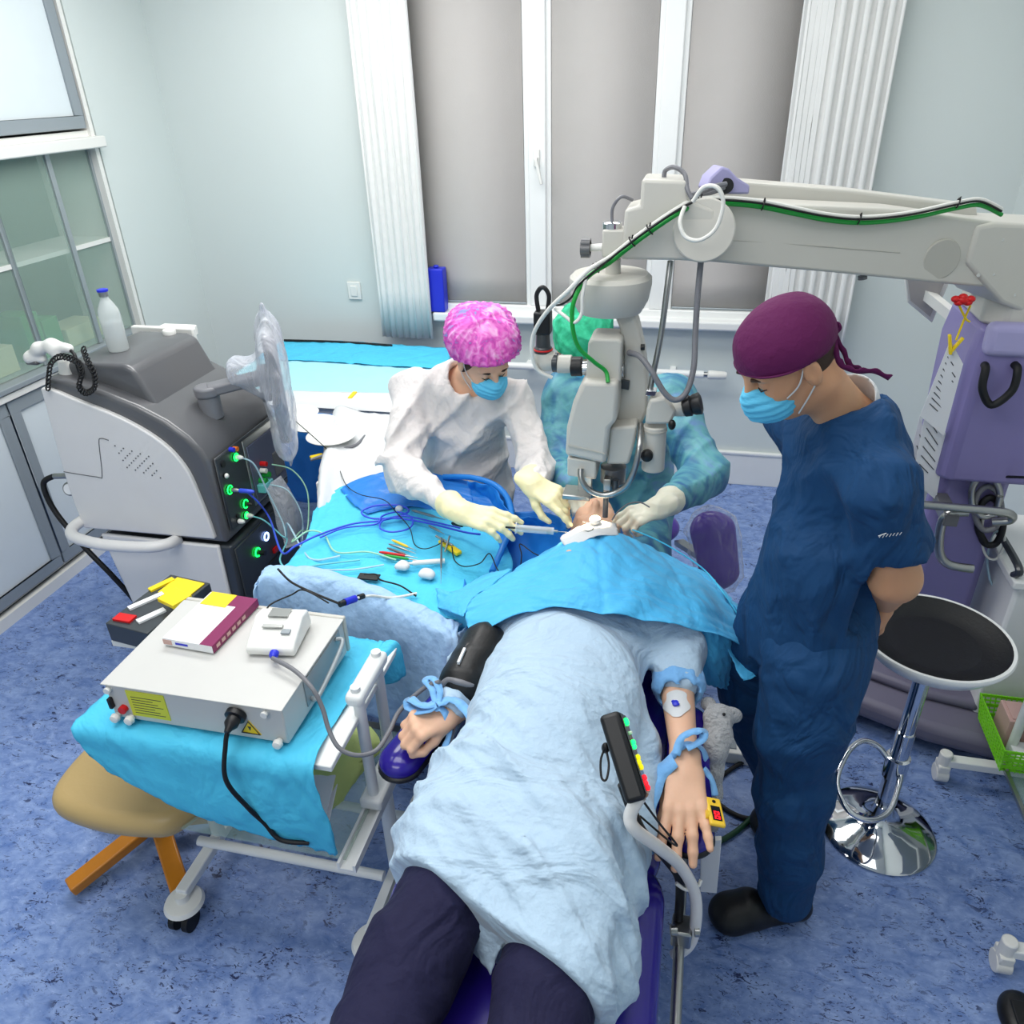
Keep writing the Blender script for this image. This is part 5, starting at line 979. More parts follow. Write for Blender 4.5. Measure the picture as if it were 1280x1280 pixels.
# left forearm with open hand, right forearm with a fist, both at finer grain
H1 = Blob(); wr_ = at(857, 962, z=.765); el_ = V(.035, 1.53, .775)
H1.cone(el_, wr_, .043, .027, k=.02, n=(0, 0, 1), f=.92).cone(el_+V(-.02, .06, 0), el_, .045, .043, k=.02)
hd_ = (at(857, 1012, z=.745)-wr_).normalized()
hand(H1, wr_, hd_, (0, -.15, 1), 1, (16, 14, 16, 6), (22, 25), 1.12, 8)
H2 = Blob(); w2 = at(560, 893, z=.79); e2 = V(-.475, 1.51, .80)
H2.cone(e2, w2, .042, .028, k=.02, n=(0, 0, 1), f=.92)
hd2 = (at(528, 900, z=.80)-w2).normalized(); hand(H2, w2, hd2+V(0, -.25, .0), (0, -.35, 1), -1, (72, 74, 72, 68), (28, 30), 1.0, 3, tcurl=.6)
sdf(B, 'body', 'skin', pt_, .010, extra=[(H1, .0032), (H2, .0032)])
# trousers
Bp = Blob(); Bp.ell((-.24, 1.0, .735), (.18, .17, .12), k=.06)
Bp.chain([(-.35, .98, .73), (-.395, .72, .735), (-.41, .50, .735), (-.43, .25, .70), (-.43, .05, .69)], [.105, .088, .077, .070, .065], k=.03).chain([(-.14, .98, .73), (-.150, .72, .72), (-.155, .50, .715), (-.15, .25, .69), (-.15, .05, .68)], [.105, .090, .080, .070, .065], k=.02)
nf1 = noise3(16, .006, 11, (1, 2, 1)); 
sdf(Bp, 'trousers', 'navy cloth', pt_, .0085, fn=nf1)
for x in (-.43, -.16):
    B = Blob(); B.cone((x, .0, .70), (x, -.06, .70), .035, .04, k=.02).cone((x, -.05, .70), (x, -.06, .84), .038, .03, k=.02, n=(1, 0, 0), f=1); sdf(B, 'sock', 'black rubber', pt_, .008)
B = Blob(); B.ell((-.24, 2.07, .85), (.088, .10, .095), k=.02).cone((-.24, 2.0, .80), (-.24, 1.93, .79), .085, .08, k=.03); B.cut((-.24, 2.0, .93), (0, -.5, .86)); sdf(B, 'head_cover', 'drape deep', pt_, .006, fn=noise3(40, .003, 4))
# gown
Bg = Blob()
Bg.ell((-.225, 1.60, .825), (.215, .23, .125), k=.08).ell((-.235, 1.33, .825), (.20, .25, .145), k=.08).ell((-.245, 1.08, .765), (.215, .25, .135), k=.08)
Bg.cone((-.37, 1.0, .745), (-.40, .60, .745), .108, .092, k=.08).cone((-.14, 1.0, .745), (-.152, .60, .735), .108, .098, k=.10)
Bg.cone((-.26, 1.0, .75), (-.275, .76, .70), .08, .05, k=.08)
Bg.cone((-.43, 1.12, .70), (-.478, .88, .66), .06, .04, k=.08, n=(1, 0, .3), f=.7).cone((-.03, 1.3, .74), (-.035, .8, .68), .06, .045, k=.08, n=(1, 0, -.2), f=.7)
Bg.cone((-.40, 1.70, .83), (-.45, 1.60, .82), .075, .07, k=.05).cone((-.05, 1.73, .84), (.03, 1.60, .81), .08, .078, k=.05).cone((.03, 1.60, .81), (.04, 1.525, .79), .076, .070, k=.03)
hc0 = V(-.47, .905, .75); hc1 = V(-.045, .715, .78); hn = V(-(hc0.y-hc1.y), -(hc1.x-hc0.x), 0).normalized(); hn = V(hn.x, hn.y, 0) if hn.y < 0 else -hn
Bg.cut(hc0, (hn.x, hn.y, -.10))
Bg.cut((0, 0, .60), (0, 0, -1))
nf2 = noise3(8, .010, 21, (.7, 1, 1), n=7)
def folds(X, Y, Z):
    d = nf2(X, Y, Z); r = 0
    # long oblique folds sweeping from the left hip to the right knee
    u = (X+.24)*.55+(Y-1.0)*.95
    w = np.exp(-((Y-.98+.35*(X+.24))/.22)**2)
    for k, (q, ph, a) in enumerate(((22, .3, .016), (37, 1.2, .010), (60, 2.0, .005))):
        s = np.sin(q*(X*.42+Y*1.0+.12*np.sin(5*X+k))+ph); r = r-a*(1-np.abs(s))**2
    d = d+r*w
    w2_ = np.exp(-((X-.035)/.05)**2-((Y-1.56)/.09)**2); d = d-.008*w2_*(1-np.abs(np.sin(46*Y+18*X)))
    return d
gw = sdf(Bg, 'gown', 'gown blue', pt_, .008, fn=folds)
sheet('gown_tail', [[at(556, 1112, z=.765), at(600, 1140, z=.775), at(642, 1165, z=.785)], [at(562, 1152, z=.71), at(592, 1172, z=.72), at(625, 1188, z=.73)], [at(574, 1172, z=.68), at(598, 1195, z=.68), at(615, 1218, z=.68)]], 'gown blue', pt_, 16, 16, .002, .003, seed=9)
B = Blob(); B.cone((.035, 1.535, .785), (.040, 1.505, .782), .064, .066, k=.01); B.cone((.02, 1.6, .8), (.05, 1.45, .78), .043, .043, k=.01, op='-'); sdf(B, 'gathered_sleeve', 'gown tie blue', pt_, .005, fn=noise3(60, .004, 9))
B = Blob(); B.cone((-.485, 1.45, .80), at(566, 880, z=.80), .052, .046, k=.02); B.cone((-.5, 1.45, .80), at(556, 897, z=.785), .030, .030, k=.01, op='-'); sdf(B, 'sleeve_cuff', 'gown blue', pt_, .005, fn=noise3(50, .004, 5))
# fingertip clip and dressing
ox = thing('pulse_oximeter', at(895, 1028, z=.73), 'yellow and grey pulse oximeter clipped on the little finger with red digits', 'pulse oximeter')
oc_ = at(884, 1020, z=.735); T = Matrix.Translation(oc_) @ frame((.25, -1, 0), (1, .25, -.25)).to_4x4()
MB(T).box((-.035, -.020, -.016), (.03, .020, .004)).build('grey_shell', 'arm grey', ox, bevel=.007, seg=3)
T = Matrix.Translation(oc_+V(.014, 0, .012)) @ frame((.18, -1, .0), (.9, .16, -.25)).to_4x4()
MB(T).box((-.036, -.017, -.003), (.034, .017, .007)).build('yellow_cover', 'yellow plastic', ox, bevel=.004, seg=3); MB(T).box((-.012, -.010, .0071), (.024, .010, .008)).build('display', 'black plastic', ox); MB(T).lathe((-.024, 0, .007), [(.004, 0), (.004, .001), (.001, .0012)], 12).build('power_button', 'black plastic', ox)
b = MB(T); 
for k in (.002, .013):
    b.box((k, -.006, .0081), (k+.008, -.003, .0088)).box((k, .003, .0081), (k+.008, .006, .0088)).box((k, -.006, .0081), (k+.0018, .006, .0088)).box((k+.0062, -.006, .0081), (k+.008, .006, .0088))
b.build('red_digits', 'led red', ox); MB(T).cyl((.008, -.022, 0), (.008, -.016, 0), .009).build('side_button', 'yellow plastic', ox)
body = [o for o in bpy.data.objects if o.parent == pt_ and o.name.startswith('body')][0]
iv = thing('iv_dressing', at(846, 880, z=.82), 'white adhesive dressing with a blue cannula tip on the patient forearm', 'dressing')
b = MB(); vs = []; fs = []; nn_ = 14
for i in range(nn_+1):
    for j in range(nn_+1):
        a = (i/nn_-.5)*2; c_ = (j/nn_-.5)*2; r = max(abs(a), abs(c_)); q = math.hypot(a, c_) or 1; a2, c2 = a*r/q, c_*r/q
        p, n_ = hit(body, 846+a2*15*(1+.15*math.sin(5*math.atan2(c_, a))), 880+c2*17); vs.append(p+n_*.0022)
b.add(vs, [(i*(nn_+1)+j, (i+1)*(nn_+1)+j, (i+1)*(nn_+1)+j+1, i*(nn_+1)+j+1) for i in range(nn_) for j in range(nn_)]); b.build('plaster', 'white cloth', iv, smooth=180, weld=False)
p, n_ = hit(body, 845, 881); MB().lathe(p+n_*.002, [(.008, 0), (.008, .006), (.004, .008)], 12, n_).bar(p+n_*.006+V(-.008, .006, 0), p+n_*.007+V(.008, -.006, 0), .006, .004).build('cannula_tip', 'royal blue', iv)
# tie ribbons
def ribbon(pts, w, m, par, name='ribbon', up=(0, 0, 1), nrm=None):
    P = crv(pts, 8); b = MB(); vs = []
    for i, p in enumerate(P):
        t = (P[min(i+1, len(P)-1)]-P[max(i-1, 0)]).normalized(); s_ = t.cross(Vector(up)); s_ = s_.normalized() if s_.length > .05 else Vector((1, 0, 0)); ww = w*(1+.10*math.sin(i*.5)); vs += [p-s_*ww/2, p+s_*ww/2+Vector((0, 0, .002*math.sin(i)))]
    b.add(vs, [(2*i, 2*i+1, 2*i+3, 2*i+2) for i in range(len(P)-1)]); return b.build(name, m, par, solid=.0015, smooth=180, weld=False)
r1 = thing('wrist_tie', at(857, 935, z=.80), 'blue cloth strip knotted round the open-handed wrist on the right armrest', 'tie')
ribbon([at(832, 958, z=.765), at(846, 938, z=.80), at(860, 930, z=.805), at(876, 934, z=.79), at(884, 950, z=.76)], .016, 'gown tie blue', r1)
ribbon([at(845, 944, z=.805), at(852, 922, z=.825), at(868, 914, z=.835), at(880, 914, z=.83), at(876, 926, z=.82), at(858, 935, z=.812)], .017, 'gown tie blue', r1, 'loop')
ribbon([at(843, 950, z=.795), at(827, 965, z=.77), at(815, 990, z=.755), at(808, 1020, z=.745), at(808, 1045, z=.72), at(812, 1070, z=.68)], .036, 'gown tie blue', r1, 'hanging_end')
ribbon([at(880, 960, z=.765), at(890, 975, z=.745), at(894, 995, z=.72)], .014, 'gown tie blue', r1, 'hanging_end')
r2 = thing('wrist_tie', at(548, 880, z=.83), 'blue cloth strip tied in a bow above the clenched fist', 'tie')
ribbon([at(545, 880, z=.835), at(528, 882, z=.835), at(512, 874, z=.825), at(510, 884, z=.81), at(528, 890, z=.825), at(545, 882, z=.835)], .020, 'gown tie blue', r2, 'bow_loop')
ribbon([at(546, 880, z=.835), at(540, 862, z=.85), at(532, 850, z=.855), at(542, 848, z=.86), at(550, 864, z=.85), at(546, 880, z=.835)], .016, 'gown tie blue', r2, 'bow_loop')
ribbon([at(546, 880, z=.838), at(562, 874, z=.84), at(576, 880, z=.84), at(590, 900, z=.83), at(596, 915, z=.82)], .022, 'gown tie blue', r2, 'hanging_end')
ribbon([at(512, 898, z=.79), at(528, 888, z=.82), at(545, 884, z=.83), at(556, 890, z=.82), at(563, 905, z=.79)], .020, 'gown tie blue', r2)
ribbon([at(560, 895, z=.80), at(562, 915, z=.77), at(556, 935, z=.75)], .014, 'gown tie blue', r2, 'hanging_end')
bc = thing('pressure_cuff', at(590, 825, z=.84), 'black blood pressure cuff with a white edge around the upper arm', 'cuff')
c0_ = at(592, 832, z=.85); c1_ = at(600, 800, z=.85); B = Blob(); B.cone(at(583, 852, z=.82), at(606, 812, z=.83), .066, .07, k=.02); B.cone(at(573, 862, z=.81), at(584, 855, z=.815), .03, .03, k=.01, op='-'); b = MB(); B.mesh(b, .006, fn=noise3(25, .004, 3)); b.build('cuff_wrap', 'black leather', bc, smooth=180)
MB().bar(at(575, 838, z=.875), at(590, 805, z=.885), .03, .012).build('cuff_flap', 'black plastic', bc, bevel=.004); MB().bar(at(573, 830, z=.885), at(581, 812, z=.89), .006, .014).build('cuff_print', 'paper', bc)
MB().tube([at(548, 862, z=.83), at(560, 850, z=.855), at(575, 853, z=.86), at(590, 856, z=.85), at(592, 848, z=.85)], .008, 10).build('cuff_tube', 'grey hose', bc)
# plush toy resting by the armrest
pe = thing('plush_elephant', at(900, 925, z=.72), 'small grey plush elephant squeezed beside the patient arm and armrest', 'plush toy')
B = Blob(); q = at(893, 930, z=.71); B.ell(q, (.035, .05, .045), k=.02).ell(at(898, 898, z=.75), (.036, .036, .034), k=.02).ell(at(916, 894, z=.75), (.022, .014, .022), k=.012).ell(at(885, 880, z=.75), (.018, .014, .02), k=.012)
B.cone(at(893, 950, z=.68), at(893, 995, z=.60), .021, .019, k=.02).cone(at(885, 930, z=.69), at(890, 965, z=.66), .025, .02, k=.02).cone(at(905, 905, z=.76), at(912, 925, z=.73), .014, .010, k=.012)
b = MB(); B.mesh(b, .004, fn=noise3(120, .0015, 2, ridge=False)); b.build('plush_body', 'plush grey', pe, smooth=180)
MB().ell(at(905, 893, z=.785), (.004, .004, .004)).build('eye', 'black plastic', pe)
# ================================================================ man in blue scrubs
ms = thing('person', (.37, 1.55, 0), 'man standing in blue scrubs and a maroon cap with hands behind his back', 'person')
F_ = V(-.92, -.38, 0).normalized(); Lf = V(.38, -.92, 0).normalized()
hc = V(.180, 1.520, 1.612); hR = frame((-.72, -.40, -.56), (.48, -.87, .0))
def tors(B, o=0):
    B.ell((.345, 1.60, 1.37), (.115+o, .165+o, .15+o), Matrix.Rotation(math.radians(22), 3, 'Z'), k=.07).ell((.312, 1.58, 1.14), (.120+o, .15+o, .15+o), Matrix.Rotation(math.radians(22), 3, 'Z'), k=.09).ell((.335, 1.61, .94), (.125+o, .155+o, .13+o), Matrix.Rotation(math.radians(22), 3, 'Z'), k=.08)
    return B
shl = V(.378, 1.428, 1.400); shr = V(.265, 1.76, 1.405); ell = V(.446, 1.452, 1.185); elr = V(.38, 1.84, 1.17)
wl_ = V(.485, 1.60, 1.03); wrr = V(.50, 1.70, 1.04)
B = tors(Blob(), -.035)
B.cone((.335, 1.59, 1.46), hc+V(.07, .02, -.05), .054, .046, k=.05); B.chain([(.345, 1.59, 1.42), shl, ell, wl_], [.06, .052, .046, .030], k=.03).chain([(.345, 1.59, 1.42), shr, elr, wrr], [.06, .052, .042, .028], k=.03)
B.chain([(.36, 1.52, .90), (.355, 1.50, .52), (.395, 1.49, .08)], [.07, .06, .04]).chain([(.285, 1.69, .88), (.245, 1.755, .62), (.255, 1.775, .50), (.36, 1.80, .25), (.43, 1.815, .10)], [.07, .06, .055, .045, .038])
Hh = Blob(); head_prims(Hh, hc, hR, .89); Hh.cone((.33, 1.59, 1.46), hc+V(.07, .02, -.05), .054, .048, k=.05)
Hm = Blob(); hand(Hm, wl_+V(0, .01, -.005), (-.06, .35, -.95), (.9, .2, .1), 1, (28, 30, 34, 38), (30, 20), .98, 5); hand(Hm, wrr, (.15, -.30, -.92), (.9, -.2, .1), -1, (32, 34, 36, 40), (30, 20), .98, 5)
sdf(B, 'body', 'skin tan', ms, .009, extra=[(Hh, .0042), (Hm, .0035)])
# hair under the cap, cap, ties
B = Blob(); B.ell(hc+hR @ V(-.0125, 0, .011), (.0875, .0735, .084), hR, k=.01); B.cone(hc+hR @ V(-.075, 0, -.018), hc+hR @ V(-.066, 0, -.045), .031, .027, k=.02, n=hR @ V(1, 0, 0), f=.6); B.cut(hc+hR @ V(-.0, 0, 0), hR @ V(.9, 0, -.35)); sdf(B, 'hair', 'hair brown', ms, .0045)
def smooth_cap(c, R, r, cx, zf, zb, m, name, par, fn=None, h=.005, puff=()):
    B = Blob(); B.ell(c+R @ V(cx, 0, .03), r, R, k=.02)
    for q, rr in puff: B.ell(c+R @ V(*q), rr, R, k=.04)
    a = math.atan2(zf-zb, .18); B.cut(c+R @ V(0, 0, (zf+zb)/2), R @ V(math.sin(a), 0, -math.cos(a))); return sdf(B, name, m, par, h, fn=fn)
CS = .9
cp_ = smooth_cap(hc, hR, (.101, .085, .091), -.011, .036, .000, 'maroon cloth', 'surgical_cap', ms, fn=noise3(22, .0025, 31, n=4))
MB().tube([hc+hR @ V(*p)*CS for p in ((.098, 0, .044), (.080, .056, .040), (.03, .087, .028), (-.05, .083, .012), (-.100, .04, .004))], .0022, 8).tube([hc+hR @ V(*p)*CS for p in ((.098, 0, .044), (.080, -.056, .040), (.03, -.087, .028), (-.05, -.083, .012), (-.100, -.04, .004))], .0022, 8).build('cap_band', 'maroon cloth', cp_)
tq = at(1042, 418, y=1.52)
ribbon([tq, at(1055, 440, y=1.53), at(1062, 455, y=1.53), at(1078, 462, y=1.54)], .010, 'maroon cloth', cp_, 'cap_tie', up=(0, 1, .3)); ribbon([tq, at(1045, 440, y=1.50), at(1052, 456, y=1.50), at(1070, 464, y=1.50), at(1092, 464, y=1.51), at(1113, 473, y=1.52)], .011, 'maroon cloth', cp_, 'cap_tie', up=(0, 1, .3))
ribbon([tq, at(1050, 410, y=1.52), at(1046, 404, y=1.52), at(1040, 410, y=1.52), tq], .007, 'maroon cloth', cp_, 'cap_tie', up=(0, 1, .3))
face_kit(ms, hc, hR, .89)
# scrub top
B = tors(Blob(), .006); B.cone((.345, 1.60, 1.43), shl, .074, .074, k=.05).cone((.345, 1.60, 1.43), shr, .080, .08, k=.05).cone((.34, 1.60, 1.44), (.335, 1.59, 1.475), .085, .06, k=.04)
B.cone(shl, ell+V(-.012, -.003, .06), .066, .076, k=.035, n=Lf, f=.9).cone((.345, 1.585, 1.485), shl+V(0, .03, .02), .045, .05, k=.04).cone((.305, 1.525, 1.475), (.36, 1.52, 1.485), .048, .05, k=.04).cone(shr, elr+V(0, 0, .07), .08, .085, k=.05)
B.cone(ell+V(-.03, .05, .06), ell+V(-.02, .03, .05), .085, .085, k=.02); B.cone((.33, 1.60, 1.02), (.335, 1.61, .86), .135, .145, k=.06, n=(.38, -.92, 0) if False else (.92, .38, 0), f=.95)
B.cut((.335, 1.6, .835), (-.1, 0, -1)); 
B.cone((.25, 1.56, 1.60), (.325, 1.595, 1.535), .060, .054, k=.010, op='-').cone(at(1022, 492, y=1.44), at(1009, 517, y=1.42), .030, .006, k=.006, op='-').cone(at(1018, 495, y=1.48), at(1009, 515, y=1.46), .026, .006, k=.006, op='-')
aa = (ell-shl).normalized()
nf3 = noise3(13, .011, 41, (1, 1, .5), n=8)
def sf(X, Y, Z):
    d = nf3(X, Y, Z)
    # sleeves end above the elbow
    t = (X-.455)*aa.x+(Y-1.44)*aa.y+(Z-1.268)*aa.z; near = (X-.47)**2+(Y-1.43)**2+(Z-1.16)**2
    e = np.where((near < .030) & (X > .385) & (Y < 1.53), t, -1.)
    e2 = np.where((Y > 1.78) & (Z < 1.24) & (X > .30), .02, -1.)
    return d, np.maximum(e, e2)
def build_top():
    lo, hi = B.bounds(.01); h = .008; D = B.field(lo, hi, h)
    ax = [np.arange(lo[i], hi[i]+h, h) for i in range(3)]; X, Y, Z = np.meshgrid(*ax, indexing='ij', sparse=True)
    d, e = sf(X, Y, Z); D = np.maximum(D+d, e); v, f = nets(D, lo, h); b = MB(); b.add([Vector(p) for p in v], f); return b.build('scrub_top', 'scrub blue', ms, smooth=180, weld=False)
stp = build_top()
B = Blob(); B.cone((.335, 1.59, 1.46), (.315, 1.575, 1.512), .062, .060, k=.01); B.cone((.335, 1.58, 1.46), (.30, 1.56, 1.54), .054, .054, k=.005, op='-'); B.cut((.30, 1.56, 1.485), (-.8, -.3, .1)); sdf(B, 'undershirt', 'white cloth', ms, .004)
# scrub trousers
B = Blob(); B.ell((.335, 1.61, .96), (.115, .145, .13), Matrix.Rotation(math.radians(22), 3, 'Z'), k=.06).ell((.335, 1.61, .92), (.128, .16, .12), Matrix.Rotation(math.radians(22), 3, 'Z'), k=.06)
B.chain([(.345, 1.52, .88), (.340, 1.505, .70), (.350, 1.50, .50), (.372, 1.49, .28), (.385, 1.485, .09)], [.122, .106, .094, .085, .076], k=.04).chain([(.285, 1.69, .88), (.245, 1.755, .62), (.255, 1.775, .50), (.36, 1.80, .25), (.43, 1.815, .10)], [.118, .095, .084, .074, .066], k=.03)
B.cut((0, 0, .065), (0, 0, -1)); sdf(B, 'scrub_trousers', 'scrub blue', ms, .0085, fn=noise3(12, .0055, 51, (1, 1, 1.2), n=8))
def clog(name, heel, toe, par, m='black leather'):
    heel = Vector(heel); toe = Vector(toe); d = (toe-heel).normalized(); u = V(0, 0, 1); B = Blob()
    B.cone(heel+u*.035, toe-d*.06+u*.032, .042, .052, k=.03, n=u, f=.8).cone(toe-d*.10+u*.052, toe-d*.05+u*.035, .052, .045, k=.03).ell(toe-d*.045+u*.032, (.048, .050, .032), k=.03).cone(heel+u*.05, heel+d*.05+u*.06, .034, .036, k=.02)
    B.cone(heel+u*.105+d*.01, heel+d*.06+u*.10, .034, .034, k=.01, op='-'); B.cut((0, 0, .004), (0, 0, -1)); o = sdf(B, name, m, par, .005); return o
sh = clog('clog', (.425, 1.50, 0), (.195, 1.425, 0), ms); clog('clog', (.50, 1.82, 0), (.32, 1.76, 0), ms)
B = Blob(); B.cone((.42, 1.495, .05), (.39, 1.49, .12), .034, .036, k=.01); sdf(B, 'sock', 'white cloth', ms, .006)
# small woven mark on the sleeve
lp_, ln_ = hit(stp, 1111, 667); lb = MB(); ux = V(1, -.15, .1).normalized(); ux = (ux-ln_*ux.dot(ln_)).normalized(); uy = ln_.cross(ux)
for k in range(7): 
    a = lp_+ln_*.004+ux*(-.018+k*.006); lb.bar(a-uy*.003*(1+(k % 2)*.4), a+uy*.003+ux*.003, .0016, .0012)
lb.bar(lp_+ln_*.004-ux*.020+uy*.001, lp_+ln_*.004-ux*.006+uy*.006, .0018, .0012).build('sleeve_mark', 'white cloth', ms)
# ================================================================ nurse in a white gown
ns = thing('person', (-.82, 2.55, 0), 'nurse in a white gown and printed pink cap bending over with a syringe', 'person')
hn_ = V(-.655, 2.375, 1.298); nR = frame((.52, -.62, -.50), (.78, .62, .05))
sA, sB = V(-.955, 2.47, 1.13), V(-.575, 2.44, 1.13); eA, eB = V(-.91, 2.20, .945), V(-.47, 2.30, .955); wA, wB = at(577, 641, z=.975), at(664, 604, z=1.04)
B = Blob(); B.ell((-.77, 2.50, 1.08), (.14, .09, .15), k=.06).ell((-.80, 2.55, .88), (.13, .09, .15), k=.06).cone((-.76, 2.48, 1.16), hn_+nR @ V(-.03, 0, -.06), .05, .045, k=.04)
B.chain([(-.76, 2.48, 1.14), sA, eA, wA], [.06, .05, .04, .025]).chain([(-.76, 2.48, 1.14), sB, eB, wB], [.06, .05, .04, .025]).chain([(-.87, 2.58, .86), (-.88, 2.62, .45), (-.88, 2.66, .08)], [.08, .055, .04]).chain([(-.72, 2.58, .86), (-.72, 2.62, .45), (-.72, 2.66, .08)], [.08, .055, .04])
Hh = Blob(); head_prims(Hh, hn_, nR, .94); Hh.cone((-.76, 2.48, 1.17), hn_+nR @ V(-.03, 0, -.06), .052, .047, k=.04)
sdf(B, 'body', 'skin', ns, .009, extra=[(Hh, .0042)])
B = Blob(); B.ell(hn_+nR @ V(-.012, 0, .016), (.094, .079, .088), nR, k=.01); B.cone(hn_+nR @ V(-.01, .073, -.0), hn_+nR @ V(.005, .073, -.03), .012, .007, k=.01).cone(hn_+nR @ V(-.01, -.073, -.0), hn_+nR @ V(.005, -.073, -.03), .012, .007, k=.01); B.cut(hn_+nR @ V(.05, 0, 0), nR @ V(1, 0, -.1)); sdf(B, 'hair', 'hair brown', ns, .0045)
def pleat_fn(c, R, amp=.005, nf=26):
    ex, ey, ez = (np.array(R @ V(*a)) for a in ((1, 0, 0), (0, 1, 0), (0, 0, 1)))
    def f(X, Y, Z):
        u = (X-c.x)*ex[0]+(Y-c.y)*ex[1]+(Z-c.z)*ex[2]; v = (X-c.x)*ey[0]+(Y-c.y)*ey[1]+(Z-c.z)*ey[2]; w = (X-c.x)*ez[0]+(Y-c.y)*ez[1]+(Z-c.z)*ez[2]
        a = np.arctan2(v, u+.03); g = np.exp(-((w-.075)/.05)**2); return -amp*g*(1-np.abs(np.sin(a*nf/2+2*w*10)))**1.5+.003*np.sin(a*5)
    return f
cpn = smooth_cap(hn_, nR, (.124, .106, .108), -.016, .070, -.020, 'cap pink', 'surgical_cap', ns, fn=pleat_fn(hn_, nR, .010, 30), h=.0042, puff=(((-.05, 0, .075), (.105, .118, .075)), ((-.10, 0, .02), (.07, .09, .075))))
B = Blob(); B.ell(hn_+nR @ V(-.008, 0, .040), (.112, .092, .05), nR, k=.01); B.cut(hn_+nR @ V(0, 0, .085), nR @ V(0, 0, 1)); a_ = math.atan2(.07, .18); B.cut(hn_+nR @ V(0, 0, .026), nR @ V(math.sin(a_), 0, -math.cos(a_))); sdf(B, 'cap_band', 'cap pink', cpn, .0045)
MB().tube([hn_+nR @ V(*p) for p in ((-.09, .05, -.01), (-.10, .06, -.04), (-.09, .062, -.08))], .007, 8).build('cap_tie', 'maroon cloth', cpn)
face_kit(ns, hn_, nR, .94)
def gownfn(seed, sc=10, amp=.007, st=(1, 1, .6)):
    return noise3(sc, amp, seed, st, n=7)
B = Blob(); B.ell((-.77, 2.49, 1.07), (.175, .12, .17), k=.08).ell((-.80, 2.53, .90), (.175, .13, .2), k=.09).ell((-.80, 2.56, .72), (.19, .15, .2), k=.09).cone((-.80, 2.60, .65), (-.80, 2.64, .35), .17, .20, k=.08, n=(0, 1, 0), f=.8)
B.cone((-.77, 2.48, 1.14), sA, .085, .082, k=.06).cone((-.77, 2.48, 1.14), sB, .085, .078, k=.06).chain([sA, eA, wA+(eA-wA)*.12], [.082, .070, .044], k=.035).chain([sB, eB, wB+(eB-wB)*.12], [.078, .068, .046], k=.035).cone((-.77, 2.46, 1.17), (-.755, 2.445, 1.205), .085, .066, k=.05)
B.cone((-.69, 2.40, 1.27), (-.75, 2.45, 1.19), .065, .052, k=.012, op='-')
gn = gownfn(61, 17, .016)
def armfold(X, Y, Z):
    d = gn(X, Y, Z)
    for s_, e_ in ((sA, eA), (sB, eB)):
        w = np.exp(-(((X-e_.x)**2+(Y-e_.y)**2+(Z-e_.z)**2)/.012)); d = d-.010*w*(1-np.abs(np.sin(55*(X*.3+Y*.9-Z*.4))))
    return d
sdf(B, 'gown', 'gown white', ns, .0078, fn=armfold)
for i, (w_, e_, d_, n__, sd, cu, th) in enumerate(((wA, eA, (.97, -.20, -.05), (.05, -.45, .9), -1, (14, 20, 24, 28), (26, 25)), (wB, eB, (.86, -.42, -.22), (.15, -.35, .92), 1, (12, 34, 46, 54), (34, 35)))):
    B = Blob(); hand(B, w_, d_, n__, sd, cu, th, 1.04, 2.5, k=.007); dd = (e_-w_).normalized(); B.cone(w_, w_+dd*.075, .031, .045, k=.02)
    sdf(B, 'glove', 'glove cream', ns, .003, fn=noise3(70, .0009, 70+i))
for x in (-.88, -.72): clog('clog', (x, 2.70, 0), (x+.06, 2.46, 0), ns, 'white cloth')
sy = thing('syringe', at(675, 662, z=.96), 'clear syringe held between the nurse gloved fingers', 'syringe')
s0 = at(645, 660, z=.985); s1_ = at(692, 664, z=.975); dd = (s1_-s0).normalized()
MB().cyl(s0, s1_, .0105).build('barrel', 'bottle plastic', sy); MB().cyl(s1_-dd*.02, s1_-dd*.008, .0098).cyl(s0-dd*.03, s1_-dd*.012, .003).build('plunger', 'black plastic', sy); MB().cyl(s1_, s1_+dd*.012, .004).cyl(s1_+dd*.012, s1_+dd*.05, .0012).build('needle', 'steel', sy); MB().cyl(s0-dd*.002, s0+dd*.002, .017).build('finger_flange', 'bottle plastic', sy)
# ================================================================ surgeon behind the microscope
sg = thing('person', (-.22, 2.72, 0), 'surgeon seated behind the microscope in a teal gown and green cap', 'person')
hs0 = V(-.385, 2.76, 1.225); sR = frame((.22, -.80, -.42), (.96, .25, 0))
sA, sB = V(-.43, 2.66, 1.07), V(-.045, 2.66, 1.075); eA, eB = V(-.445, 2.48, .87), V(.075, 2.43, .895); wA, wB = V(-.34, 2.20, .96), at(826, 634, z=.985)
B = Blob(); B.ell((-.24, 2.70, .99), (.15, .09, .17), k=.06).ell((-.22, 2.74, .72), (.13, .10, .18), k=.06).cone((-.26, 2.70, 1.10), hs0+V(0, 0, -.06), .055, .05, k=.04)
B.chain([(-.25, 2.69, 1.06), sA, eA, wA], [.06, .05, .04, .026]).chain([(-.25, 2.69, 1.06), sB, eB, wB], [.06, .05, .04, .026]).chain([(-.30, 2.72, .58), (-.36, 2.42, .50), (-.36, 2.46, .08)], [.08, .06, .04]).chain([(-.14, 2.72, .58), (-.10, 2.42, .50), (-.08, 2.46, .08)], [.08, .06, .04])
Hh = Blob(); head_prims(Hh, hs0, sR, 1.0); sdf(B, 'body', 'skin', sg, .009, extra=[(Hh, .0045)])
smooth_cap(hs0, sR, (.118, .108, .115), -.014, .040, -.02, 'cap green', 'surgical_cap', sg, fn=noise3(34, .005, 91, (1, 1, 1), n=6), h=.0045, puff=(((-.05, 0, .07), (.09, .10, .07)),))
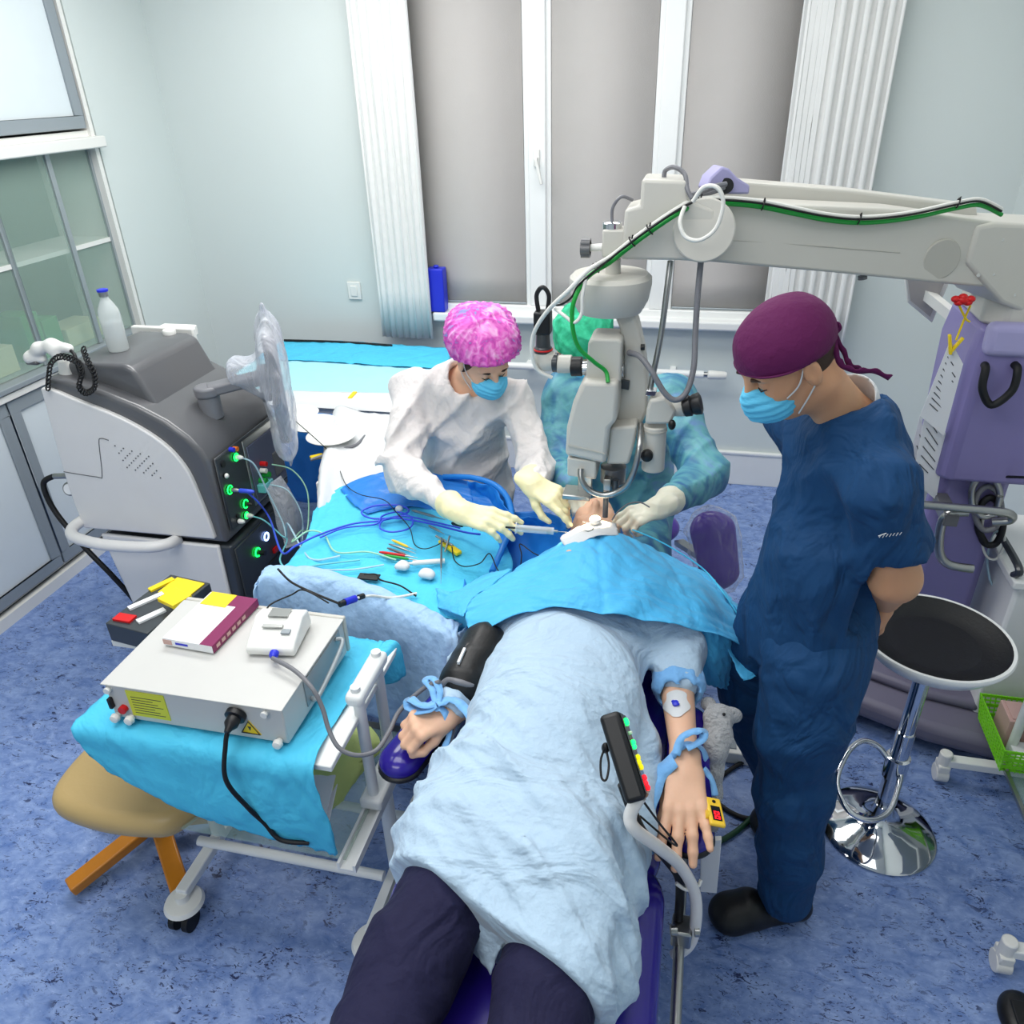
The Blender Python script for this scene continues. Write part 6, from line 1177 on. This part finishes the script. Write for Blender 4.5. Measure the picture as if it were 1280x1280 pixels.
B = Blob(); B.ell(hs0+sR @ V(-.012, 0, .01), (.096, .081, .09), sR, k=.01); B.cut(hs0+sR @ V(.0, 0, -.03), sR @ V(.6, 0, -1)); sdf(B, 'hair', 'hair brown', sg, .005); face_kit(sg, hs0, sR)
B = Blob(); B.ell((-.24, 2.69, .99), (.205, .13, .19), k=.08).ell((-.22, 2.71, .76), (.20, .15, .22), k=.09).cone((-.25, 2.69, 1.06), sA, .09, .085, k=.06).cone((-.25, 2.69, 1.06), sB, .09, .085, k=.06)
B.chain([sA, eA, wA], [.088, .078, .05], k=.04).chain([sB, eB, wB+(eB-wB)*.22], [.088, .082, .050], k=.04).cone((-.30, 2.70, .60), (-.37, 2.42, .52), .13, .10, k=.08).cone((-.14, 2.70, .60), (-.09, 2.42, .52), .13, .10, k=.08).cone((-.22, 2.42, .50), (-.22, 2.46, .25), .17, .19, k=.08, n=(0, 1, 0), f=.5).cone((-.26, 2.69, 1.10), (-.28, 2.71, 1.14), .09, .07, k=.04)
sdf(B, 'gown', 'gown teal', sg, .008, fn=gownfn(77, 15, .012, (1, 1, .5)))
for i, (w_, e_, d_, n__, sd, cu, th) in enumerate(((wB, eB, (-.86, -.36, -.25), (-.15, -.35, .92), 1, (30, 36, 48, 56), (30, 40)), (wA, eA, (.35, -.85, -.25), (0, -.1, 1), -1, (26, 30, 38, 44), (35, 35)))):
    B = Blob(); hand(B, w_, d_, n__, sd, cu, th, .97, 4, k=.007); dd = (e_-w_).normalized(); B.cone(w_, w_+dd*.085, .033, .046, k=.02); sdf(B, 'glove', 'glove pale', sg, .003, fn=noise3(70, .0009, 80+i))
for x in (-.36, -.08): clog('clog', (x, 2.50, 0), (x, 2.26, 0), sg, 'white cloth')
# surgeon's chair with film-wrapped side pad
ch = thing('surgeon_chair', (-.2, 2.82, 0), 'violet padded surgeon chair wrapped in clear plastic film behind the couch head', 'chair')
B = Blob(); B.cone((-.30, 2.82, .46), (-.10, 2.82, .46), .12, k=.05, n=(0, 0, 1), f=.4).cone((-.2, 2.9, .46), (-.2, 2.74, .46), .14, k=.05, n=(0, 0, 1), f=.35); sdf(B, 'seat', 'violet vinyl', ch, .010)
B = Blob(); B.cone(at(886, 662, y=2.52), at(896, 718, y=2.50), .070, .062, k=.04, n=(.3, -1, .3), f=.5).cone(at(905, 662, y=2.53), at(912, 715, y=2.50), .035, .03, k=.05, n=(.3, -1, .3), f=.6); sdf(B, 'side_pad', 'violet vinyl', ch, .007)
sdf(B, 'plastic_film', 'film thin', ch, .008, off=.016, fn=noise3(30, .006, 6))
MB().bar((.12, 2.55, .50), (.02, 2.75, .44), .04, .02).cyl((-.2, 2.82, .08), (-.2, 2.82, .44), .03).build('column', 'steel', ch)
for a in range(5):
    d = V(math.cos(a*1.2566+.3), math.sin(a*1.2566+.3), 0); c = V(-.2, 2.82, .08); l = MB().bar(c, c+d*.24+V(0, 0, -.02), .04, .025).build('leg', 'steel', ch, bevel=.004)
    MB().cyl(c+d*.23+V(-.01, 0, -.053), c+d*.23+V(.01, 0, -.053), .026, n=16).build('caster', 'black rubber', l)
# ================================================================ tables and drapes
def A3(t): return [at(a, b, z=c) for a, b, c in t]
# far side table with turquoise and white cloth
ft = thing('side_table', (-1.7, 3.5, 0), 'draped side table against the back wall under the left curtain', 'table')
MB().box((-2.25, 3.10, .74), (-1.22, 3.96, .775)).build('tabletop', 'white plastic', ft, bevel=.004)
for x in (-2.2, -1.27):
    for y in (3.1, 3.9): MB().cyl((x, y, 0), (x, y, .74), .018).build('leg', 'steel', ft)
td = thing('table_cloth', (-1.7, 3.5, .78), 'turquoise cloth with a white border over the far side table', 'cloth')
sheet('top_cloth', [[(-2.3, 3.99, .79), (-1.95, 3.99, .795), (-1.55, 3.98, .79), (-1.2, 3.95, .785)], [(-2.3, 3.6, .79), (-1.95, 3.6, .787), (-1.55, 3.6, .787), (-1.2, 3.55, .785)], [(-2.28, 3.22, .79), (-1.9, 3.22, .787), (-1.5, 3.22, .787), (-1.17, 3.22, .785)]], 'drape pale', td, 36, 30, .002, .004, seed=12)
sheet('back_cloth', [[(-2.3, 4.0, .80), (-1.9, 4.0, .81), (-1.55, 4.0, .80), (-1.26, 3.98, .80)], [(-2.3, 3.8, .80), (-1.9, 3.8, .80), (-1.55, 3.8, .80), (-1.24, 3.78, .80)], [(-2.3, 3.66, .797), (-1.9, 3.68, .797), (-1.55, 3.66, .797), (-1.22, 3.66, .797)]], 'drape turquoise', td, 36, 14, .002, .004, seed=13)
sheet('white_border', [[(-2.28, 3.24, .797), (-1.8, 3.24, .801), (-1.17, 3.30, .801)], [(-2.28, 3.13, .802), (-1.8, 3.13, .802), (-1.15, 3.13, .802)], [(-2.28, 3.08, .785), (-1.8, 3.08, .785), (-1.15, 3.08, .785)]], 'white cloth', td, 24, 12, .002, .001, seed=2)
sheet('front_fall', [[(-2.28, 3.075, .765), (-1.8, 3.075, .765), (-1.45, 3.075, .765), (-1.14, 3.075, .765)], [(-2.28, 3.06, .6), (-1.8, 3.05, .6), (-1.45, 3.06, .6), (-1.14, 3.05, .6)], [(-2.28, 3.06, .3), (-1.8, 3.05, .3), (-1.45, 3.06, .3), (-1.14, 3.05, .3)]], 'drape turquoise' if False else 'drape deep', td, 40, 14, .002, .010, (7, 1), seed=14)
tag(MB().tube([(-2.28, 3.97, .812), (-1.95, 3.97, .816), (-1.62, 3.96, .812)], .007).build('black_rod', 'black rubber'), 'thin black rod lying along the back edge of the far side table', 'rod')
tag(MB().bar(at(437, 498, z=.805), at(444, 490, z=.805), .02, .008).build('yellow_clip', 'yellow', bevel=.002), 'small yellow clip lying on the white border of the far side table', 'clip')
# white side table with trays
wt = thing('white_table', (-1.28, 2.45, 0), 'narrow table under a white cloth between the console and the nurse', 'table')
MB().box((-1.33, 2.36, .76), (-1.12, 2.98, .79)).build('tabletop', 'white plastic', wt, bevel=.004)
for x in (-1.30, -1.15):
    for y in (2.40, 2.90): MB().cyl((x, y, 0), (x, y, .76), .016).build('leg', 'steel', wt)
wc = thing('white_cloth', (-1.3, 2.4, .755), 'white cloth covering the narrow table beside the console', 'cloth')
sheet('cloth', [[(-1.56, 3.03, .40), (-1.55, 3.02, .797), (-1.40, 3.02, .80), (-1.20, 3.00, .797), (-1.12, 2.98, .74), (-1.10, 2.97, .4)], [(-1.46, 2.72, .40), (-1.45, 2.72, .797), (-1.30, 2.72, .80), (-1.14, 2.72, .797), (-1.07, 2.70, .74), (-1.06, 2.68, .4)], [(-1.35, 2.42, .4), (-1.34, 2.42, .797), (-1.24, 2.42, .797), (-1.10, 2.42, .797), (-1.04, 2.40, .74), (-1.03, 2.40, .4)], [(-1.24, 2.18, .4), (-1.235, 2.18, .785), (-1.18, 2.18, .785), (-1.10, 2.18, .78), (-1.03, 2.18, .72), (-1.02, 2.18, .4)], [(-1.23, 2.10, .4), (-1.22, 2.10, .66), (-1.16, 2.10, .66), (-1.10, 2.10, .66), (-1.04, 2.11, .6), (-1.02, 2.12, .4)]], 'white cloth', wc, 40, 36, .002, .003, seed=20)
for i, (a, b_, lab) in enumerate(((370, 517, 'oval white plate topmost at the back of the white cloth'), (393, 530, 'oval white plate in the middle of the three overlapping ones'), (414, 546, 'oval white plate nearest the nurse with the grey tube across it'))):
    c = at(a, b_, z=.815+.01*i); c.z = .803
    tag(MB().lathe(c, [(.02, 0), (.075, 0), (.098, .012), (.101, .016), (.097, .017), (.072, .008), (.02, .007)], 48).build('plate', 'white plastic', smooth=50), lab, 'plate', 'white plates on the white table')
    if i: bpy.data.objects[-1] if False else None
pls = sorted([o for o in bpy.data.objects if o.name.startswith('plate')], key=lambda o: -o.location.y)
for i, o in enumerate(pls): o.location.z += .022*(2-i)*.0+.012*i; o.rotation_euler = (0, 0, 0)
cable('irrigation_tube', A3([(388, 575, .80), (402, 570, .805), (425, 562, .81), (445, 556, .81), (456, 545, .80)]), .006, 'grey hose', 'grey tube lying across the nearest white plate', 'tube')
tag(MB().bar(at(388, 573, z=.80), at(404, 569, z=.80), .028, .014).build('yellow_connector', 'yellow', bevel=.004), 'yellow connector at the end of the grey tube on the white cloth', 'connector')
tag(MB().bar(at(406, 576, z=.775), at(418, 572, z=.775), .03, .014).build('black_clip', 'black plastic', bevel=.003), 'small black clip lying on the white cloth', 'clip')
# instrument table with turquoise top, deep blue pouch and pale blue padded front
it = thing('instrument_table', (-.95, 1.95, 0), 'instrument table hidden under turquoise and pale blue drapes', 'table')
MB().box((-1.16, 1.76, .765), (-.68, 2.16, .79)).build('tabletop', 'steel', it, bevel=.003)
for x in (-1.12, -.74): MB().cyl((x, 1.80, .05), (x, 1.80, .765), .016).build('leg', 'steel', it); MB().cyl((x, 2.12, .05), (x, 2.12, .765), .016).build('leg', 'steel', it)
MB().bar((-1.12, 1.80, .04), (-1.12, 2.12, .04), .03, .03).bar((-.74, 1.80, .04), (-.74, 2.12, .04), .03, .03).bar((-1.14, 1.91, .04), (-.74, 1.91, .04), .03, .03).build('base_frame', 'steel', it)
tt = thing('turquoise_drape', (-.9, 1.9, .80), 'turquoise sterile drape over the instrument table with tools lying on it', 'drape')
sheet('cloth', [A3([(392, 640, .79), (425, 612, .80), (470, 600, .81), (520, 598, .80), (570, 606, .80), (605, 625, .79)]), A3([(385, 672, .80), (425, 650, .80), (480, 640, .80), (535, 640, .80), (585, 650, .80), (625, 668, .78)]), A3([(365, 700, .80), (420, 690, .80), (480, 685, .80), (540, 688, .80), (595, 700, .80), (640, 705, .76)]),
 A3([(340, 722, .80), (400, 722, .80), (470, 730, .80), (535, 742, .80), (590, 748, .80), (630, 742, .79)]), A3([(334, 722, .80), (395, 726, .808), (462, 744, .808), (528, 768, .806), (585, 778, .80), (615, 770, .79)])], 'drape turquoise', tt, 60, 60, .0018, .0045, (5, 5), seed=31)
sheet('far_fall', [A3([(392, 645, .795), (425, 618, .805), (470, 606, .815), (520, 603, .805), (575, 610, .80)]), [p+V(.0, .06, -.03) for p in A3([(385, 640, .79), (425, 606, .79), (470, 594, .79), (525, 592, .79), (580, 600, .79)])], [p+V(0, .08, -.22) for p in A3([(385, 640, .79), (425, 606, .79), (470, 594, .79), (525, 592, .79), (580, 600, .79)])]], 'drape turquoise', tt, 40, 16, .0018, .004, seed=33)
# deep blue plastic pouch between table and patient
dp_ = thing('fluid_pouch', (-.62, 1.95, .7), 'deep blue plastic drape pouch sagging between instrument table and patient head', 'pouch')
sheet('back_sheet', [A3([(425, 612, .80), (470, 593, .84), (520, 590, .86), (575, 600, .87), (625, 615, .86), (645, 640, .85)]), A3([(440, 630, .81), (480, 612, .825), (530, 612, .83), (580, 625, .83), (618, 640, .82), (640, 665, .82)]), A3([(460, 645, .805), (500, 635, .81), (545, 638, .81), (580, 650, .80), (610, 670, .78), (628, 700, .77)])], 'drape deep', dp_, 40, 24, .002, .006, (4, 3), seed=41)
sheet('basin', [A3([(585, 600, .90), (618, 608, .90), (640, 640, .88), (690, 650, .88), (722, 668, .93)]), A3([(588, 620, .84), (612, 640, .80), (650, 672, .76), (690, 678, .78), (716, 688, .88)]), A3([(588, 670, .80), (612, 690, .74), (650, 702, .70), (685, 700, .74), (705, 706, .86)]), A3([(580, 712, .80), (610, 722, .74), (640, 730, .72), (665, 722, .78), (690, 716, .86)]), A3([(578, 745, .81), (605, 752, .81), (630, 752, .82), (655, 740, .84), (680, 726, .88)])], 'drape deep', dp_, 48, 48, .002, .006, (4, 4), seed=43)
MB().tube(A3([(555, 596, .875), (590, 597, .905), (618, 606, .905), (634, 622, .895), (640, 645, .88), (636, 665, .86), (626, 690, .83), (615, 715, .82)]), .010, 10).build('pouch_rim', 'drape deep', dp_)
sheet('under_sheet', [A3([(640, 640, .86), (680, 640, .88), (712, 652, .93)]), A3([(625, 690, .74), (665, 690, .76), (700, 690, .84)]), A3([(600, 745, .66), (640, 745, .68), (690, 740, .76)])], 'drape deep', dp_, 24, 24, .002, .003, seed=44)
# pale blue padded front
pf = thing('padded_drape', (-.92, 1.62, .5), 'pale blue padded drape hanging over the front edge of the instrument table', 'drape')
q0 = [(322, 742, .76), (336, 716, .822), (400, 722, .828), (460, 741, .828), (520, 766, .826), (558, 785, .82), (566, 800, .81)]
q1 = [(322, 752, .74), (330, 735, .80), (385, 745, .81), (440, 770, .805), (495, 796, .80), (542, 812, .80), (560, 818, .785)]
q0 = [(324, 728, .812), (338, 717, .824), (400, 722, .828), (460, 741, .828), (520, 766, .826), (556, 784, .822), (572, 790, .815)]
r0 = A3([(a+4, b-9, c-.006) for a, b, c in q0]); r1 = A3(q0)
def dropr(dy, z, fl): return [V(p.x-.01*(i == 0)+.012*(i == 6), p.y-dy+fl*math.sin(i*2.1), z+.015*math.sin(i*1.7)) for i, p in enumerate(r1)]
sheet('cloth', [r0, r1, dropr(.028, .795, .002), dropr(.040, .70, .010), dropr(.042, .56, .016), dropr(.040, .40, .020)], 'pad blue', pf, 72, 50, .004, .004, (6, 1), seed=51)
# strip of turquoise hanging at the corner between the table and the patient
sheet('right_end', [[r1[5], r1[6], at(590, 775, z=.80), at(600, 755, z=.80)], [dropr(.04, .70, .01)[5], dropr(.04, .70, .01)[6], at(590, 775, z=.80)+V(.01, 0, -.1), at(600, 755, z=.80)+V(.01, 0, -.1)], [dropr(.04, .45, .02)[5], dropr(.04, .45, .02)[6], at(590, 775, z=.80)+V(.02, 0, -.34), at(600, 755, z=.80)+V(.02, 0, -.34)]], 'pad blue', pf, 24, 24, .003, .004, seed=52)
sheet('corner_flap', [A3([(545, 735, .83), (575, 745, .84), (600, 758, .85), (625, 758, .86)]), A3([(550, 765, .80), (578, 775, .81), (598, 782, .82), (612, 785, .83)]), A3([(552, 795, .74), (575, 800, .74), (590, 800, .76), (598, 800, .78)])], 'drape blue', tt, 24, 20, .0018, .004, seed=53)
# ---------------------------------------------------------------- the blue drape over the patient
bd = thing('patient_drape', (-.2, 1.75, .95), 'bright blue surgical drape spread over the patient head and shoulders', 'drape')
ctl = [[(640, 715, .86), (690, 686, .93), (722, 668, .985), (745, 664, 1.0), (772, 667, .99), (803, 680, .95), (836, 695, .90), (868, 712, .84)],
 [(612, 736, .87), (668, 706, .94), (712, 690, 1.0), (745, 688, 1.015), (780, 692, 1.0), (820, 704, .96), (857, 718, .91), (897, 740, .83)],
 [(590, 752, .88), (655, 728, .95), (706, 720, 1.0), (748, 720, 1.02), (790, 724, 1.0), (833, 733, .97), (878, 748, .90), (918, 770, .80)],
 [(582, 772, .87), (648, 748, .955), (702, 742, 1.01), (750, 744, 1.02), (795, 750, 1.0), (842, 764, .955), (888, 776, .89), (935, 800, .79)],
 [(590, 797, .86), (660, 764, .965), (706, 761, .995), (750, 766, 1.0), (795, 773, .985), (842, 784, .95), (893, 793, .87), (944, 815, .78)]]
ctl = [[(a, b, c-(.0, .014, .028, .034, .030)[i]*(c > .9)) for a, b, c in r] for i, r in enumerate(ctl)]
def crease(Aq, U, Vv, N):
    d = np.zeros_like(U)
    for u0, a in ((.44, .006), (.80, .005), (.16, .004)): d += a*np.exp(-np.abs(U-u0)/.018)
    for v0, a in ((.30, -.004), (.66, .005)): d += a*np.exp(-np.abs(Vv-v0)/.03)
    d += .004*np.sin(30*U+9*Vv)*Vv+.006*np.sin(13*U-5*Vv)*Vv*(U > .6)
    return Aq+N*d[..., None]
sheet('cloth', [A3(r) for r in ctl], 'drape blue', bd, 84, 56, .0018, .003, (3, 3), seed=61, fn=crease)
sheet('right_flap', [A3([(858, 705, .86), (895, 738, .83), (918, 768, .79), (935, 798, .78)]), A3([(878, 712, .84), (912, 748, .82), (937, 782, .79), (952, 815, .76)]), A3([(898, 735, .80), (928, 770, .79), (952, 806, .77), (964, 832, .75)]), A3([(898, 790, .80), (912, 820, .77), (928, 850, .74), (946, 842, .74)])], 'drape blue', bd, 32, 30, .0018, .004, seed=63)
sheet('side_fall', [A3([(860, 780, .88), (895, 785, .85), (925, 800, .78)]), A3([(868, 812, .80), (893, 822, .78), (915, 835, .70)]), A3([(878, 850, .68), (898, 858, .66), (912, 862, .60)])], 'drape blue', bd, 20, 20, .0018, .005, seed=64)
sheet('left_lobe', [A3([(640, 712, .865), (612, 734, .872), (590, 750, .882), (580, 772, .872)]), A3([(618, 716, .845), (592, 735, .85), (572, 745, .85), (562, 765, .84)]), A3([(600, 722, .83), (575, 738, .825), (555, 745, .82), (548, 760, .81)])], 'drape blue', bd, 24, 16, .0018, .003, seed=65)
MB().tube(A3([(790, 662, .975), (815, 672, .955), (845, 688, .92), (880, 712, .87), (905, 742, .84), (922, 768, .80)]), .0022, 8).build('drape_seam', 'drape turquoise', bd)
# lit eye opening
eye = thing('eye_window', at(740, 652, z=1.0), 'small white adhesive eye window of the drape lit by the microscope', 'dressing')
ec = at(738, 655, z=1.0)
sheet('adhesive_film', [A3([(700, 672, .975), (722, 660, 1.0), (748, 652, 1.005), (770, 655, .995)]), A3([(704, 680, .975), (725, 668, 1.005), (748, 662, 1.012), (772, 664, .997)]), A3([(714, 690, .975), (730, 677, 1.0), (748, 670, 1.01), (774, 670, .99)])], 'white cloth', eye, 20, 14, .0015, .002, seed=71)
MB().ell(at(744, 650, z=1.02), (.017, .017, .012)).build('gauze_pad', 'white cloth', eye)
MB().ell(at(712, 690, z=.985), (.010, .008, .006)).build('skin_fold', 'skin', eye)
MB().tube(A3([(728, 652, 1.02), (736, 655, 1.02), (742, 660, 1.015), (735, 664, 1.015), (727, 660, 1.015)]), .0014).build('eyelid_speculum', 'steel', eye)
hp_ = tag(cable('handpiece_lead', A3([(812, 634, 1.02), (800, 628, 1.03), (785, 630, 1.03), (772, 640, 1.02), (765, 650, 1.01)]), .0022, 'grey hose', 'thin grey lead looping over the surgeon glove'), None)
# instruments and tubes on the drape
def tool(name, a, b, r, m, label, cat='instrument', tip=None):
    p = at(*a[:2], z=a[2]); q = at(*b[:2], z=b[2]); t = thing(name, p, label, cat, 'hand tools lying on the turquoise drape'); d = (q-p).normalized(); L = (q-p).length
    MB().rings([(p, r*.5), (p+d*L*.1, r), (p+d*L*.6, r), (p+d*L*.68, r*.6)], 12).build('shaft', m, t); MB().rings([(p+d*L*.68, r*.5), (p+d*L*.85, r*.35), (q, r*.15)], 10).build('tip', tip or 'steel', t); return t
Z = .822
tool('forceps', (490, 675, Z), (520, 688, Z), .0045, 'yellow plastic', 'yellow-handled slim tool uppermost in the row of tools'); tool('probe', (486, 680, Z), (520, 692, Z), .004, 'steel', 'steel slim tool second in the row of tools'); tool('hook', (484, 685, Z), (518, 697, Z), .004, 'machine grey', 'dark grey slim tool in the middle of the row of tools')
tool('marker', (474, 690, Z), (522, 697, Z), .0048, 'red', 'red slim tool below the dark grey one'); tool('cannula', (480, 694, Z), (526, 701, Z), .0045, 'green cable', 'green slim tool lowest in the row of tools'); tool('needle_holder', (536, 657, .835), (556, 668, .835), .0045, 'steel', 'short steel tool lying above the yellow holder'); tool('phaco_handpiece', (565, 654, .88), (586, 658, .90), .007, 'black plastic', 'black pen-shaped handpiece tucked under the nurse glove')
tool('cutter', (515, 638, .84), (558, 650, .845), .005, 'steel', 'long steel handpiece beside the blue tubing', tip='steel')
yh = thing('tool_holder', at(562, 685, z=Z), 'bright yellow tool holder on the turquoise drape', 'holder'); MB().bar(at(551, 676, z=Z), at(574, 692, z=Z), .022, .012).build('holder_body', 'yellow', yh, bevel=.003); MB().cyl(at(562, 670, z=.85), at(556, 690, z=Z), .003).cyl(at(545, 670, z=.84), at(566, 682, z=.83), .004).build('clip_rod', 'steel', yh)
tool('long_rod', (552, 672, .845), (551, 730, .83), .003, 'machine grey', 'long thin dark rod lying upright across the drape')
sw = thing('white_spear', at(530, 702, z=Z), 'white plastic syringe tube lying on the turquoise drape', 'syringe'); MB().cyl(at(516, 704, z=.825), at(556, 701, z=.825), .008).build('barrel', 'white plastic', sw); MB().cyl(at(500, 706, z=.825), at(516, 704, z=.825), .004).build('plunger', 'white plastic', sw)
for i, (a, b, r) in enumerate(((504, 706, .021), (534, 716, .022))):
    B = Blob(); c = at(a, b, z=.825); B.ell(c, (r, r*.9, r*.6), k=.01).ell(c+V(r*.6, -r*.5, 0), (r*.6, r*.6, r*.5), k=.01).ell(c+V(-r*.5, -r*.6, 0), (r*.6, r*.5, r*.45), k=.01); b_ = MB(); B.mesh(b_, .004, fn=noise3(120, .002, i, ridge=False)); tag(b_.build('cotton_ball', 'white cloth', smooth=180), ('crumpled white swab beside the syringe tube', 'crumpled white swab nearest the pale padded edge')[i], 'swab', 'white swabs on the instrument table')
B = Blob(); c = at(499, 636, z=.83); B.ell(c, (.014, .012, .012)); b_ = MB(); B.mesh(b_, .004); tag(b_.build('cotton_ball', 'white cloth', smooth=180), 'tiny white swab among the blue tubing loops', 'swab', 'white swabs on the instrument table')
cable('blue_tube', [V(-1.545, 2.235, .80), V(-1.52, 2.26, .74), V(-1.50, 2.28, .66)]+A3([(352, 690, .79), (370, 682, .83), (400, 668, .83), (440, 655, .825), (480, 650, .825), (510, 640, .83), (500, 632, .83), (470, 632, .83), (452, 640, .828), (465, 648, .828), (500, 648, .828), (540, 655, .83), (580, 665, .835), (600, 668, .85)]), .0035, 'blue tubing', 'blue tubing running from the console port in loops over the instrument table', 'tube')
MB().lathe((-1.575, 2.235, .80), [(.005, 0), (.009, .005), (.008, .05), (.004, .06)], 16, (1, .1, -.05)).build('blue_grip', 'blue tubing', bpy.data.objects['blue_tube'])
cable('blue_tube', A3([(400, 672, .83), (430, 660, .83), (470, 655, .83), (478, 645, .832), (498, 640, .832), (515, 648, .83), (512, 660, .83), (490, 665, .828), (475, 660, .828), (480, 650, .83), (505, 645, .832), (540, 652, .835), (575, 660, .84)]), .003, 'blue tubing', 'second blue tube coiled tightly in the middle of the instrument table', 'tube')
cable('clear_tube', [V(-1.60, 2.315, .895), V(-1.56, 2.34, .86), V(-1.54, 2.36, .74), V(-1.50, 2.36, .60), V(-1.46, 2.30, .56), V(-1.38, 2.20, .70)]+A3([(380, 690, .80), (395, 700, .81), (425, 695, .82)]), .0035, 'clear tubing', 'clear tube hanging from the top lit port of the console', 'tube')
cable('clear_tube', [V(-1.56, 2.46, .80), V(-1.50, 2.50, .76), V(-1.44, 2.48, .68), V(-1.42, 2.40, .56), V(-1.38, 2.28, .62)]+A3([(365, 678, .80), (385, 664, .82), (405, 668, .82), (420, 690, .82), (460, 690, .82), (495, 700, .822)]), .003, 'light green cable', 'pale green tube arching from the cassette door to the tools', 'tube')
cable('clear_tube', [V(-1.575, 2.44, .72), V(-1.50, 2.44, .70), V(-1.46, 2.44, .60), V(-1.44, 2.38, .52)]+A3([(370, 710, .79), (400, 712, .81), (440, 712, .82), (480, 706, .822)]), .003, 'clear tubing', 'clear tube curving down past the drainage pouch to the drape', 'tube')
cable('clear_tube', [V(-1.60, 2.30, .655), V(-1.54, 2.30, .64), V(-1.48, 2.30, .58), V(-1.42, 2.24, .60)]+A3([(350, 700, .78), (365, 712, .80), (400, 706, .815), (450, 700, .82)]), .003, 'teal tubing', 'teal tube from the lowest lit port to the drape', 'tube')
cable('black_thread', A3([(362, 520, 1.0), (385, 540, .92), (405, 558, .84), (415, 568, .81), (422, 580, .80), (432, 605, .82), (450, 618, .84), (480, 625, .845), (495, 640, .84), (512, 660, .835), (518, 680, .83), (530, 686, .83), (545, 682, .835), (555, 676, .84)]), .0016, 'black rubber', 'thin black thread-like lead from the console over plates and drape')
cable('black_thread', A3([(565, 684, .83), (568, 700, .825), (580, 708, .83), (600, 704, .84), (612, 692, .86), (622, 712, .84), (636, 724, .82), (648, 716, .84), (652, 695, .88), (650, 680, .90), (668, 692, .90), (688, 700, .93)]), .0018, 'black rubber', 'thin black lead looping across the deep blue pouch')
cable('black_thread', A3([(455, 718, .825), (470, 718, .825), (476, 725, .825), (500, 732, .825), (520, 745, .825)]), .0025, 'black rubber', 'short black lead on the near edge of the instrument table')
tag(MB().bar(at(448, 720, z=.822), at(474, 722, z=.822), .03, .006).build('black_tray', 'black plastic', bevel=.002), 'flat black holder half under the pale padded edge', 'holder')
# microscope lamp
sp_ = bpy.data.lights.new('microscope_lamp', 'SPOT'); sp_.energy = 9; sp_.spot_size = math.radians(60); sp_.spot_blend = .5; sp_.color = (1, .78, .5); sp_.shadow_soft_size = .008
so = bpy.data.objects.new('microscope_lamp', sp_); COL.objects.link(so); l0 = at(736, 655, z=1.0)+V(0, .02, .11); so.location = l0; so.rotation_euler = (at(736, 655, z=1.0)-l0).to_track_quat('-Z', 'Y').to_euler()
